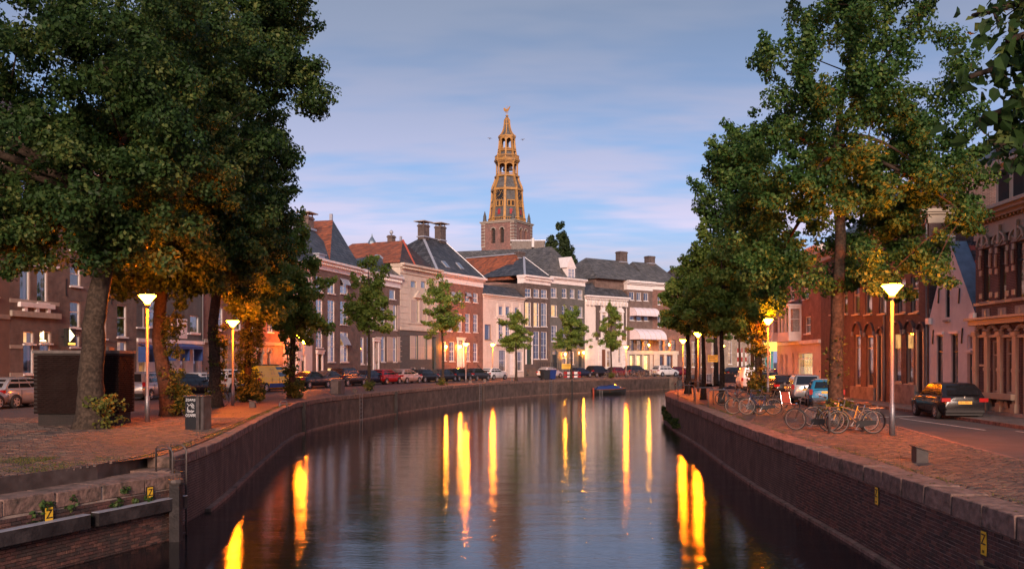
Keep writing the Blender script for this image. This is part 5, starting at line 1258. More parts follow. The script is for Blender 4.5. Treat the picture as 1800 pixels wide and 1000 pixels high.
for k in range(8):
    t = RO+math.pi/4*k; c_, s_ = math.cos(t), math.sin(t)
    m = MB()
    pts = [(r8(a)+.12, tz(b)) for a, b in prof]
    for (a, b), (c, d) in zip(pts, pts[1:]): m.obox((a*c_,a*s_,b),(c*c_,c*s_,d),.68,.5,up=(c_,s_,0))
    m.build('ochre_rib', M['gold'], tw)
    m = MB(); pts = [(r8(a)+.05, tz(b)) for a, b in prof2]
    for (a, b), (c, d) in zip(pts, pts[1:]): m.obox((a*c_,a*s_,b),(c*c_,c*s_,d),.55,.5,up=(c_,s_,0))
    m.build('ochre_rib', M['gold'], tw)
    # bell lantern columns
    rr = r8(19.6)-.25
    MB().lathe([(.38,tz(312)),(.38,tz(310)),(.27,tz(309)),(.25,tz(290)),(.4,tz(288)),(.4,tz(286.5))], 8, (rr*c_,rr*s_)).build('lantern_column', M['gold'], tw)
    r0_, r1_ = r8(19.2), r8(14.6)
    m = MB(); P_ = [(r8(19.5),tz(281)),(r8(17.5),tz(272)),(r8(15.8),tz(262)),(r8(14.8),tz(252)),(r8(14.4),tz(242))]
    for (a, b), (c, d) in zip(P_, P_[1:]): m.obox(((a-.2)*c_,(a-.2)*s_,b),((c-.2)*c_,(c-.2)*s_,d),.42,.42,up=(c_,s_,0))
    m.build('upper_lantern_post', M['gold'], tw)
    # faces between vertices
    t2 = t+math.pi/8; n_ = Vector((math.cos(t2), math.sin(t2), 0)); tt = Vector((-math.sin(t2), math.cos(t2), 0)); ca = math.cos(math.pi/8)
    def face_pt(rad, u, z, o=0): return n_*(rad*ca+o) + tt*u + Vector((0,0,z))
    # balustrades: bottom, bell lantern, upper lantern
    for rad, p0, p1, hw in ((r8(31.5)+.35,392,386,2.1),(r8(19.6)-.2,311.5,307,1.15),(r8(22)-.1,281.5,275.5,1.25),(r8(17.2)-.2,268,263.5,.95)):
        m = MB(); za_, zb_ = tz(p0), tz(p1)
        m.obox(face_pt(rad,-hw,zb_), face_pt(rad,hw,zb_), .22, .18); m.obox(face_pt(rad,-hw,za_+.1), face_pt(rad,hw,za_+.1), .2, .16)
        for q in range(7):
            u_ = -hw+2*hw*(q+.5)/7; m.obox(face_pt(rad,u_,za_+.15), face_pt(rad,u_,zb_-.05), .12, .12)
        m.build('balustrade', M['gold'], tw)
    # arches over the open lanterns
    for rad, ztop, hw, hh in ((r8(19.6)-.25, tz(287.5), 1.0, .9),(r8(14.7)-.1, tz(243), .68, .8)):
        m = MB(); n = 7
        for j in range(n):
            a0, a1 = math.pi*j/n, math.pi*(j+1)/n
            m.obox(face_pt(rad,hw*math.cos(a0),ztop-hh+hh*.7*math.sin(a0)), face_pt(rad,hw*math.cos(a1),ztop-hh+hh*.7*math.sin(a1)), .22, .3)
        m.obox(face_pt(rad,-hw-.1,ztop-.1), face_pt(rad,hw+.1,ztop-.1), .3, .3); m.build('lantern_arch', M['gold'], tw)
    # windows and red shutters of the clock stage
    zz = tz(361); rad = r8(28)
    m = MB()
    for u_ in (-.55, .55):
        m.obox(face_pt(r8(27.6),u_-.42,tz(366),.1), face_pt(r8(26.9),u_-.42,tz(356.5),.1), .16, .3); m.obox(face_pt(r8(27.6),u_+.42,tz(366),.1), face_pt(r8(26.9),u_+.42,tz(356.5),.1), .16, .3)
    m.obox(face_pt(r8(27),-1.1,tz(356),.15), face_pt(r8(27),1.1,tz(356),.15), .3, .3); m.obox(face_pt(r8(27.8),-1.1,tz(366),.15), face_pt(r8(27.8),1.1,tz(366),.15), .3, .22)
    wf = m.build('tower_window', M['gold'], tw)
    m = MB()
    for u_ in (-.55, .55): m.obox(face_pt(r8(27.7),u_,tz(366),.06), face_pt(r8(27),u_,tz(356.5),.06), .75, .1, up=n_)
    m.build('window_pane', M['void'], wf)
    m = MB(); m.obox(face_pt(r8(29.4),0,tz(380),.1), face_pt(r8(28.4),0,tz(371),.1), .9, .12, up=n_); m.build('red_shutter', M['red'], tw)
    m = MB(); 
    m.obox(face_pt(r8(29.4),-.55,tz(380),.1), face_pt(r8(28.2),-.55,tz(369),.1), .14, .22); m.obox(face_pt(r8(29.4),.55,tz(380),.1), face_pt(r8(28.2),.55,tz(369),.1), .14, .22)
    m.build('shutter_frame', M['tower_slate'], tw)
    if k % 2 == 1:     # a clock on every other face
        zc_ = tz(346.8); c0 = face_pt(r8(26.3), 0, zc_, .16)
        ck = MB(); nn = 28; vs = [c0 + tt*(1.45*math.cos(2*math.pi*j/nn)) + Vector((0,0,1.45*math.sin(2*math.pi*j/nn))) for j in range(nn)]
        vs += [v - n_*.3 for v in vs]; ck.add(vs, [tuple(range(nn))] + [(j,(j+1)%nn,(j+1)%nn+nn,j+nn) for j in range(nn)])
        cf = ck.build('clock_face', M['sign_black'], tw)
        hd = MB()
        for j in range(12):
            a = math.pi/6*j; d_ = tt*math.cos(a)+Vector((0,0,math.sin(a))); hd.obox(c0+d_*1.02+n_*.03, c0+d_*1.38+n_*.03, .13, .04, up=n_)
        hd.build('hour_mark', M['gold'], cf)
        hd = MB(); a = R(205); d_ = tt*math.cos(a)+Vector((0,0,math.sin(a))); hd.obox(c0+n_*.06, c0+d_*.75+n_*.06, .16, .04, up=n_)
        a = R(68); d_ = tt*math.cos(a)+Vector((0,0,math.sin(a))); hd.obox(c0+n_*.08, c0+d_*1.15+n_*.08, .12, .04, up=n_); hd.build('clock_hand', M['gold'], cf)
# floors, bells, dark core
for a_, b_, c_ in ((20.5,313,311.5),(22,285,282),(15.5,242,240)): MB().lathe([(r8(a_),tz(b_)),(r8(a_),tz(c_))], 8, rot=RO).build('lantern_floor', M['gold'], tw)
for j in range(3):
    a = 2*math.pi*j/3+.4
    MB().lathe([(.75,tz(300)),(.7,tz(299)),(.5,tz(296)),(.45,tz(293)),(.1,tz(292))], 12, (.95*math.cos(a),.95*math.sin(a))).build('bell', M['steel_dark'], tw)
MB().box(-.12,.12,-.12,.12,tz(313),tz(241)).build('king_post', M['wood_dark'], tw)
pp = [(r8(18)*.92,tz(281)),(r8(16.5)*.9,tz(272)),(r8(15.5)*.86,tz(264))]
MB().lathe(pp, 8, rot=RO).build('upper_slate_skirt', M['tower_slate'], tw)
# little crown spire, ball and weathercock
MB().lathe([(r8(15),tz(240)),(r8(10.5),tz(236)),(r8(7.8),tz(231)),(r8(6),tz(225)),(r8(4.8),tz(219)),(r8(4.6),tz(212)),(r8(3),tz(209)),(r8(1.6),tz(206)),(.05,tz(204))], 8, rot=RO).build('spire', M['tower_slate'], tw)
for k in range(8):
    t = RO+math.pi/4*k; c_, s_ = math.cos(t), math.sin(t); m = MB(); P_ = [(r8(15.3),tz(240)),(r8(10.8),tz(236)),(r8(8.1),tz(231)),(r8(6.2),tz(225)),(r8(5.2),tz(219)),(r8(4.9),tz(212)),(r8(2.2),tz(207))]
    for (a, b), (c, d) in zip(P_, P_[1:]): m.obox((a*c_,a*s_,b),(c*c_,c*s_,d),.26,.22,up=(c_,s_,0))
    m.build('spire_rib', M['gold'], tw)
MB().lathe([(r8(5.6),tz(219.5)),(r8(5.6),tz(218))], 8, rot=RO).lathe([(r8(5.3),tz(212)),(r8(5.3),tz(210.5))], 8, rot=RO).build('spire_ring', M['gold'], tw)
MB().lathe([(.08,tz(206)),(.45,tz(204.5)),(.45,tz(203.5)),(.08,tz(202)),(.06,tz(186))], 8).build('finial', M['gold'], tw)
zc_ = tz(193.5)
MB().prism([(-1.0,zc_-.1),(-.6,zc_-.5),(.3,zc_-.5),(.7,zc_+.1),(1.1,zc_+.9),(.7,zc_+.8),(.3,zc_+.3),(-.3,zc_+.2),(-.7,zc_+.7),(-1.2,zc_+.6)], .12, o=-.06).build('weathercock', M['gold'], tw)
MB().obox((-.5,0,tz(198)),(.5,0,tz(198)),.08,.08).build('vane_arm', M['gold'], tw)

# the church nave and roofs behind the row, with the flat plant room
nv = thing('church_nave', 'long grey slate church roof behind the houses at the foot of the tower', 'church', (0,0,0))
Yn = 190.0
x0_, x1_ = PX(800,Yn), PX(975,Yn); zr = ZH(437,Yn); ze_ = ZH(500,Yn)
m = MB(); m.v = [(x0_-3,Yn-8,ze_),(x1_+2,Yn-8,ze_),(x1_+2,Yn+8,ze_),(x0_-3,Yn+8,ze_),(x0_,Yn,zr-.6),(x1_-6,Yn,zr)]; m.f = [(0,1,5,4),(1,2,5),(2,3,4,5),(3,0,4)]; m.m = [0]*4
m.build('roof', M['slate_grey'], nv); MB().box(x0_-3,x1_+2,Yn-7.5,Yn+7.5,0,ze_).build('wall', M['brick_tower'], nv)
pr_ = thing('rooftop_plant_room', 'flat roofed plant room with a white flue in front of the tower', 'rooftop structure', (PX(928,198),198,0))
MB().box(-3.6,3.6,-1,3,ZH(480,198),ZH(424.5,198)).build('wall', M['steel_dark'], pr_); MB().box(-3.8,3.8,-1.2,3.2,ZH(424.5,198),ZH(423,198)).build('roof', M['lead'], pr_)
MB().tube([(1.05,-1.5,ZH(436,198)),(1.05,-1.5,ZH(420.5,198))], .32, 10).build('flue', M['white'], pr_)

# ================================================================ TREES
def leaves_mesh(name, centers, radii, n, size, m, seed, flat=.75, gold=0.0):
    """n folded leaves scattered in clumps; every leaf its own little face pair with its own tint"""
    rg = np.random.RandomState(seed)
    C_ = np.array(centers); Rd = np.array(radii)
    w_ = Rd**2.2; w_ = w_/w_.sum()
    idx = rg.choice(len(C_), n, p=w_)
    d = rg.normal(size=(n,3)); d /= np.linalg.norm(d, axis=1)[:,None]
    rr = (rg.rand(n)**.45)[:,None]*Rd[idx][:,None]
    d[:,2] *= flat
    P = C_[idx] + d*rr
    # leaf frames: normals lean outward and up
    nr = d + rg.normal(size=(n,3))*.55 + np.array([0,0,.35]); nr /= np.linalg.norm(nr, axis=1)[:,None]
    ax = rg.normal(size=(n,3)); ax -= (ax*nr).sum(1)[:,None]*nr; ax /= np.linalg.norm(ax, axis=1)[:,None]
    bx = np.cross(nr, ax); s = size*(.6+.8*rg.rand(n))[:,None]
    V = np.empty((n,4,3)); V[:,0] = P-ax*s*.55; V[:,1] = P+bx*s*.42+nr*s*.12; V[:,2] = P+ax*s*.6-nr*s*.1; V[:,3] = P-bx*s*.42+nr*s*.12
    me = bpy.data.meshes.new(name); me.vertices.add(n*4); me.vertices.foreach_set('co', V.reshape(-1))
    tri = np.arange(n)[:,None]*4 + np.array([0,1,2,0,2,3])[None,:]
    me.loops.add(n*6); me.loops.foreach_set('vertex_index', tri.reshape(-1).astype(np.int32))
    me.polygons.add(n*2); me.polygons.foreach_set('loop_start', (np.arange(n*2)*3).astype(np.int32)); me.polygons.foreach_set('loop_total', np.full(n*2,3,np.int32))
    clump = rg.rand(len(C_))
    tint = np.clip(.55*clump[idx] + .6*rg.rand(n)**1.5, 0, 1)
    at = me.attributes.new('tint', 'FLOAT', 'FACE'); at.data.foreach_set('value', np.repeat(tint, 2).astype(np.float32))
    me.materials.append(m); me.update(); me.validate(); return me

def crown_centers(blobs, k, seed, shell=.55, rmin=.5, rmax=1.1):
    """blobs: (x,y,z,rx,ry,rz). clump centres, most near the surface"""
    rg = np.random.RandomState(seed); vol = np.array([b[3]*b[4]*b[5] for b in blobs])**.67; vol = vol/vol.sum(); out_ = []; rad = []
    for i in rg.choice(len(blobs), k, p=vol):
        b = blobs[i]; d = rg.normal(size=3); d /= np.linalg.norm(d); t = shell+(1-shell)*rg.rand() if rg.rand() < .8 else rg.rand()*shell
        t *= 1 + .10*math.sin(3.1*d[0]*5+seed) * math.cos(d[2]*6+seed)
        out_.append((b[0]+d[0]*b[3]*t, b[1]+d[1]*b[4]*t, b[2]+d[2]*b[5]*t)); rad.append(rmin+(rmax-rmin)*rg.rand()**1.4)
    return out_, rad

def make_tree(label, base, trunk, blobs, nclump, nleaf, leaf, lm, seed, group, trad=.3, limbs=7, rmin=.45, rmax=1.0, shell=.55, ivy=None, bush=None, name='street_tree', sprig=0, twigs=26):
    """trunk: list of (dx,dy,z); blobs relative to base"""
    rg = random.Random(seed)
    t = thing(name, label, 'tree', (base[0], base[1], 0), 0, group)
    n = len(trunk); pts = []; rs = []
    # finer trunk with root flare and wobble
    for i in range(n-1):
        a, b = Vector(trunk[i]), Vector(trunk[i+1])
        for j in range(5):
            f = (i+j/5)/(n-1); p = a.lerp(b, j/5) + Vector((rg.uniform(-.03,.03), rg.uniform(-.03,.03), 0))*trad*2
            pts.append(p); rs.append(trad*(1-.42*f)*(1+.55*math.exp(-p.z/.28*.8)))
    pts.append(Vector(trunk[-1])); rs.append(trad*.5); pts[0].z = -.15
    MB().tube(pts, rs, 12).build('trunk', M['bark'], t, smooth=True)
    cs, rad = crown_centers(blobs, nclump, seed, shell, rmin, rmax)
    top = Vector(trunk[-1]); fork = Vector(trunk[-2]).lerp(top, .6)
    # limbs reach for blob centres, twigs for clumps
    tg = [Vector(cs[rg.randrange(len(cs))]) for _ in range(limbs)]; tips = []
    for q in tg:
        st = fork.lerp(top, rg.random()) if q.z < top.z+1 else top.lerp(fork, .2*rg.random())
        mid = st.lerp(q, .45) + Vector((rg.uniform(-.3,.3), rg.uniform(-.3,.3), .35+rg.random()*.4)); r0 = trad*.42
        P = [st]+[((1-s)**2)*st+2*s*(1-s)*mid+s*s*q for s in (.2,.4,.6,.8,1)]
        MB().tube(P, [r0,r0*.8,r0*.62,r0*.46,r0*.3,r0*.12], 7).build('limb', M['bark'], t, smooth=True); tips += P[2:]
    tw_ = MB()
    for _ in range(twigs):
        q = Vector(cs[rg.randrange(len(cs))]); st = min(tips, key=lambda p: (p-q).length) if tips else top
        mid = st.lerp(q, .5)+Vector((0,0,.2)); tw_.tube([st, mid, q], [trad*.09, trad*.06, .008], 4, cap=False)
    if tw_.v: tag(tw_.build('twigs', M['bark'], t), kind='stuff')
    # ragged outer sprigs
    n0 = len(cs)
    for _ in range(sprig):
        i = rg.randrange(n0); c = Vector(cs[i]); b = blobs[0]; d = (c-Vector(b[:3])); d.normalize(); L0 = rg.uniform(.3, .8)
        for j in range(4): cs.append(tuple(c+d*(rad[i]*.8+L0*j/4)+Vector((0,0,.08*j)))); rad.append(.34-.05*j)
    cr_ = link('crown', leaves_mesh('crown', cs, rad, nleaf, leaf, lm, seed), t)
    if ivy:
        z0, z1, n_, rr = ivy; c2 = []; r2 = []
        for _ in range(60):
            z = rg.uniform(z0, z1); f = z/trunk[-1][2]; a = rg.uniform(0, 6.28)
            p = Vector(trunk[0]).lerp(Vector(trunk[-1]), min(1, max(0, f))); c2.append((p.x+rr*.75*math.cos(a), p.y+rr*.75*math.sin(a), z)); r2.append(rr*.7)
        link('ivy', leaves_mesh('ivy', c2, r2, n_, leaf*.8, M['ivy'], seed+5), t)
    if bush:
        n_, rr, hh = bush[:3]; c2 = []; r2 = []
        for _ in range(16): a = rg.uniform(0, 6.28); q = rg.random(); c2.append((rr*q*math.cos(a)+(bush[3] if len(bush) > 3 else 0), rr*q*math.sin(a)-.15, rg.uniform(.15, hh))); r2.append(rg.uniform(.2, .38))
        link('basal_shoots', leaves_mesh('basal_shoots', c2, r2, n_, leaf*.85, M['ivy'], seed+9), t)
    return t
GT = 'lime trees along the quays'
b = G(160,753)
make_tree('huge tree at far left whose thick furrowed trunk stands before the brick kiosk', b, [(0,0,0),(.0,0,1.6),(.1,0,3.4),(.35,.1,5.2),(.2,.2,8)],
    [(-.5,.2,9.6,5.0,4.6,4.6),(1.2,-.3,8.6,3.1,3.4,3.2),(-4.2,0,8.6,4.2,4,3.8),(-.4,0,12.8,4.8,4.4,3.6),(-3.6,-.6,5.9,3.0,2.6,1.5),(-7.5,0,9.5,3.4,3.2,4.6),(1.4,-.4,6.2,1.9,1.9,.9)], 760, 140000, .125, M['leaf_dark'], 11, GT, .44, 12, .32, .8, sprig=90, bush=(500,.5,1.0,.6), twigs=40)
b = G(300,730)
make_tree('leaning ivy clad tree right behind the nearest left lamp', b, [(0,0,0),(-.25,0,1.5),(-.5,0,3.2),(-.4,.1,5.5),(0,.2,9)],
    [(.4,.5,10.0,3.8,4.2,4.8),(1.0,0,6.2,2.6,2.6,1.3),(.4,.4,15,3.6,3.6,3.2),(-1.2,0,5.6,1.9,1.9,.9),(2.2,0,8.4,2.0,2.4,2.6)], 520, 95000, .14, M['leaf_dark'], 12, GT, .33, 9, .35, .85, sprig=60, ivy=(.3,4.2,1500,.42), bush=(1100,.6,1.1,.55))
b = G(378,715)
make_tree('tall dark tree whose crown hangs far out over the water left of the sky', b, [(0,0,0),(0,0,2),(-.1,0,4.2),(.3,.2,8),(.5,.2,12)],
    [(1.0,.5,11.5,2.8,3.4,6.0),(.4,.5,7.4,2.3,2.6,2.1),(.8,0,18,3.8,4.0,3.6),(3.4,0,17.0,1.8,1.8,1.5),(4.9,0,15.6,1.15,1.2,1.5),(2.6,0,9.2,1.2,1.2,2.6),(3.2,0,19.4,2.2,2.2,1.3),(2.8,0,12.6,1.2,1.3,1.7)], 520, 92000, .145, M['leaf_dark'], 13, GT, .31, 10, .35, .85, sprig=110, ivy=(.3,4,1400,.38))
b = G(436,706)
make_tree('tree with a trunk wrapped thick in yellow green ivy beside the yellow van', b, [(0,0,0),(0,0,2),(0,0,4.2),(.1,.1,7)],
    [(.2,.3,7.2,2.0,2.4,2.4),(.6,.2,5.4,1.6,1.8,.9)], 150, 24000, .16, M['leaf_light'], 14, GT, .22, 6, .45, .9, ivy=(.2,4.6,3600,.62), bush=(2000,.85,.8,-.1), sprig=20)
b = G(512,699)
make_tree('tree with a rounded crown in front of the tall brown house, ivy at its foot', b, [(0,0,0),(.05,0,1.6),(.1,0,3.4),(0,0,6)],
    [(-.2,0,7.0,2.1,2.1,3.1),(.6,0,4.8,1.6,1.7,1.4),(.1,0,9.6,1.2,1.2,1.3)], 150, 22000, .17, M['leaf_light'], 15, GT, .22, 6, .32, .7, ivy=(.2,3.4,900,.42), bush=(900,.6,1.0,.25), sprig=35)
def small_tree(px, Y, zlo, zhi, r, seed, label, lm='leaf_light', n=9000, asym=(0,0), tr=.14, bush=True, leaf=.19, dens=None):
    x = PX(px, Y); zc = (zlo+zhi)/2; hz = (zhi-zlo)/2
    rq = random.Random(seed)
    bl = [(rq.uniform(-.6,.6)*r, rq.uniform(-.4,.4)*r, zlo+hz*rq.uniform(.5,1.5), r*rq.uniform(.3,.5), r*.4, hz*rq.uniform(.2,.32)) for _ in range(3)] + [(asym[0]*.3, 0, zlo+hz*.62, r, r, hz*.62),(asym[0], asym[1], zlo+hz*1.2, r*.66, r*.66, hz*.6),(-asym[0]*.6, 0, zlo+hz*.5, r*.9, r*.75, hz*.4),(asym[0]*.8, 0, zhi-hz*.42, r*.5, r*.5, hz*.36)]
    return make_tree(label, (x, Y), [(0,0,0),(.05,0,zlo*.5),(0,0,zlo),(asym[0]*.4,0,zc)], bl, (dens or 60)+40, n, leaf*.9, M[lm], seed, GT, tr, 8, .26, .6, .35, bush=(260,.45,.7) if bush else None, sprig=12, twigs=18)
small_tree(648, 70, 3.8, 11.6, 2.1, 21, 'slender light green tree standing before the brick house with shutters', n=8500, asym=(.35,0))
small_tree(778, 87, 4.2, 10.9, 2.3, 22, 'thin light green tree before the cream and charcoal house', n=6500, asym=(-.5,0))
small_tree(907, 103, 3.3, 8.3, 2.1, 23, 'small green tree before the low pale pink house', 'leaf_light', n=7000, bush=False)
small_tree(1004, 115.5, 3.2, 9.6, 3.0, 24, 'broad crowned young tree before the dark grey house', 'leaf_light', n=10000, bush=False)
small_tree(1074, 123, 3.4, 10.2, 2.6, 25, 'dark young tree before the white house with the slate pyramid roof', 'leaf_light', n=9500)
# right bank
make_tree('large tree on the right quay, its trunk lamplit orange above parked bicycles', (11.1,31.2), [(0,0,0),(0,0,1.8),(.05,0,4.0),(.2,.1,6.5),(0,.1,10)],
    [(-.2,.2,9.0,4.0,4.0,3.4),(2.6,0,8.0,2.8,2.8,2.6),(-2.3,0,7.9,2.1,2.5,2.6),(.7,0,12.6,3.5,3.0,2.5),(.9,.1,15.4,3.0,2.6,2.2),(1.4,0,5.4,2.8,2.4,1.0),(-1.6,0,5.2,2.0,2.0,.9),(3.4,.2,10.4,1.2,1.2,1.2),(-1.9,.2,10.4,1.2,1.3,1.2)], 470, 100000, .115, M['leaf'], 31, GT, .27, 14, .28, .68, sprig=150, ivy=(1.4,3.0,160,.42), bush=(700,.55,.8), twigs=60)
make_tree('ivy wrapped tree behind the first bicycle rack on the right quay', (15.3,56.5), [(0,0,0),(0,0,2.2),(-.1,0,5),(-.2,.1,9)],
    [(-1.2,0,11.0,2.7,3.0,4.4),(-1.0,0,14.4,1.7,2.0,3.0),(-.6,0,6.4,2.7,2.4,1.5),(.8,0,8.6,2.6,2.4,2.6),(-2.0,0,8.4,1.9,2.0,2.2)], 210, 46000, .165, M['leaf'], 32, GT, .26, 7, .5, .95, ivy=(.2,6.5,3200,.58), bush=(800,.7,1.0), sprig=70)
small_tree(1268, 48.3, 3.6, 9.3, 2.1, 33, 'slim quay tree behind the bicycle with the orange fork', 'leaf_light', n=11000, tr=.15, bush=False, asym=(.3,0))
small_tree(1236, 53.5, 3.6, 9.8, 2.1, 34, 'quay tree between the two lamps and the steel hoops', 'leaf_light', n=10000, tr=.15, bush=False, asym=(-.3,0))
small_tree(1209, 63.5, 3.6, 10.2, 3.0, 35, 'outermost tree on the rounded end of the right quay', 'leaf_light', n=15000, tr=.2, bush=False, asym=(.2,0), dens=80)
small_tree(1225, 80, 3.8, 12, 3.6, 36, 'round green tree behind the lamps at the bend of the right quay', 'leaf_light', n=15000, tr=.24, bush=False, dens=90, leaf=.22)
small_tree(1258, 92, 4, 13.5, 4.0, 37, 'tree behind the yellow road sign near the bridge', 'leaf_light', n=15000, tr=.26, bush=False, dens=90, leaf=.24)
small_tree(1300, 112, 4, 13, 3.6, 38, 'far street tree before the teal netted scaffold', 'leaf', n=9000, tr=.2, bush=False, leaf=.26)
small_tree(1322, 78, 3.6, 9.6, 2.6, 39, 'street tree between the ivy trunk and the white van', 'leaf_light', n=9000, tr=.2, bush=False, leaf=.22)
# poplars behind the roofs
pt = thing('poplar_tree', 'tall dark poplar rising behind the grey house roof', 'tree', (PX(984,215),215,0))
MB().tube([(0,0,0),(0,0,14),(0,0,32)],[.6,.45,.1],8).build('trunk', M['bark'], pt)
cs=[];rd=[]; rg=random.Random(5)
for cx_,z0_,z1_,r_ in ((-2.2,22,31.5,1.5),(.2,22,34.5,2.2),(2.6,21,29,1.5),(1.2,20,31,1.9),(4.6,20,25,1.4)):
    for _ in range(40):
        z=rg.uniform(z0_,z1_); q=r_*math.sqrt(max(.08,1-abs((z-z0_)/(z1_-z0_)*1.25-.25)**1.6)); a=rg.uniform(0,6.28); cs.append((cx_+q*.8*math.cos(a),q*.8*math.sin(a),z)); rd.append(.75)
link('crown', leaves_mesh('crown', cs, rd, 22000, .42, M['poplar'], 77, flat=1.3), pt)

# the near tree whose hanging branch enters at the upper right: its trunk stands right of the frame
nb = thing('overhanging_tree', 'near dark branch with large leaves hanging in at the top right corner', 'tree', (10.2,8.4,0))
MB().tube([(0,0,-.12),(0,0,2),(-.1,0,4.6)],[.34,.27,.2],12).build('trunk', M['bark'], nb, smooth=True)
rg = random.Random(8)
brs = [[(-.1,0,4.4),(-2.5,.1,5.6),(-4.4,.1,5.75),(-5.2,0,5.6),(-6.0,-.1,5.35)], [(-.1,0,4.4),(-2.5,.1,5.2),(-4.3,-.1,5.2),(-5.1,-.1,5.1),(-6.05,-.15,4.78)], [(-2.5,.1,5.2),(-3.6,.2,5.0),(-4.5,.2,4.85),(-5.2,.2,4.72),(-5.75,.2,4.5)], [(-2.5,.1,5.2),(-3.4,.2,4.7),(-4.5,.15,4.42),(-5.1,.1,4.36),(-5.7,.1,4.22)], [(-4.3,-.1,5.2),(-4.8,-.3,5.25),(-5.3,-.35,5.2),(-5.85,-.4,5.02)]]
lp_ = []
for k in range(3):
    mb = MB(); s_ = 1.15+.15*k; P_ = [(0,0,0),(.03,.035,.01),(.085,.045,.012),(.13,.0,-.015),(.085,-.045,.012),(.03,-.035,.01),(.05,0,-.006),(.09,0,-.012)]
    mb.v = [tuple(c*s_ for c in p) for p in P_]; mb.f = [(0,6,1),(1,6,7,2),(2,7,3),(3,7,4),(4,7,6,5),(5,6,0)]; mb.m = [0]*6
    me = mb.mesh('leaf', M['leaf_dark']); a_ = me.attributes.new('tint','FLOAT','FACE'); a_.data.foreach_set('value', [.15+.2*k]*6); lp_.append(me)
for br in brs:
    n = len(br); br = [Vector(p) for p in br]; MB().tube(br, [.09*(1-i/(n-.2))+.008 for i in range(n)], 7).build('branch', M['bark'], nb, smooth=True)
    for _ in range(44):
        i = rg.choice([n-2,n-2,n-3]); p = br[i].lerp(br[i+1], rg.random()); off = Vector((rg.gauss(0,.2), rg.gauss(0,.2), rg.gauss(-.03,.12)))
        link('leaf', rg.choice(lp_), nb, p+off, (rg.uniform(-1.2,1.2), rg.uniform(0,1.3), rg.uniform(0,6.28)))

cs = []; rd = []
for br in brs:
    for _ in range(46):
        n = len(br); i = rg.choice([n-2,n-3,n-3]); p = Vector(br[i]).lerp(Vector(br[i+1]), rg.random()); cs.append((p.x+rg.gauss(0,.16), p.y+rg.gauss(0,.16), p.z+rg.gauss(-.06,.12))); rd.append(.16)
        MB().tube([p, Vector(cs[-1])], [.008,.003], 4).build('twig', M['bark'], nb)
tag(link('foliage', leaves_mesh('foliage', cs, rd, 1900, .085, M['leaf_dark'], 51), nb), kind='stuff')

# weeds and grass
def tuft(x, y, z, n, r, h, label, seed, mm='ivy', name='weeds', size=.07):
    cs=[];rd=[]; rg=random.Random(seed)
    for _ in range(14): a=rg.uniform(0,6.28); q=r*rg.random(); cs.append((x+q*math.cos(a), y+q*math.sin(a), z+rg.random()*h)); rd.append(.09+.05*rg.random())
    return cs, rd
cs=[];rd=[]
rg=random.Random(3)
for i in range(60):       # hanging growth under the low coping and along the right wall foot
    if i < 26:
        t_ = rg.random(); x=-11.4+t_*3.7; y=11.3+t_*9.0; x+=.10; z=rg.uniform(-.85,-.5)
        for _ in range(4): cs.append((x+rg.uniform(0,.08), y+rg.uniform(-.15,.15), z+rg.uniform(-.12,.1))); rd.append(.1)
    else:
        y=rg.uniform(50,66); x=interp(RQ,y)-.1; z=rg.uniform(ZW+.08,ZW+.35)+(.4*rg.random() if y > 48 else 0)
        for _ in range(4): cs.append((x+rg.uniform(-.1,.05), y+rg.uniform(-.4,.4), z+rg.uniform(-.05,.2))); rd.append(.14)
tag(link('wall_plants', leaves_mesh('wall_plants', cs, rd, 5200, .075, M['leaf_dark'], 41)), 'ferns and weeds rooted in the quay wall joints', None, kind='stuff')
def blades(name, pts, h, mm, seed):
    rg_ = np.random.RandomState(seed); n = len(pts); P = np.array(pts); a = rg_.rand(n)*6.28; hh = h*(.4+.8*rg_.rand(n)); l = rg_.normal(size=(n,2))*h*.5
    V = np.zeros((n,3,3)); V[:,0,:2] = P[:,:2]+np.stack([np.cos(a),np.sin(a)],1)*.008; V[:,1,:2] = P[:,:2]-np.stack([np.cos(a),np.sin(a)],1)*.008; V[:,2,:2] = P[:,:2]+l; V[:,:2,2] = P[:,2:3]; V[:,2,2] = P[:,2]+hh
    me = bpy.data.meshes.new(name); me.from_pydata(V.reshape(-1,3).tolist(), [], (np.arange(n)[:,None]*3+np.arange(3)).tolist())
    at = me.attributes.new('tint','FLOAT','FACE'); at.data.foreach_set('value', rg_.rand(n).astype(np.float32)); me.materials.append(mm)
    return tag(link(name, me), kind='stuff')
pts=[]
for _ in range(9000):
    if rg.random() < .55:
        y=rg.uniform(16,21); x=interp(up,y)-.1-abs(rg.gauss(0,.8)); 
        if rg.random() < .5: x -= 1.5
    elif rg.random() < .5: y=rg.uniform(12,60); x=interp(RQ,y)+.66+abs(rg.gauss(0,.05))
    else: y=rg.uniform(21,48); x=interp(up,y)+rg.uniform(.05,.3)
    if math.sin(x*2.7)*math.sin(y*1.9) > -.2: pts.append((x,y,.0))
blades('grass', pts, .05, M['ivy'], 4)
pts=[]
rg2=np.random.RandomState(9)
fl=MB()
for _ in range(1500):
    if rg.random()<.55: y=rg.uniform(16,40); x=interp(up,y)-abs(rg.gauss(0,2.4))-.1
    else: y=rg.uniform(12,40); x=interp(RQ,y)+rg.uniform(.0,4)
    a=rg.uniform(0,6.28); s_=rg.uniform(.02,.04); c_,sn=math.cos(a),math.sin(a); z_=.035
    fl.add([(x-s_*c_,y-s_*sn,z_),(x+s_*.6*sn,y-s_*.6*c_,z_+.012),(x+s_*c_,y+s_*sn,z_),(x-s_*.6*sn,y+s_*.6*c_,z_+.01)],[(0,1,2,3)])
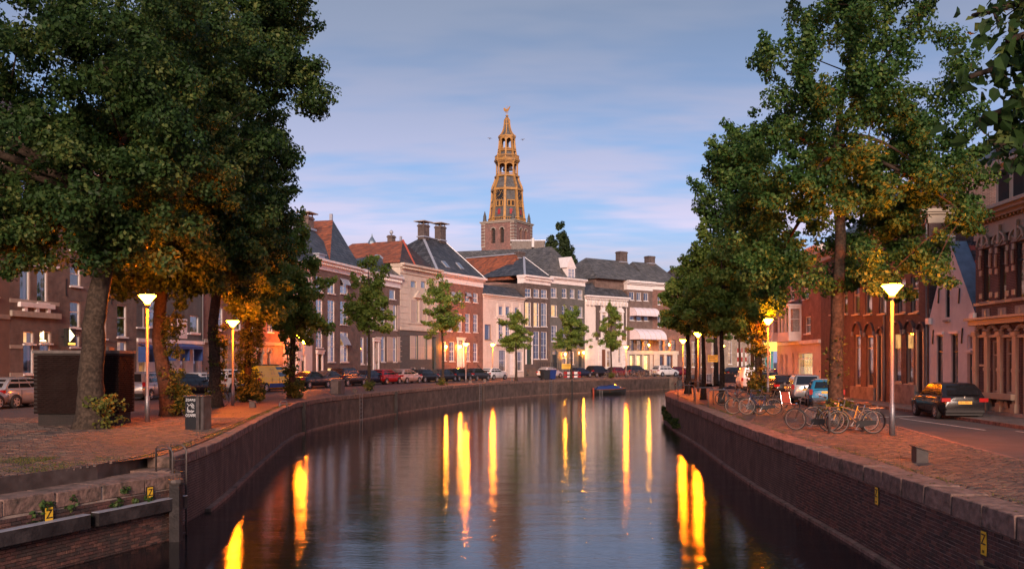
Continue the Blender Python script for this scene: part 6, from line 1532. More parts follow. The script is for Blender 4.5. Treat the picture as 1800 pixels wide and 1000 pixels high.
me=fl.mesh('fallen_leaves',M['ivy']); a_=me.attributes.new('tint','FLOAT','FACE'); a_.data.foreach_set('value',rg2.rand(len(me.polygons)).astype(np.float32)); tag(link('fallen_leaves',me),kind='stuff')

# ================================================================ STREET LAMPS
def make_lamp(H=4.5, label='', s=1.0):
    t = thing('street_lamp', label, 'street lamp', group='street lamps on the quays')
    MB().tube([(0,0,-.1),(0,0,.9),(0,0,.93),(0,0,H-.32)], [.085,.085,.062,.052], 12).build('pole', M['steel'], t, smooth=True)
    MB().lathe([(.085,H-.36),(.1,H-.30),(.07,H-.27)], 12).build('collar', M['steel'], t)
    MB().lathe([(.065,H-.27),(.12,H-.2),(.235,H-.06),(.31,H+.02),(.28,H+.045),(.02,H+.06)], 20).build('lamp_glass', M['lamp'], t, smooth=True)
    MB().lathe([(.312,H+.012),(.33,H+.02),(.33,H+.035),(.312,H+.03)], 20, cap=False).build('rim', M['steel'], t)
    return t
LM = [((-13.3,33.2),4.6,'nearest lamp on the left, glowing between the brick kiosk and the leaning tree'),
      ((-14.2,46.3),4.25,'second lamp from the left, in front of the ivy trunk and yellow van'),
      ((PX(534,78),78),4.0,'lamp beside the narrow white house left of the tall brown house'),
      ((PX(524,80.5),80.5),4.55,'dim lamp half hidden in leaves above the dark cars'),
      ((PX(819,90),90),4.0,'lamp on the quay edge before the red brick house'),
      ((PX(866,119),119),4.5,'lamp before the low pale pink house'),
      ((PX(1100.5,127),127),4.3,'lamp before the awning building'),
      ((13.9,74),3.95,'lamp at the rounded tip of the right quay'),
      ((13.8,67.5),4.3,'brightest lamp of the pair by the steel hoops on the right quay'),
      ((PX(1270,105),105),4.1,'small far lamp behind the trunk near the yellow road sign'),
      ((PX(1354,112),112),4.2,'small far lamp right of the ivy wrapped trunk'),
      ((PX(1350,55),55),4.75,'lamp with leaning pole hidden behind the ivy wrapped trunk'),
      ((11.4,27.3),4.47,'nearest lamp on the right, tall steel pole beside the bicycles')]
lamp0 = make_lamp(4.4)
for i, ((x, y), H_, lb_) in enumerate(LM):
    o = lamp0 if i == 0 else copy_tree(lamp0)
    o['label'] = lb_; o.location = (x, y, 0); o.scale = (1, 1, H_/4.4)
    if H_ < 4.2: o.scale = (.9, .9, H_/4.4)
    if i in (2, 3): o.scale = (.6, .6, H_/4.4)

# ================================================================ CARS
def side_profile(kind):
    # x forward from rear bumper (0) to front (L); returns L, W, list of (x, hood/trunk height), cabin (rear base, rear top, front top, windscreen base), belt, roof
    P = {'hatch': (4.1, 1.76, [(0,.72),(.06,.98),(.4,1.0),(2.95,.98),(3.6,.86),(3.98,.68),(4.1,.52)], (.08,.62,2.25,3.05), .95, 1.47),
         'mini':  (3.65,1.68, [(0,.66),(.05,.92),(.3,.96),(2.55,.95),(3.2,.88),(3.56,.72),(3.65,.5)], (.1,.42,2.0,2.6), .93, 1.42),
         'sedan': (4.5, 1.78, [(0,.72),(.05,.95),(.75,1.0),(3.2,.97),(3.95,.84),(4.38,.66),(4.5,.5)], (.75,1.45,2.55,3.35), .95, 1.43),
         'suv':   (4.4, 1.84, [(0,.8),(.05,1.06),(.35,1.1),(3.15,1.08),(3.9,.98),(4.28,.8),(4.4,.58)], (.1,.5,2.5,3.2), 1.05, 1.68),
         'mpv':   (4.0, 1.72, [(0,.8),(.05,1.02),(.3,1.05),(3.0,1.03),(3.55,.9),(3.9,.72),(4.0,.52)], (.05,.28,2.4,3.25), 1.0, 1.62),
         'van':   (4.9, 1.9,  [(0,1.0),(.03,1.12),(.3,1.14),(3.9,1.12),(4.45,1.0),(4.8,.8),(4.9,.55)], (.02,.12,3.5,4.15), 1.1, 1.93)}
    return P[kind]
BL = [M['black']]
def loft(secs, name, mats, parent, smooth=True):
    n = len(secs[0]); mb = MB(); mb.v = [p for s in secs for p in s]
    for i in range(len(secs)-1):
        for j in range(n): mb.f.append((i*n+j, i*n+(j+1)%n, (i+1)*n+(j+1)%n, (i+1)*n+j)); mb.m.append(0)
    mb.f.append(tuple(range(n))[::-1]); mb.f.append(tuple((len(secs)-1)*n+k for k in range(n))); mb.m += [0,0]
    me = mb.mesh(name, mats, smooth)
    try: me.set_sharp_from_angle(angle=R(38))
    except Exception: pass
    return link(name, me, parent)
def make_car(kind, pm, label, detail=False):
    L_, W_, top, cab, belt, roof = side_profile(kind); w = W_/2
    t = thing('parked_car' if kind != 'van' else 'parked_van', label, 'car' if kind != 'van' else 'van', group='cars parked along the quays')
    off = -L_/2
    # body: stations along x
    xs = [0, .04, .18, .5, .9, 1.4, 2.0, L_-1.5, L_-1.1, L_-.75, L_-.4, L_-.15, L_-.03, L_]
    def htop(x):
        for (a, ha), (b, hb_) in zip(top, top[1:]):
            if a <= x <= b: return ha+(hb_-ha)*(x-a)/(b-a)
        return top[-1][1]
    secs = []
    for x in xs:
        e = min(x, L_-x); ws = w*(1-.16*max(0, 1-e/.55)**2.2); zb = .24+.10*max(0, 1-e/.3)
        h_ = htop(x); sh = h_-.07
        half = [(ws*.86, zb), (ws*.985, zb+.13), (ws, .52), (ws*1.0, .66), (ws*.975, sh-.05), (ws*.93, sh), (ws*.82, h_), (ws*.4, h_+.025)]
        secs.append([(x+off, y, z) for y, z in half] + [(x+off, -y, z) for y, z in half[::-1]])
    body = loft(secs, 'body', pm, t)
    # cabin frustum, bevelled
    rb, rt, ft, fb = cab; wb_, wt_ = w*.93, w*.72; zt_ = roof-.05
    def sec(z, a, b, ww, r=.09):
        a += off; b += off
        return [(a,-ww+r,z),(a+r,-ww,z),(b-r*1.6,-ww,z),(b,-ww+r*1.8,z),(b,ww-r*1.8,z),(b-r*1.6,ww,z),(a+r,ww,z),(a,ww-r,z)]
    loft([sec(belt-.05,rb,fb,wb_), sec(belt+(zt_-belt)*.55, rb+(rt-rb)*.5, fb+(ft-fb)*.53, wb_+(wt_-wb_)*.45), sec(zt_,rt,ft,wt_), sec(roof-.015,rt+.12,ft-.16,wt_-.09,.06), sec(roof+.012,rt+.45,ft-.5,wt_-.3,.05)], 'cabin', pm, t)
    # glass: proud sheets on the cabin's sides
    def lerp(a, b, f): return a+(b-a)*f
    z0, z1 = belt+.03, zt_-.05
    f0, f1 = (z0-belt)/(zt_-belt), (z1-belt)/(zt_-belt); e = .014
    wn = lambda f: lerp(wb_, wt_, f)+e
    bx = lambda f: lerp(rb, rt, f)+off; fx = lambda f: lerp(fb, ft, f)+off
    for s in (-1, 1):
        span0 = fx(f0)-bx(f0)-.55; span1 = fx(f1)-bx(f1)-.36
        cuts = [(0,.30),(.33,.62),(.65,1)] if kind in ('hatch','suv','mpv') else ([(0,.48),(.52,1)] if kind in ('sedan','mini') else [(.72,1)])
        for a, b_ in cuts:
            q = [(bx(f0)+.22+span0*a, s*wn(f0), z0), (bx(f0)+.22+span0*b_, s*wn(f0), z0), (bx(f1)+.16+span1*b_, s*wn(f1), z1), (bx(f1)+.16+span1*a, s*wn(f1), z1)]
            m = MB(); m.add(q + [(x, y-s*.02, z) for x, y, z in q], [(0,1,2,3),(7,6,5,4),(0,4,5,1),(1,5,6,2),(2,6,7,3),(3,7,4,0)]); m.build('side_window', M['carglass'], t)
    for nm, X, sg_ in (('rear_window', bx, -1), ('windscreen', fx, 1)):
        m_ = .13; q = [(X(f0+.05)+sg_*e, -wn(f0)+m_+.06, z0+.04), (X(f0+.05)+sg_*e, wn(f0)-m_-.06, z0+.04), (X(f1)+sg_*e, wn(f1)-m_, z1), (X(f1)+sg_*e, -wn(f1)+m_, z1)]
        if kind == 'van' and sg_ < 0: q = None
        if q:
            m = MB(); m.add(q + [(x-sg_*.03, y, z) for x, y, z in q], [(0,1,2,3),(7,6,5,4),(0,4,5,1),(1,5,6,2),(2,6,7,3),(3,7,4,0)]); m.build(nm, M['carglass'], t)
    # wheels
    wr = .33 if kind in ('suv','van') else .31
    for x in (.78+(.1 if kind == 'van' else 0), L_-.86):
        for s in (-1, 1):
            y = s*(w+.003)
            ar = MB(); n = 14; vs = [(x+off+(wr+.055)*math.cos(math.pi*k/n), y, wr+(wr+.055)*math.sin(math.pi*k/n)) for k in range(n+1)]+[(x+off-(wr+.055), y, .25),(x+off+wr+.055, y, .25)]
            ar.add(vs+[(a, b-s*.05, c) for a, b, c in vs], [tuple(range(n+3))]); ar.build('wheel_arch', M['black'], t)
            def wmesh():
                m = MB(); prof = [(wr*.66,-.1),(wr*.93,-.1),(wr,-.06),(wr,.06),(wr*.93,.1),(wr*.66,.1)]
                vs = []; nn = 20
                for r_, yy in prof:
                    for k in range(nn): a = 2*math.pi*k/nn; vs.append((r_*math.cos(a), yy, r_*math.sin(a)))
                m.add(vs, [(i*nn+k, i*nn+(k+1)%nn, (i+1)*nn+(k+1)%nn, (i+1)*nn+k) for i in range(5) for k in range(nn)]); return m.mesh('wheel', M['tyre'], True)
            def rmesh():
                m = MB(); nn = 20; rr = wr*.67
                vs = [(rr*math.cos(2*math.pi*k/nn), -.095, rr*math.sin(2*math.pi*k/nn)) for k in range(nn)]+[(rr*.88*math.cos(2*math.pi*k/nn), -.085, rr*.88*math.sin(2*math.pi*k/nn)) for k in range(nn)]
                m.add(vs, [(k,(k+1)%nn,(k+1)%nn+nn,k+nn) for k in range(nn)])
                for k in range(5):
                    a = 2*math.pi*k/5; m.obox((0,-.09,0),(rr*.92*math.cos(a),-.085,rr*.92*math.sin(a)),.03,.075,up=(0,1,0)) if False else m.prism([(.05*math.cos(a+1.3),.05*math.sin(a+1.3)),(rr*.92*math.cos(a+.14),rr*.92*math.sin(a+.14)),(rr*.92*math.cos(a-.14),rr*.92*math.sin(a-.14)),(.05*math.cos(a-1.3),.05*math.sin(a-1.3))],.03,o=-.1)
                m.lathe([(.05,0)],3) if False else None
                m.prism([(.055*math.cos(k),.055*math.sin(k)) for k in range(6)],.03,o=-.105)
                return m.mesh('rim', M['alloy'])
            def dmesh():
                m = MB(); nn = 16; rr = wr*.66; m.add([(rr*math.cos(2*math.pi*k/nn), -.04, rr*math.sin(2*math.pi*k/nn)) for k in range(nn)], [tuple(range(nn))]); return m.mesh('brake_disc', M['black'])
            wo = link('wheel', shared(('w', wr), wmesh), t, (x+off, s*(w-.075), wr), (0, 0, 0 if s < 0 else math.pi))
            link('rim', shared(('r', wr), rmesh), wo); link('brake_disc', shared(('d', wr), dmesh), wo)
    # lamps, plate, bumper line, mirrors, handles
    for s in (-1, 1):
        tl = MB(); zt2 = .78 if kind not in ('suv','van','mpv') else .9; x_ = off+.0
        if kind in ('mini','mpv','van'): tl.box(x_-.005, x_+.09, s*(w*.92)-.09, s*(w*.92)+.075 if s > 0 else s*(w*.92)+.09, zt2-.1, zt2+.16)
        else: tl.box(x_+.0, x_+.16, s*w*.81-.17, s*w*.81+.17, zt2-.05, zt2+.1)
        tl.build('tail_light', M['tail'], t)
        MB().box(L_+off-.38, L_+off-.07, s*w*.74-.16, s*w*.74+.13, .60, .73).build('headlight', M['head'], t)
        mr = MB().box(fx(0)-.42, fx(0)-.24, s*w*.98-.04+s*.09, s*w*.98+.06+s*.09, belt-.02, belt+.12).box(fx(0)-.34, fx(0)-.28, s*w*.9-.03, s*w*.95+.03+s*.05, belt-.0, belt+.04); mr.build('mirror', pm, t)
        for xx in ((rb+fb)/2-.35, (rb+fb)/2+.62):
            MB().box(xx+off, xx+off+.17, s*(w*.99)-.012, s*(w*.99)+.012, belt-.17, belt-.14).build('door_handle', pm, t)
            MB().box(xx+off-.09, xx+off-.078, s*w-.012, s*w+.002, .36, belt-.08).build('door_gap', M['black'], t)
    pz = .80 if kind in ('mpv','mini') else (.62 if kind in ('van',) else .7)
    MB().box(off-.02, off+.01, -.26, .26, pz-.055+.0, pz+.055).build('number_plate', M['plate'], t)
    MB().box(off-.012, off+.2, -w*.84, w*.84, .30, .40).build('rear_bumper_trim', M['black'], t)
    MB().box(L_+off-.2, L_+off+.005, -w*.55, w*.55, .34, .48).build('grille', M['black'], t)
    MB().box(off+.1, L_+off-.1, -w*.8, w*.8, .18, .30).build('underbody', M['black'], t)
    MB().box(off-.01, off+.005, -w*.6, w*.6, pz+.10, pz+.112).build('boot_gap', M['black'], t)
    return t
PAINT = {n: paint(n+' car paint', c, mt) for n, c, mt in [('black',(.012,.012,.014),0),('silver',(.42,.42,.43),.5),('white',(.62,.62,.62),0),('red',(.32,.015,.015),0),('dark grey',(.05,.053,.06),.4),('dark blue',(.015,.022,.05),.2),('yellow',(.95,.50,.01),0),('blue',(.03,.25,.44),0),('wine red',(.13,.012,.02),0),('champagne',(.50,.40,.36),.4),('van blue',(.02,.04,.16),0)]}
PROTO = {}
def car(kind, colour, x, y, heading, label, sc_=1.0):
    """heading: bearing in degrees, clockwise from straight ahead"""
    if kind not in PROTO:
        PROTO[kind] = make_car(kind, PAINT[colour], label); o = PROTO[kind]
    else:
        o = copy_tree(PROTO[kind]); o['label'] = label
    for c in kids(o):
        if c.name.split('.')[0] in ('body','cabin','mirror','door_handle'):
            c.material_slots[0].link = 'OBJECT'; c.material_slots[0].material = PAINT[colour]
    z = -.12 if x > 10 and y < 86 else 0.0
    o.location = (x, y, z); o.rotation_euler = (0, 0, R(90-heading)); o.scale = (sc_,)*3
    return o
def cp(px, Y): return PX(px, Y), Y
car('hatch','silver',*cp(-42,41.5),12,'silver car cut off by the left edge of the photo, only its rear showing') if False else car('sedan','silver',-24.9,41.0,10,'silver car cut off by the left edge of the photo')
car('hatch','silver',*cp(37,44.8),14,'silver hatchback parked at far left before the banded brick house')
car('mpv','silver',*cp(258,54),4,'silver people carrier between the brick kiosk and the leaning tree')
car('hatch','black',*cp(330,58.5),20,'black hatchback with glowing tail lamp right of the leaning tree')
car('hatch','white',*cp(362,64.5),18,'white hatchback half behind the third trunk')
car('suv','white',*cp(412,67.5),20,'white car between the second lamp and the ivy trunk')
vn = car('van','yellow',*cp(469,68),17,'yellow delivery van with blue lower panels and lettering on its side')
car('sedan','wine red',*cp(497,75),18,'wine red car peeping out in front of the yellow van')
car('sedan','black',*cp(545,76.5),20,'black car right of the bushy trunk, first of the row')
car('sedan','dark grey',*cp(577,81.0),21,'dark saloon before the lit basement windows')
car('suv','black',*cp(611,83.8),22,'black off roader before the tall brown house door')
car('sedan','dark blue',*cp(648,88.5),23,'dark blue saloon behind the slender light tree')
car('hatch','red',*cp(678,91.0),23,'bright red hatchback in the parked row')
car('hatch','champagne',*cp(714,94.3),25,'pinkish silver hatchback beside the bright red one')
car('hatch','black',*cp(746,98.5),26,'black hatchback before the cream stone house')
car('sedan','dark grey',*cp(777,102.5),27,'dark grey saloon behind the thin tree trunk')
car('hatch','black',*cp(806,105.5),28,'black hatchback left of the lamp on the quay edge')
car('hatch','dark grey',*cp(838,109),30,'dark grey hatchback right of the lamp on the quay edge')
car('hatch','white',*cp(868,113.5),33,'white hatchback before the low pale pink house')
car('hatch','white',*cp(967,127),40,'white hatchback behind the blue waste bins')
car('sedan','dark blue',*cp(1018,131),42,'dark blue saloon behind the red and white barrier')
car('suv','black',*cp(1052,134),46,'black car right of the barrier before the white pavilion')
car('hatch','wine red',*cp(1087,137),48,'wine red hatchback before the white pavilion')
car('suv','dark grey',*cp(1118,139.5),50,'dark car before the bright shopfront')
car('suv','white',*cp(1169,139.5),55,'white off roader before the end house')
car('hatch','wine red',*cp(1193,143),55,'wine red car at the far end of the row')
car('hatch','black',*cp(1296,126),70,'black car beyond the low parapet wall')
car('suv','black',*cp(1328,122),74,'black off roader beyond the parapet, right of the other')
car('hatch','silver',*cp(1345,160),60,'tiny silver car far up the street')
car('hatch','red',*cp(1367,98),5,'red car by the lit yellow sign')
# right bank road
car('van','white',*cp(1318,75),8,'white van behind the ivy wrapped tree')
car('mpv','dark blue',*cp(1342,64),4,'dark blue car directly behind the ivy wrapped trunk')
car('hatch','black',*cp(1369,60.5),0,'black hatchback between the ivy trunk and the silver car')
car('mpv','silver',*cp(1412,52.5),11,'silver rounded car left of the bright blue one')
car('mini','blue',*cp(1448,47.5),14,'bright blue small car with a white roof beside the orange lit trunk')
gf = car('hatch','black',*cp(1663,38.3),6,'shiny black hatchback parked alone before the ornate brick house')
bm_ = [c for c in COL.objects if c.parent == bpy.data.objects.get('__none__')]

def text(body, size, m, parent, loc, rot, name='lettering', ex=.002):
    cu = bpy.data.curves.new(name, 'FONT'); cu.body = body; cu.size = size; cu.extrude = ex; cu.align_x = 'CENTER'; cu.align_y = 'CENTER'; cu.resolution_u = 3
    tmp = bpy.data.objects.new('tmp', cu); COL.objects.link(tmp); dg = bpy.context.evaluated_depsgraph_get(); me = bpy.data.meshes.new_from_object(tmp.evaluated_get(dg)); bpy.data.objects.remove(tmp)
    me.name = name; me.materials.clear(); me.materials.append(m)
    return link(name, me, parent, loc, rot)
gp = [c for c in kids(gf) if c.name.startswith('number_plate')][0]
text('HH-908-S', .105, M['sign_black'], gp, (-4.1/2-.022, 0, .70), (R(90), 0, R(-90)))
MB().lathe([(.0,0),(.055,0),(.055,.01),(.0,.012)], 16).build('round_badge', M['chrome'], gf, loc=(-4.1/2-.005,0,.9)).rotation_euler = (0, R(-90), 0)
# the yellow van: blue lower panels and its lettering
W_ = 1.9/2
lower = MB()
for s in (-1, 1): lower.box(-2.35,-1.95,s*W_-.01,s*W_+.012,.32,.62).box(-1.15,1.2,s*W_-.01,s*W_+.012,.32,.62)
lower.box(-2.462,-2.44,-.8,.8,.36,.62)
lower.build('blue_panel', M['blue'], vn)
text('fleurdistributie', .20, M['van_txt'] if 'van_txt' in M else M['blue'], vn, (-1.2, -W_-.005+.13, 1.42), (R(90), 0, 0)) if False else None
for i, (tx_, sz) in enumerate([('broodenkoffie.nl',.19),('vers van het huis',.14)]):
    pass
mk_ = MB()   # worn lettering: three lines of joined strokes on the rear door and two words on the side, all too small to read
def strokes(m, P, x0, x1, z, h_, n, seed):
    r_ = random.Random(seed); k = 0; x = x0
    while x < x1:
        w2 = r_.uniform(.018,.04); hh = h_*r_.choice([.6,.6,1.0]); m.obox(P(x, z), P(x+w2*.3, z+hh), .012, .006, up=(0,1,0) if P(0,0)[1] == P(1,0)[1] else (1,0,0)); x += w2+r_.choice([.008,.008,.05])
rear = lambda a, b: (-2.462+.0*b, -a, b)
for k, (a, b, h_) in enumerate([(-.62,.55,.085),(-.5,.3,.06),(-.65,.5,.045)]): strokes(mk_, rear, a, b, 1.62-k*.14, h_, 20, k)
side = lambda a, b: (a, -(.95*.93+(1.36-b)*.36)-.012, b)
for k, (a, b, h_) in enumerate([(.05,.6,.09),(.1,.55,.06),(.05,.7,.06)]): strokes(mk_, side, a-.9, b-.9, 1.62-k*.15, h_, 20, 9+k)
mk_.build('lettering', M['wood_brown'], vn)
MB().box(-2.0,1.0,-.7,-.66,1.98,2.02).box(-2.0,1.0,.66,.7,1.98,2.02).box(-1.9,-1.86,-.7,.7,1.94,2.02).box(.5,.54,-.7,.7,1.94,2.02).build('roof_rack', M['iron'], vn)
# the blue car's white roof
mr_ = [c for c in COL.objects if c.get('label','').startswith('bright blue small car')][0]
MB().box(-1.2,.05,-.5,.5,1.43,1.445).build('white_roof', PAINT['white'], mr_)

# ================================================================ BICYCLES
M['bike_rim'] = mat('dull bicycle rim', (.20,.16,.14), .6, metal=.1, var=.15)
M['bike_tyre'] = mat('worn bicycle tyre', (.05,.045,.04), .8)
def make_bike(label, fm, col2=None, tyre='tyre'):
    t = thing('bicycle', label, 'bicycle', group='bicycles parked on the right quay')
    r = .34
    def wheelm():
        m = MB(); n = 32; k2 = 6; vs = []; fs = []
        for i in range(n):
            a = 2*math.pi*i/n
            for j in range(k2):
                b = 2*math.pi*j/k2; q = r+.019*math.cos(b); vs.append((q*math.cos(a), .019*math.sin(b), q*math.sin(a)))
        for i in range(n):
            for j in range(k2): fs.append((i*k2+j, i*k2+(j+1)%k2, ((i+1)%n)*k2+(j+1)%k2, ((i+1)%n)*k2+j))
        m.add(vs, fs); return m.mesh('wheel', M['tyre'], True)
    def rimm():
        m = MB(); n = 32
        for i in range(n):
            a, b = 2*math.pi*i/n, 2*math.pi*(i+1)/n; m.obox((.322*math.cos(a),0,.322*math.sin(a)),(.322*math.cos(b),0,.322*math.sin(b)),.03,.014,up=(0,1,0))
        m.lathe([(.02,-.04),(.02,.04)], 8) if False else m.obox((0,-.045,0),(0,.045,0),.045,.045); return m.mesh('rim', M['bike_rim'])
    def spokem():
        m = MB()
        for i in range(22):
            a = 2*math.pi*i/22; b = a+(.35 if i % 2 else -.35); m.obox((.02*math.cos(b),(.03 if i % 4 < 2 else -.03),.02*math.sin(b)),(.315*math.cos(a),0,.315*math.sin(a)),.003,.003)
        return m.mesh('spokes', M['steel'])
    for x in (-.54, .54):
        wo = link('wheel', shared(('bw', tyre), wheelm), t, (x, 0, r+.018)); link('rim', shared('brim', rimm), wo); tag(link('spokes', shared('bspk', spokem), wo), kind='stuff')
    z = r+.018; bb = (-.08,0,.30); st = (-.24,0,.80); hd0, hd1 = (.40,0,.72), (.36,0,.90)
    m = MB()
    m.tube([bb, st], .017, 6).tube([hd0, hd1], .02, 6).tube([bb, hd0], .019, 6).tube([(-.19,0,.62), (.385,0,.80)], .015, 6)
    for s in (-1, 1): m.tube([bb, (-.54, s*.05, z)], .010, 5).tube([(st[0]+.03,0,st[2]-.1), (-.54, s*.05, z)], .009, 5)
    m.build('frame', fm, t)
    m = MB()
    for s in (-1, 1): m.tube([(hd0[0], s*.045, hd0[2]), (.44, s*.05, .6), (.54, s*.05, z)], .011, 5)
    m.build('fork', col2 or fm, t)
    m = MB(); m.tube([(.36,0,.9),(.34,0,1.02)], .012, 6)
    for s in (-1, 1): m.tube([(.34,0,1.02),(.36,s*.14,1.05),(.28,s*.27,1.03),(.14,s*.29,1.0)], .011, 6)
    hb_ = m.build('handlebar', M['steel'], t)
    MB().tube([(.2,.285,1.01),(.1,.29,.99)], .018, 6).tube([(.2,-.285,1.01),(.1,-.29,.99)], .018, 6).build('grip', M['black'], hb_)
    s_ = MB(); s_.v = [(-.42,-.1,.92),(-.38,-.11,.95),(-.2,-.045,.93),(-.1,-.02,.925),(-.1,.02,.925),(-.2,.045,.93),(-.38,.11,.95),(-.42,.1,.92),(-.38,-.07,.86),(-.16,-.02,.88),(-.16,.02,.88),(-.38,.07,.86)]
    s_.f = [(0,1,2,3,4,5,6,7),(0,8,9,3,2,1),(3,9,10,4),(4,10,11,7,6,5),(7,11,8,0),(8,11,10,9)]; s_.m = [0]*6; s_.build('saddle', M['wood_brown'] if col2 is None else M['black'], t)
    MB().tube([st, (-.27,0,.89)], .013, 6).build('seat_post', M['chrome'], t)
    # mudguards, carrier, chain case, crank
    m = MB()
    for cx_, a0, a1 in ((-.54, 20, 200), (.54, -10, 130)):
        n = 9
        for i in range(n):
            a, b = R(a0+(a1-a0)*i/n), R(a0+(a1-a0)*(i+1)/n); q = r+.035; m.obox((cx_+q*math.cos(a),0,z+q*math.sin(a)),(cx_+q*math.cos(b),0,z+q*math.sin(b)),.045,.004,up=(0,1,0)) if False else m.add([(cx_+q*math.cos(a),-.022,z+q*math.sin(a)),(cx_+q*math.cos(b),-.022,z+q*math.sin(b)),(cx_+q*math.cos(b),.022,z+q*math.sin(b)),(cx_+q*math.cos(a),.022,z+q*math.sin(a))], [(0,1,2,3)])
    m.build('mudguard', fm, t)
    m = MB()
    for s in (-.06, 0, .06): m.tube([(-.30,s,.76),(-.82,s,.78)], .006, 4)
    for s in (-1, 1): m.tube([(-.72,s*.06,.78),(-.54,s*.055,z)], .006, 4)
    m.box(-.84,-.83,-.07,.07,.75,.81); m.build('luggage_rack', M['steel'], t)
    m = MB(); m.prism([(-.60,z-.06),(-.60,z+.06),(-.05,.40),(.02,.34),(.0,.22),(-.08,.20)], .02, o=.04); m.build('chain_case', M['black'], t)
    m = MB(); m.obox((-.08,.075,.30),(.02,.075,.16),.02,.02).obox((-.08,-.075,.30),(-.18,-.075,.44),.02,.02).box(-.03,.07,.08,.16,.15,.17).box(-.23,-.13,-.16,-.08,.43,.45); m.build('crank', M['steel'], t)
    MB().tube([(.44,0,.86),(.50,0,.86)], [.045,.05], 8).build('bicycle_lamp', M['chrome'], t)
    return t
BF = {n: mat(n+' bicycle enamel', c, .35, var=.1, coat=.4) for n, c in [('black',(.02,.02,.022)),('bronze',(.20,.12,.07)),('yellow',(.5,.30,.03)),('dark blue',(.02,.03,.09)),('orange',(.7,.25,.01))]}
b0 = make_bike('long bronze city bicycle in front, side on, its rear rack towards the lamp', BF['bronze']); b0.location = (10.52, 27.9, 0); b0.rotation_euler = (R(-5), 0, R(182)); b0.scale = (1.03,)*3
def bike(px, py, ang, fm, label, lean=0.0, fork=None):
    x, y = G(px, py); o = copy_tree(b0); o['label'] = label; o.location = (x, y, 0); o.rotation_euler = (R(lean), 0, R(ang)); o.scale = (1,1,1)
    for c in kids(o):
        nm = c.name.split('.')[0]
        if nm in ('frame','fork','mudguard'):
            c.material_slots[0].link = 'OBJECT'; c.material_slots[0].material = fork if (fork and nm == 'fork') else fm
    return o
bike(1496, 757, 176, BF['yellow'], 'yellow framed bicycle leaning behind the long bronze one', 6)
bike(1428, 757, 142, BF['black'], 'black bicycle with crate, leftmost at the big lamplit trunk', -6)
bike(1289, 713, 170, BF['dark blue'], 'dark blue bicycle with an orange fork at the quay hoops', 5, BF['orange'])
bike(1312, 728, 168, BF['black'], 'black bicycle facing left, nearest the water at the ivy trunk', -4)
bike(1336, 729, 172, BF['dark blue'], 'dark bicycle with pale rims beside the red chair', 5)
bike(1352, 718, 150, BF['bronze'], 'bronze bicycle leaning against the ivy wrapped trunk', 7)
bike(1459, 750, 160, BF['black'], 'black bicycle crossed with the leftmost one against the hoop', 5)
for c in kids(b0):
    pass
cr_ = thing('bicycle_crate', 'black plastic crate on the handlebars of the leftmost bicycle at the trunk', 'crate', (9.75,29.0,0))
m = MB()
for k in range(5): m.box(-.2,.2,-.15,-.14,.80+k*.055,.83+k*.055).box(-.2,.2,.14,.15,.80+k*.055,.83+k*.055).box(-.2,-.19,-.14,.14,.80+k*.055,.83+k*.055).box(.19,.2,-.14,.14,.80+k*.055,.83+k*.055)
m.box(-.2,.2,-.15,.15,.78,.80); m.build('crate_wall', M['black'], cr_)
# bicycles along the far quay rail
far = []
for i, (px, Y, a) in enumerate([(1072,126,20),(1082,127.5,60),(1096,128.5,35),(1104,129,80),(1118,130.5,15),(1126,131,50),(1133,132,70),(1141,133,30),(1150,134,55)]):
    o = copy_tree(b0); o.location = (PX(px,Y), Y, 0); o.rotation_euler = (0,0,R(a)); o.scale = (1,1,1)
    o['label'] = ['far bicycle leaning by the trunk before the white pavilion','far bicycle left of the wine red hatchback','far bicycle below the front of the wine red car','far bicycle below the lamp before the awning building','far bicycle left in the rack before the bright shopfront','far bicycle below the middle lit shop window','far bicycle below the right lit shop window','far bicycle at the bonnet gap left of the white off roader','far bicycle before the rear wheel of the white off roader'][i]
    o['group'] = 'bicycles on the far quay'
bk = thing('bicycle', 'dark bicycle against the stoop railing of the tall window house', 'bicycle', group='bicycles on the far quay')
COL.objects.unlink(bk); bpy.data.objects.remove(bk)
o = copy_tree(b0); o.location = (PX(931,135),135,0); o.rotation_euler = (0,0,R(20)); o.scale = (1,1,1); o['label'] = 'dark bicycle against the stoop railing of the tall window house'; o['group'] = 'bicycles on the far quay'
o = copy_tree(b0); gx, gy = -14.5, 45.0; o.location = (gx, gy, 0); o.rotation_euler = (0,0,R(75)); o.scale=(1,1,1); o['label'] = 'bicycle parked by the second left lamp beside the ivy bush'; o['group'] = 'bicycles on the left quay'

# steel hoops
def hoop(name, label, cat, w_, h_, x, y, rz, group, m='steel', r=.028):
    t = thing(name, label, cat, (x, y, 0), rz, group)
    pts = [(-w_/2,0,-.1),(-w_/2,0,h_-.12),(-w_/2+.035,0,h_-.035),(-w_/2+.12,0,h_),(w_/2-.12,0,h_),(w_/2-.035,0,h_-.035),(w_/2,0,h_-.12),(w_/2,0,-.1)]
    MB().tube(pts, r, 8).build('hoop', M[m], t, smooth=True)
    MB().tube([(-w_/2,0,h_*.45),(w_/2,0,h_*.45)], r*.7, 6).build('cross_bar', M[m], t) if h_ < 0.6 else None
    return t
for i, (px, py, lb_) in enumerate([(1206,704,'steel hoop nearest the tip of the right quay'),(1238,711,'second steel hoop from the quay tip'),(1262,717,'steel hoop partly behind the orange forked bicycle'),(1222,694,'small hoop behind the tip lamp'),(1279,700,'steel hoop beyond the blue bicycle')]):
    x, y = G(px, py); hoop('bicycle_hoop', lb_, 'hoop rail', .95, .88, x, y, R([8,5,5,20,-10][i]), 'steel hoops on the right quay')
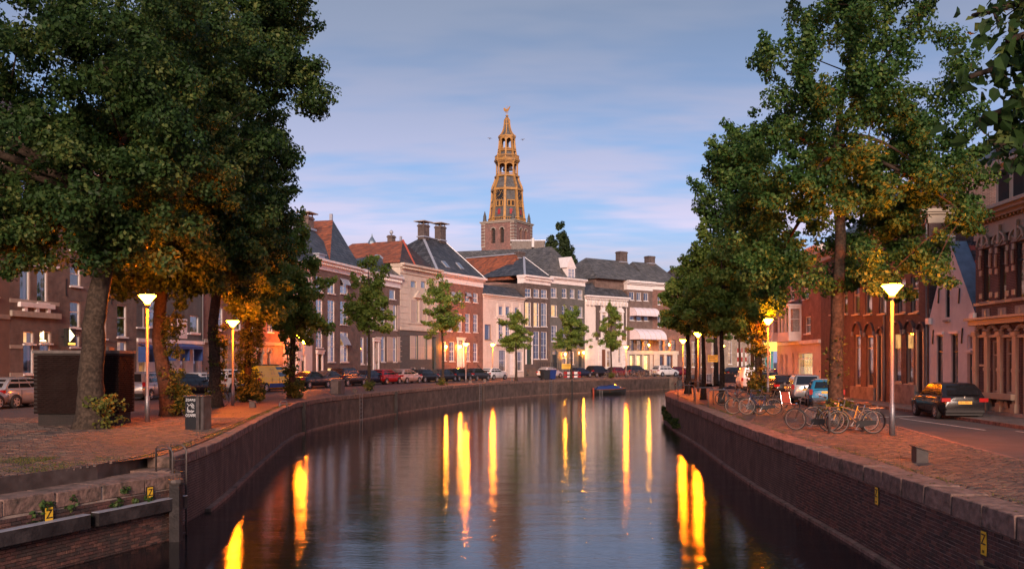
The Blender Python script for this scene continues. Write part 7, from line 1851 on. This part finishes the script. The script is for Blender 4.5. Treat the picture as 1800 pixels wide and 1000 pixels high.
for i, (px, py, lb_) in enumerate([(1326,727,'grey bicycle stand at the ivy trunk'),(1458,762,'grey bicycle stand under the long bronze bicycle'),(1517,758,'short steel post behind the bronze bicycle rear wheel')]):
    x, y = G(px, py); hoop('bicycle_stand', lb_, 'bicycle stand', .5, .8 if i < 2 else .35, x, y, R(70), 'bicycle stands by the trunks', 'steel_dark', .035)

# red folding chair
x, y = G(1387,730)
ch = thing('folding_chair', 'red canvas folding chair standing on the right quay pavement', 'chair', (x, y, 0), R(20))
m = MB()
for s in (-.22, .22): m.tube([(s,-.25,0),(s,.20,.62)], .011, 6)
m.build('leg', M['chrome'], ch); m = MB()
for s in (-.19, .19): m.tube([(s,.28,0),(s,-.22,.48)], .011, 6)
m.build('leg', M['chrome'], ch); m = MB()
for s in (-.22, .22): m.tube([(s,.16,.45),(s,.30,.98)], .012, 6)
m.build('back_frame', M['chrome'], ch)
MB().box(-.23,.23,-.24,.18,.46,.48).build('seat', M['terracotta'], ch)
m = MB(); m.add([(-.22,.17,.52),(.22,.17,.52),(.22,.30,.96),(-.22,.30,.96),(-.22,.19,.52),(.22,.19,.52),(.22,.32,.96),(-.22,.32,.96)], [(0,1,2,3),(7,6,5,4),(0,4,5,1),(2,6,7,3),(1,5,6,2),(3,7,4,0)]); m.build('backrest', M['terracotta'], ch)

# wedge topped steel bollards
def bollard(px, py, label, s=1.0, rz=0):
    x, y = G(px, py)
    t = thing('bollard', label, 'bollard', (x, y, 0), rz, 'low steel bollards on the quays')
    m = MB(); a = .13*s; m.v = [(-a,-a,0),(a,-a,0),(a,a,0),(-a,a,0),(-a,-a,.33*s),(a,-a,.24*s),(a,a,.24*s),(-a,a,.33*s)]; m.f = [(0,3,2,1),(4,5,6,7),(0,1,5,4),(1,2,6,5),(2,3,7,6),(3,0,4,7)]; m.m = [0]*6
    m.build('post', M['steel_dark'], t)
    c = MB(); b = .17*s; c.v = [(-b-.0,-b,.365*s),(b+.06,-b,.235*s),(b+.06,b,.235*s),(-b,b,.365*s),(-b,-b,.35*s),(b+.06,-b,.22*s),(b+.06,b,.22*s),(-b,b,.35*s)]; c.f = [(0,1,2,3),(7,6,5,4),(0,4,5,1),(1,5,6,2),(2,6,7,3),(3,7,4,0)]; c.m = [0]*6; c.build('slanted_cap', M['steel_dark'], t)
    MB().box(-.16*s,.16*s,-.16*s,.16*s,-.02,.012).build('foot_plate', M['steel_dark'], t)
bollard(1617,812,'lone wedge topped steel bollard on the right quay pavement'); bollard(444,715.5,'low steel bollard beneath the ivy bush on the left'); bollard(624,690,'low bollard left of the slender light tree'); bollard(827,673.5,'low bollard right of the quay edge lamp')
bollard(852,671,'low bollard before the white hatchback'); bollard(900,668.5,'low bollard left of the small tree before the pink house')

# utility cabinets
x, y = G(344,754)
cb = thing('utility_cabinet', 'black utility cabinet covered in white graffiti at the left quay edge', 'utility cabinet', (x, y, 0), R(-18))
MB().box(-.26,.18,-.2,.2,0,1.06).build('cabinet_body', M['sign_black'], cb); MB().box(.183,.30,-.22,.22,0,1.07).build('steel_side_post', M['steel_dark'], cb); MB().box(.34,.45,-.2,.2,0,1.07).build('steel_side_post', M['steel_dark'], cb); MB().box(-.3,.48,-.25,.25,1.073,1.11).build('cap', M['steel_dark'], cb)
def scribble(m, pts, w_=.012, y=-.203):
    for a, b in zip(pts, pts[1:]): m.obox((a[0],y,a[1]),(b[0],y,b[1]),.006,w_,up=(0,0,1)) if abs(a[0]-b[0]) > .001 else m.obox((a[0],y,a[1]),(b[0],y,b[1]),w_,.006,up=(0,1,0))
g = MB(); 
def gl(x0, z0, s, pts): scribble(g, [(x0+p[0]*s, z0+p[1]*s) for p in pts])
zig = {'Z':[(0,1),(.8,1),(0,0),(.8,0)],'O':[(.4,1),(0,.6),(.1,.1),(.5,0),(.8,.4),(.6,.9),(.4,1)],'S':[(.8,.9),(.3,1),(.1,.7),(.7,.4),(.5,0),(0,.1)],'A':[(0,0),(.4,1),(.8,0),(.6,.4),(.2,.4)],'R':[(0,0),(0.05,1),(.7,.9),(.6,.55),(.1,.5),(.8,0)],'M':[(0,0),(.15,1),(.4,.4),(.65,1),(.8,0)]}
for i, c in enumerate('ZOAMS'): gl(-.23+i*.078, .93, .075, zig[c])
for i, c in enumerate('OSARR'): gl(-.23+i*.078, .42, .09, zig[c])
for r_, cx_, cz_ in ((.09,-.06,.70),(.05,.04,.76),(.12,-.04,.68),(.04,-.13,.60)):
    scribble(g, [(cx_+r_*math.cos(k*.7)*1.1, cz_+r_*math.sin(k*.7)) for k in range(9)], .010)
scribble(g, [(-.18,.85),(-.1,.78),(.0,.86),(.08,.80)], .012); scribble(g, [(-.15,.58),(.1,.62),(.0,.55)], .012)
g.build('graffiti', M['graffiti'], cb)
x, y = G(593,692)
cb = thing('utility_cabinet', 'weathered grey concrete cabinet with worn graffiti at the quay bend', 'utility cabinet', (x, y, 0), R(-15))
MB().box(-.37,.2,-.3,.3,0,.9).build('cabinet_body', M['concrete'], cb); MB().box(.203,.4,-.31,.31,0,.92).build('side_panel', M['steel_dark'], cb); MB().box(-.4,.43,-.33,.33,.923,.97).build('cap', M['concrete'], cb)

# brick kiosk behind the nearest trunk
kx0, kx1, ky = -16.45, -13.6, 31.4
kk = thing('brick_kiosk', 'dark sooty windowless brick kiosk with a protruding brick top behind the thick trunk', 'kiosk', ((kx0+kx1)/2, ky, 0), R(3))
w_ = 1.43
MB().box(-w_+.1,w_-.1,.1,1.4,-.05,.42).build('plinth', M['brick_black'], kk)
MB().box(-w_,w_,0,1.5,.42,2.5).build('wall', M['brick_black'], kk)
MB().box(-w_-.04,w_+.04,-.04,1.54,2.5,2.6).build('roof_slab', M['steel_dark'], kk)
MB().box(.4,.95,.4,.9,2.6,2.72).build('roof_vent', M['steel_dark'], kk)
brk = []
pm = MB(); random.seed(5)
pm.box(-.105,.105,-.02,.05,-.0275,.0275); pme = pm.mesh('brick', M['brick_black']); kb = [0]
kbm = mat('kiosk brick', (.014,.007,.006), .95, spec=.08, var=.4, scale=7, bump=.4, stain=(.02,.013,.012), stscale=1.2); pme.materials[0] = kbm
rest = MB(); n_ = 0
for r_ in range(30):
    z = .46+r_*.067
    for k in range(16):
        x_ = -w_+.11+k*.222-(.11 if r_ % 2 else 0)
        if x_ < -w_+.1 or x_ > w_-.08: continue
        if n_ < 300 and (r_*16+k) % 2 == 0: link('brick', pme, kk, (x_, random.uniform(-.006,.004), z)); n_ += 1
        else: rest.box(x_-.105,x_+.105,-.02+random.uniform(-.006,.004),.05,z-.0275,z+.0275)
    for k in range(6):
        y_ = .14+k*.222-(.11 if r_ % 2 else 0)
        rest.box(w_-.05,w_+.02+random.uniform(-.004,.006),y_-.105,y_+.105,z-.0275,z+.0275)
tag(rest.build('bricks', kbm, kk), kind='stuff')

# ladder, fender beams, posts, mooring signs
ld = thing('quay_ladder', 'rusty steel ladder with a looped handrail on the left quay corner', 'ladder', (-7.66,20.72,0), R(62))
m = MB()
for s in (-.2, .2): m.tube([(s,-.12,-1.95),(s,-.12,.16),(s,-.07,.26),(s,.02,.3),(s,.34,.3),(s,.4,.24),(s,.4,-.28)], .022, 8)
m.build('rail', M['steel_dark'], ld, smooth=True)
for k in range(7): MB().tube([(-.2,-.12,-1.7+k*.28),(.2,-.12,-1.7+k*.28)], .016, 6).build('rung', M['steel_dark'], ld)
MB().tube([(-.2,.4,.2),(.2,.4,.2)], .02, 6).build('grab_bar', M['steel'], ld)
d_ = Vector((LQ[4][0]-LQ[1][0], LQ[4][1]-LQ[1][1], 0)).normalized(); nn_ = Vector((d_.y, -d_.x, 0))
def lw_pt(t_, o, z): 
    P_ = Vector((-12.6,7.5,0)); Q_ = Vector((LQ[4][0],LQ[4][1],0)); p = P_.lerp(Q_, t_); return p + (Q_-P_).normalized().cross(Vector((0,0,1)))*o + Vector((0,0,z))
for t0, t1, lb_ in ((.12,.62,'long dark timber fender beam at the bottom left, nearest the camera'),(.625,.80,'middle timber fender beam below the first yellow sign'),(.815,.995,'timber fender beam ending at the quay ladder')):
    o = lw_pt(t0, 0, 0); f = thing('fender_beam', lb_, 'fender beam', o, 0, 'fender beams on the low left quay wall')
    a, b = lw_pt(t0,.16,-.93)-o, lw_pt(t1,.16,-.93)-o
    MB().obox(a, b, .2, .26).build('beam', M['timber'], f); MB().obox(a+Vector((0,0,.137)), b+Vector((0,0,.137)), .2, .012).build('edge_strip', M['lead'], f)
    for q in (.08,.92): p = a.lerp(b, q); MB().obox(p+Vector((-.02,0,-.03)), p+Vector((-.3,.12,-.03)), .08, .08).build('bracket', M['steel_dark'], f)
po = thing('mooring_post', 'square timber post at the corner of the low left quay wall', 'post', (-7.42,20.1,0))
MB().box(-.11,.11,-.11,.11,-2.5,-.45).build('post', M['timber'], po); MB().lathe([(.14,-.5),(.17,-.45),(.17,-.38),(.05,-.36)], 10).build('post_cap', M['steel_dark'], po)
def zsign(p, ang, label, s=1.0):
    t = thing('mooring_sign', label, 'sign', p, ang, 'yellow mooring signs on the quay walls')
    MB().box(-.10*s,.10*s,-.03,0,-.2*s,.2*s).build('backplate', M['sign_black'], t); MB().box(-.085*s,.085*s,-.036,-.03,-.18*s,.18*s).build('yellow_face', M['yellow'], t)
    text('Z', .24*s, M['sign_black'], t, (0,-.039,.05*s), (R(90),0,0), 'letter'); text('m', .09*s, M['sign_black'], t, (0,-.039,-.12*s), (R(90),0,0), 'letter')
la = math.atan2(d_.y, d_.x)
def sign_pos(px, zc):   # on the left low wall
    k = (px-CX)/F; P_, Q_ = lw_pt(0,.04,0), lw_pt(1,.04,0); D_ = Q_-P_; t_ = (k*P_.y-P_.x)/(D_.x-k*D_.y); p = P_+D_*t_; p.z = zc(p.y); return p
D2 = (Vector((LQ[4][0],LQ[4][1],0))-Vector((-12.6,7.5,0))).normalized()
zsign(sign_pos(84, lambda Y: CH+(HY-908)/F*Y), math.atan2(D2.y, D2.x), 'yellow Z mooring sign at far left on the low brick wall', 1.0)
zsign(sign_pos(262, lambda Y: CH+(HY-869)/F*Y), math.atan2(D2.y, D2.x), 'yellow Z mooring sign just above the fender beam near the ladder', .9)
zsign((7.40,18.4,CH+(HY-871)/F*18.4), R(-90-3), 'yellow Z mooring sign halfway along the right quay wall', .95)
zsign((7.235,13.9,CH+(HY-954)/F*13.9), R(-90-2), 'yellow Z mooring sign nearest the camera on the right quay wall', 1.0)
# mooring pockets
for x, y, z, a, lb_ in ((*lw_pt(.62,.10,0)[:2],-1.6,math.atan2(D2.y,D2.x),'dark iron mooring bracket with two pale floats on the left wall foot'),(7.14,13.5,-.92,R(-92),'dark iron mooring bracket below the nearest yellow sign on the right wall')):
    t = thing('mooring_bracket', lb_, 'mooring bracket', (x, y, z), a)
    m = MB(); n = 10
    for k in range(n):
        a0, a1 = math.pi*k/n, math.pi*(k+1)/n
        m.add([(.35*math.cos(a0),-.22*math.sin(a0),.12),(.35*math.cos(a1),-.22*math.sin(a1),.12),(.26*math.cos(a1),-.14*math.sin(a1),-.22),(.26*math.cos(a0),-.14*math.sin(a0),-.22),(.32*math.cos(a0),-.19*math.sin(a0),.12),(.32*math.cos(a1),-.19*math.sin(a1),.12),(.23*math.cos(a1),-.11*math.sin(a1),-.2),(.23*math.cos(a0),-.11*math.sin(a0),-.2)], [(0,1,2,3),(7,6,5,4),(0,4,5,1)])
    m.box(-.28,.28,-.15,.0,-.24,-.20); m.build('bowl', M['steel_dark'], t)
    if lb_.startswith('dark iron mooring bracket with'):
        for s in (-.1, .06): MB().lathe([(.01,.0),(.08,.03),(.1,.1),(.07,.17),(.01,.2)], 10, (s,-.08)).build('float', M['concrete'], t)
# far ladders on the long left wall
for i, (x, y, a) in enumerate([(-10.3,61.6,75),(-3.3,92.4,68),(4.6,109.8,50)]):
    t = thing('wall_ladder', ['thin ladder in the far wall below the slender tree','thin ladder in the far wall below the quay edge lamp','thin ladder in the far wall below the waste bins'][i], 'ladder', (x, y, 0), R(a), 'ladders in the long left quay wall')
    m = MB()
    for s in (-.2, .2): m.tube([(s,-.1,-1.9),(s,-.1,.05)], .025, 6)
    for k in range(7): m.tube([(-.2,-.1,-1.7+k*.27),(.2,-.1,-1.7+k*.27)], .018, 5)
    m.build('ladder_frame', M['steel'], t)
x, y = G(498,715); hoop('quay_hoop', 'small steel hoop handle at the edge of the left quay bend', 'handle', .5, .28, x, y, R(60), None)

# waste bins, barrier, signs, boats
for i, (px, Y, c) in enumerate([(958,110.5,'dark grey'),(969,112.5,'van blue')]):
    t = thing('waste_bin', ['dark wheeled waste bin, left of the pair','dark blue wheeled waste bin, right of the pair'][i], 'waste bin', (PX(px,Y),Y,0), R(30), 'waste bins on the far quay')
    MB().frus(0,0,.1,1.15,.36,.36,.48,.44).build('bin_body', PAINT[c], t); MB().box(-.52,.52,-.5,.48,1.15,1.24).build('lid', PAINT[c], t)
    for s in (-.3,.3): MB().obox((s,.35,.12),(s,.45,.12),.2,.2).build('wheel', M['tyre'], t)
Y = 117.5; t = thing('road_barrier', 'red and white striped road barrier on the far quay', 'barrier', (PX(1006,Y),Y,0), R(35))
for k in range(5): MB().box(-1.4+k*.56,-1.4+k*.56+.555,-.03,.03,.62,.95).build('stripe_board', M['red'] if k % 2 == 0 else M['white'], t)
for k in range(5): MB().box(-1.4+k*.56,-1.4+k*.56+.555,-.03,.03,.18,.46).build('stripe_board', M['red'] if k % 2 == 0 else M['white'], t)
for s in (-1.0,1.0): MB().box(s-.04,s+.04,.03,.08,0,1.1).box(s-.06,s+.06,-.4,.5,0,.05).build('barrier_leg', M['steel'], t)
M['red'].node_tree.nodes['Principled BSDF']
t = thing('notice_sign', 'yellow rectangular notice above the striped road barrier', 'sign', (PX(995.5,119),119,0), R(10))
MB().box(-.62,.62,-.03,.0,1.3,1.95).build('yellow_face', M['yellow'], t)
for s in (-.45,.45): MB().box(s-.03,s+.03,0,.05,0,1.9).build('post', M['steel'], t)
for k in range(3): MB().box(-.5,.5-.2*(k == 2),-.035,-.03,1.78-k*.17,1.83-k*.17).build('text_line', M['steel_dark'], t)
Y = 84; t = thing('notice_sign', 'yellow road sign on a post between the right quay trees', 'sign', (PX(1253,Y),Y,0), R(-10))
MB().box(-.46,.46,-.03,.0,2.2,2.85).build('yellow_face', M['yellow'], t); MB().box(-.03,.03,0,.05,0,2.8).build('post', M['steel'], t)
for k in range(3): MB().box(-.36,.36-.15*(k == 1),-.035,-.03,2.68-k*.16,2.73-k*.16).build('text_line', M['steel_dark'], t)

def hull(t, Ln, Bm, Hh, mats, mi=0, name='hull'):
    secs = []; n = 9
    for i in range(n):
        u_ = i/(n-1); x_ = -Ln/2+Ln*u_; wv = Bm/2*(1-max(0,(u_-.45)/.55)**2.2)*(.86+.14*min(1,u_*4)); wv = max(wv,.03); sh = Hh*(1+.25*u_**2)
        secs.append([(x_,-wv,sh),(x_,-wv*.92,sh*.45),(x_,-wv*.45,-.15),(x_,wv*.45,-.15),(x_,wv*.92,sh*.45),(x_,wv,sh)])
    mb = MB(); mb.v = [p for s in secs for p in s]
    for i in range(n-1):
        for j in range(5): mb.f.append((i*6+j,(i+1)*6+j,(i+1)*6+j+1,i*6+j+1)); mb.m.append(0)
    mb.f.append((0,1,2,3,4,5)); mb.m.append(0); mb.build(name, mats, t, smooth=False)
    r_ = MB()
    for i in range(n-1):
        for j in (0,5): r_.obox(secs[i][j], secs[i+1][j], .08, .09)
    r_.build('gunwale', M['wood_brown'] if name == 'hull' else mats, t); return secs
bt = thing('moored_boat', 'small covered boat with dark blue canvas moored at the far quay wall', 'boat', (PX(1068,113.0)+.3,113.0,ZW), R(24))
sc_ = hull(bt, 4.6, 1.7, .55, M['wood_dark'])
cv = []
for i, s in enumerate(sc_[:8]):
    k_ = [.05,.42,.5,.48,.55,.62,.42,.1][i]; a, b = Vector(s[0]), Vector(s[5]); top_ = (a+b)/2+Vector((0,0,k_)); cv.append([a+Vector((0,0,.04)), a.lerp(top_,.6)+Vector((0,0,.1*k_)), top_, b.lerp(top_,.6)+Vector((0,0,.1*k_)), b+Vector((0,0,.04))])
mb = MB(); mb.v = [tuple(p) for s in cv for p in s]
for i in range(7):
    for j in range(4): mb.f.append((i*5+j,(i+1)*5+j,(i+1)*5+j+1,i*5+j+1)); mb.m.append(0)
mb.f.append((0,1,2,3,4)); mb.m.append(0); mb.build('canvas_cover', PAINT['van blue'], bt, smooth=True)
MB().box(-2.42,-2.3,-.1,.1,-.3,.75).build('rudder', M['terracotta'], bt); MB().tube([(-1.9,-.8,-.2),(-1.9,-.85,.5)], .04, 6).tube([(-1.6,-.82,-.2),(-1.6,-.87,.5)], .04, 6).build('boarding_ladder', M['steel'], bt)
bt = thing('moored_boat', 'small dark boat seen end on beside the tip of the right quay', 'boat', (PX(1196,122),122,ZW), R(80))
hull(bt, 4.2, 1.6, .9, M['wood_dark']); MB().frus(-1.2,0,.8,1.55,.7,.62,.45,.4).build('cabin_cover', M['sign_black'], bt); MB().tube([(-1.9,.3,.7),(-2.0,.35,1.7)], .04, 6).build('tiller', M['steel_dark'], bt)
MB().lathe([(.02,1.55),(.16,1.62),(.16,1.82),(.02,1.9)], 8, (-1.3,.1)).build('mast_light', M['steel_dark'], bt)

# low parapet wall by the bridge, white railing
pw = thing('parapet_wall', 'low brick parapet wall of the bridge ramp beyond the right quay', 'wall', (22.4,97,0), R(4))
MB().box(0,14,0,.5,-.1,.85).build('wall', M['brick_dark'], pw); MB().box(-.1,14.1,-.08,.58,.85,1.0).build('coping', M['coping'], pw)
rl = thing('white_railing', 'white painted railing between the trunks beyond the right quay', 'railing', (PX(1233,92),92,0), R(6))
for k in range(11): MB().box(k*.17,k*.17+.05,-.02,.02,0,.95).build('baluster', M['white'], rl)
MB().box(-.05,1.8,-.04,.04,.95,1.02).box(-.05,1.8,-.03,.03,.1,.16).build('rail', M['white'], rl)
for i in range(4):
    Y = 150; px = [1297,1304,1311,1322][i]
    t = thing('striped_post', ['red and white striped post, first from the left beyond the parapet','second striped post beyond the parapet','third striped post beyond the parapet','rightmost striped post beyond the parapet'][i], 'post', (PX(px,Y),Y,0), 0, 'striped posts in the far street')
    for k in range(6): MB().lathe([(.12,k*.75),(.12,k*.75+.745)], 8).build('stripe', M['red'] if k % 2 else M['white'], t)
# bridge deck carrying the far street over the canal
bd = MB(); bd.box(24.3,46,96.5,140,-.5,-.012); tag(bd.build('bridge_deck', M['asphalt']), kind='structure')

# birds by the spire
for px, py, s in ((861,244,1),(919,246,-1)):
    t = thing('bird', 'tiny dark gull in the sky %s of the church spire' % ('left' if s > 0 else 'right'), 'bird', (PX(px,200),200,ZH(py,200)), R(20*s), 'gulls near the spire')
    m = MB(); m.lathe([(.01,-.22),(.07,-.1),(.08,.05),(.05,.16),(.01,.24)], 6); m.build('body', M['steel_dark'], t)
    for q in (-1, 1): w2 = MB(); w2.add([(0,0,.08),(q*.25,.05,.22),(q*.6,.08,.1),(q*.25,.05,.1),(0,0,-.06),(q*.6,.1,.09)], [(0,1,3,4),(1,2,5,3)]); w2.build('wing', M['steel_dark'], t)
# distant ground line of roofs so that no gap opens behind the houses
for i, (px0, px1, Y, zt_) in enumerate([(480,560,130,13.5),(560,700,165,14),(1000,1120,205,15.5)]):
    h = House('background_house', ['plain background house behind the left roofs','plain background house behind the shuttered house','plain background house behind the pavilion roof'][i], 'house', (PX(px0,Y),Y), (PX(px1,Y),Y), 'background houses')
    wall(h, 'brick_brown', zt_-3, 9, []); hip(h, zt_-3, zt_+.5, 'tile_dark', 0, h.W, 0, 9, 2, h.W-2)
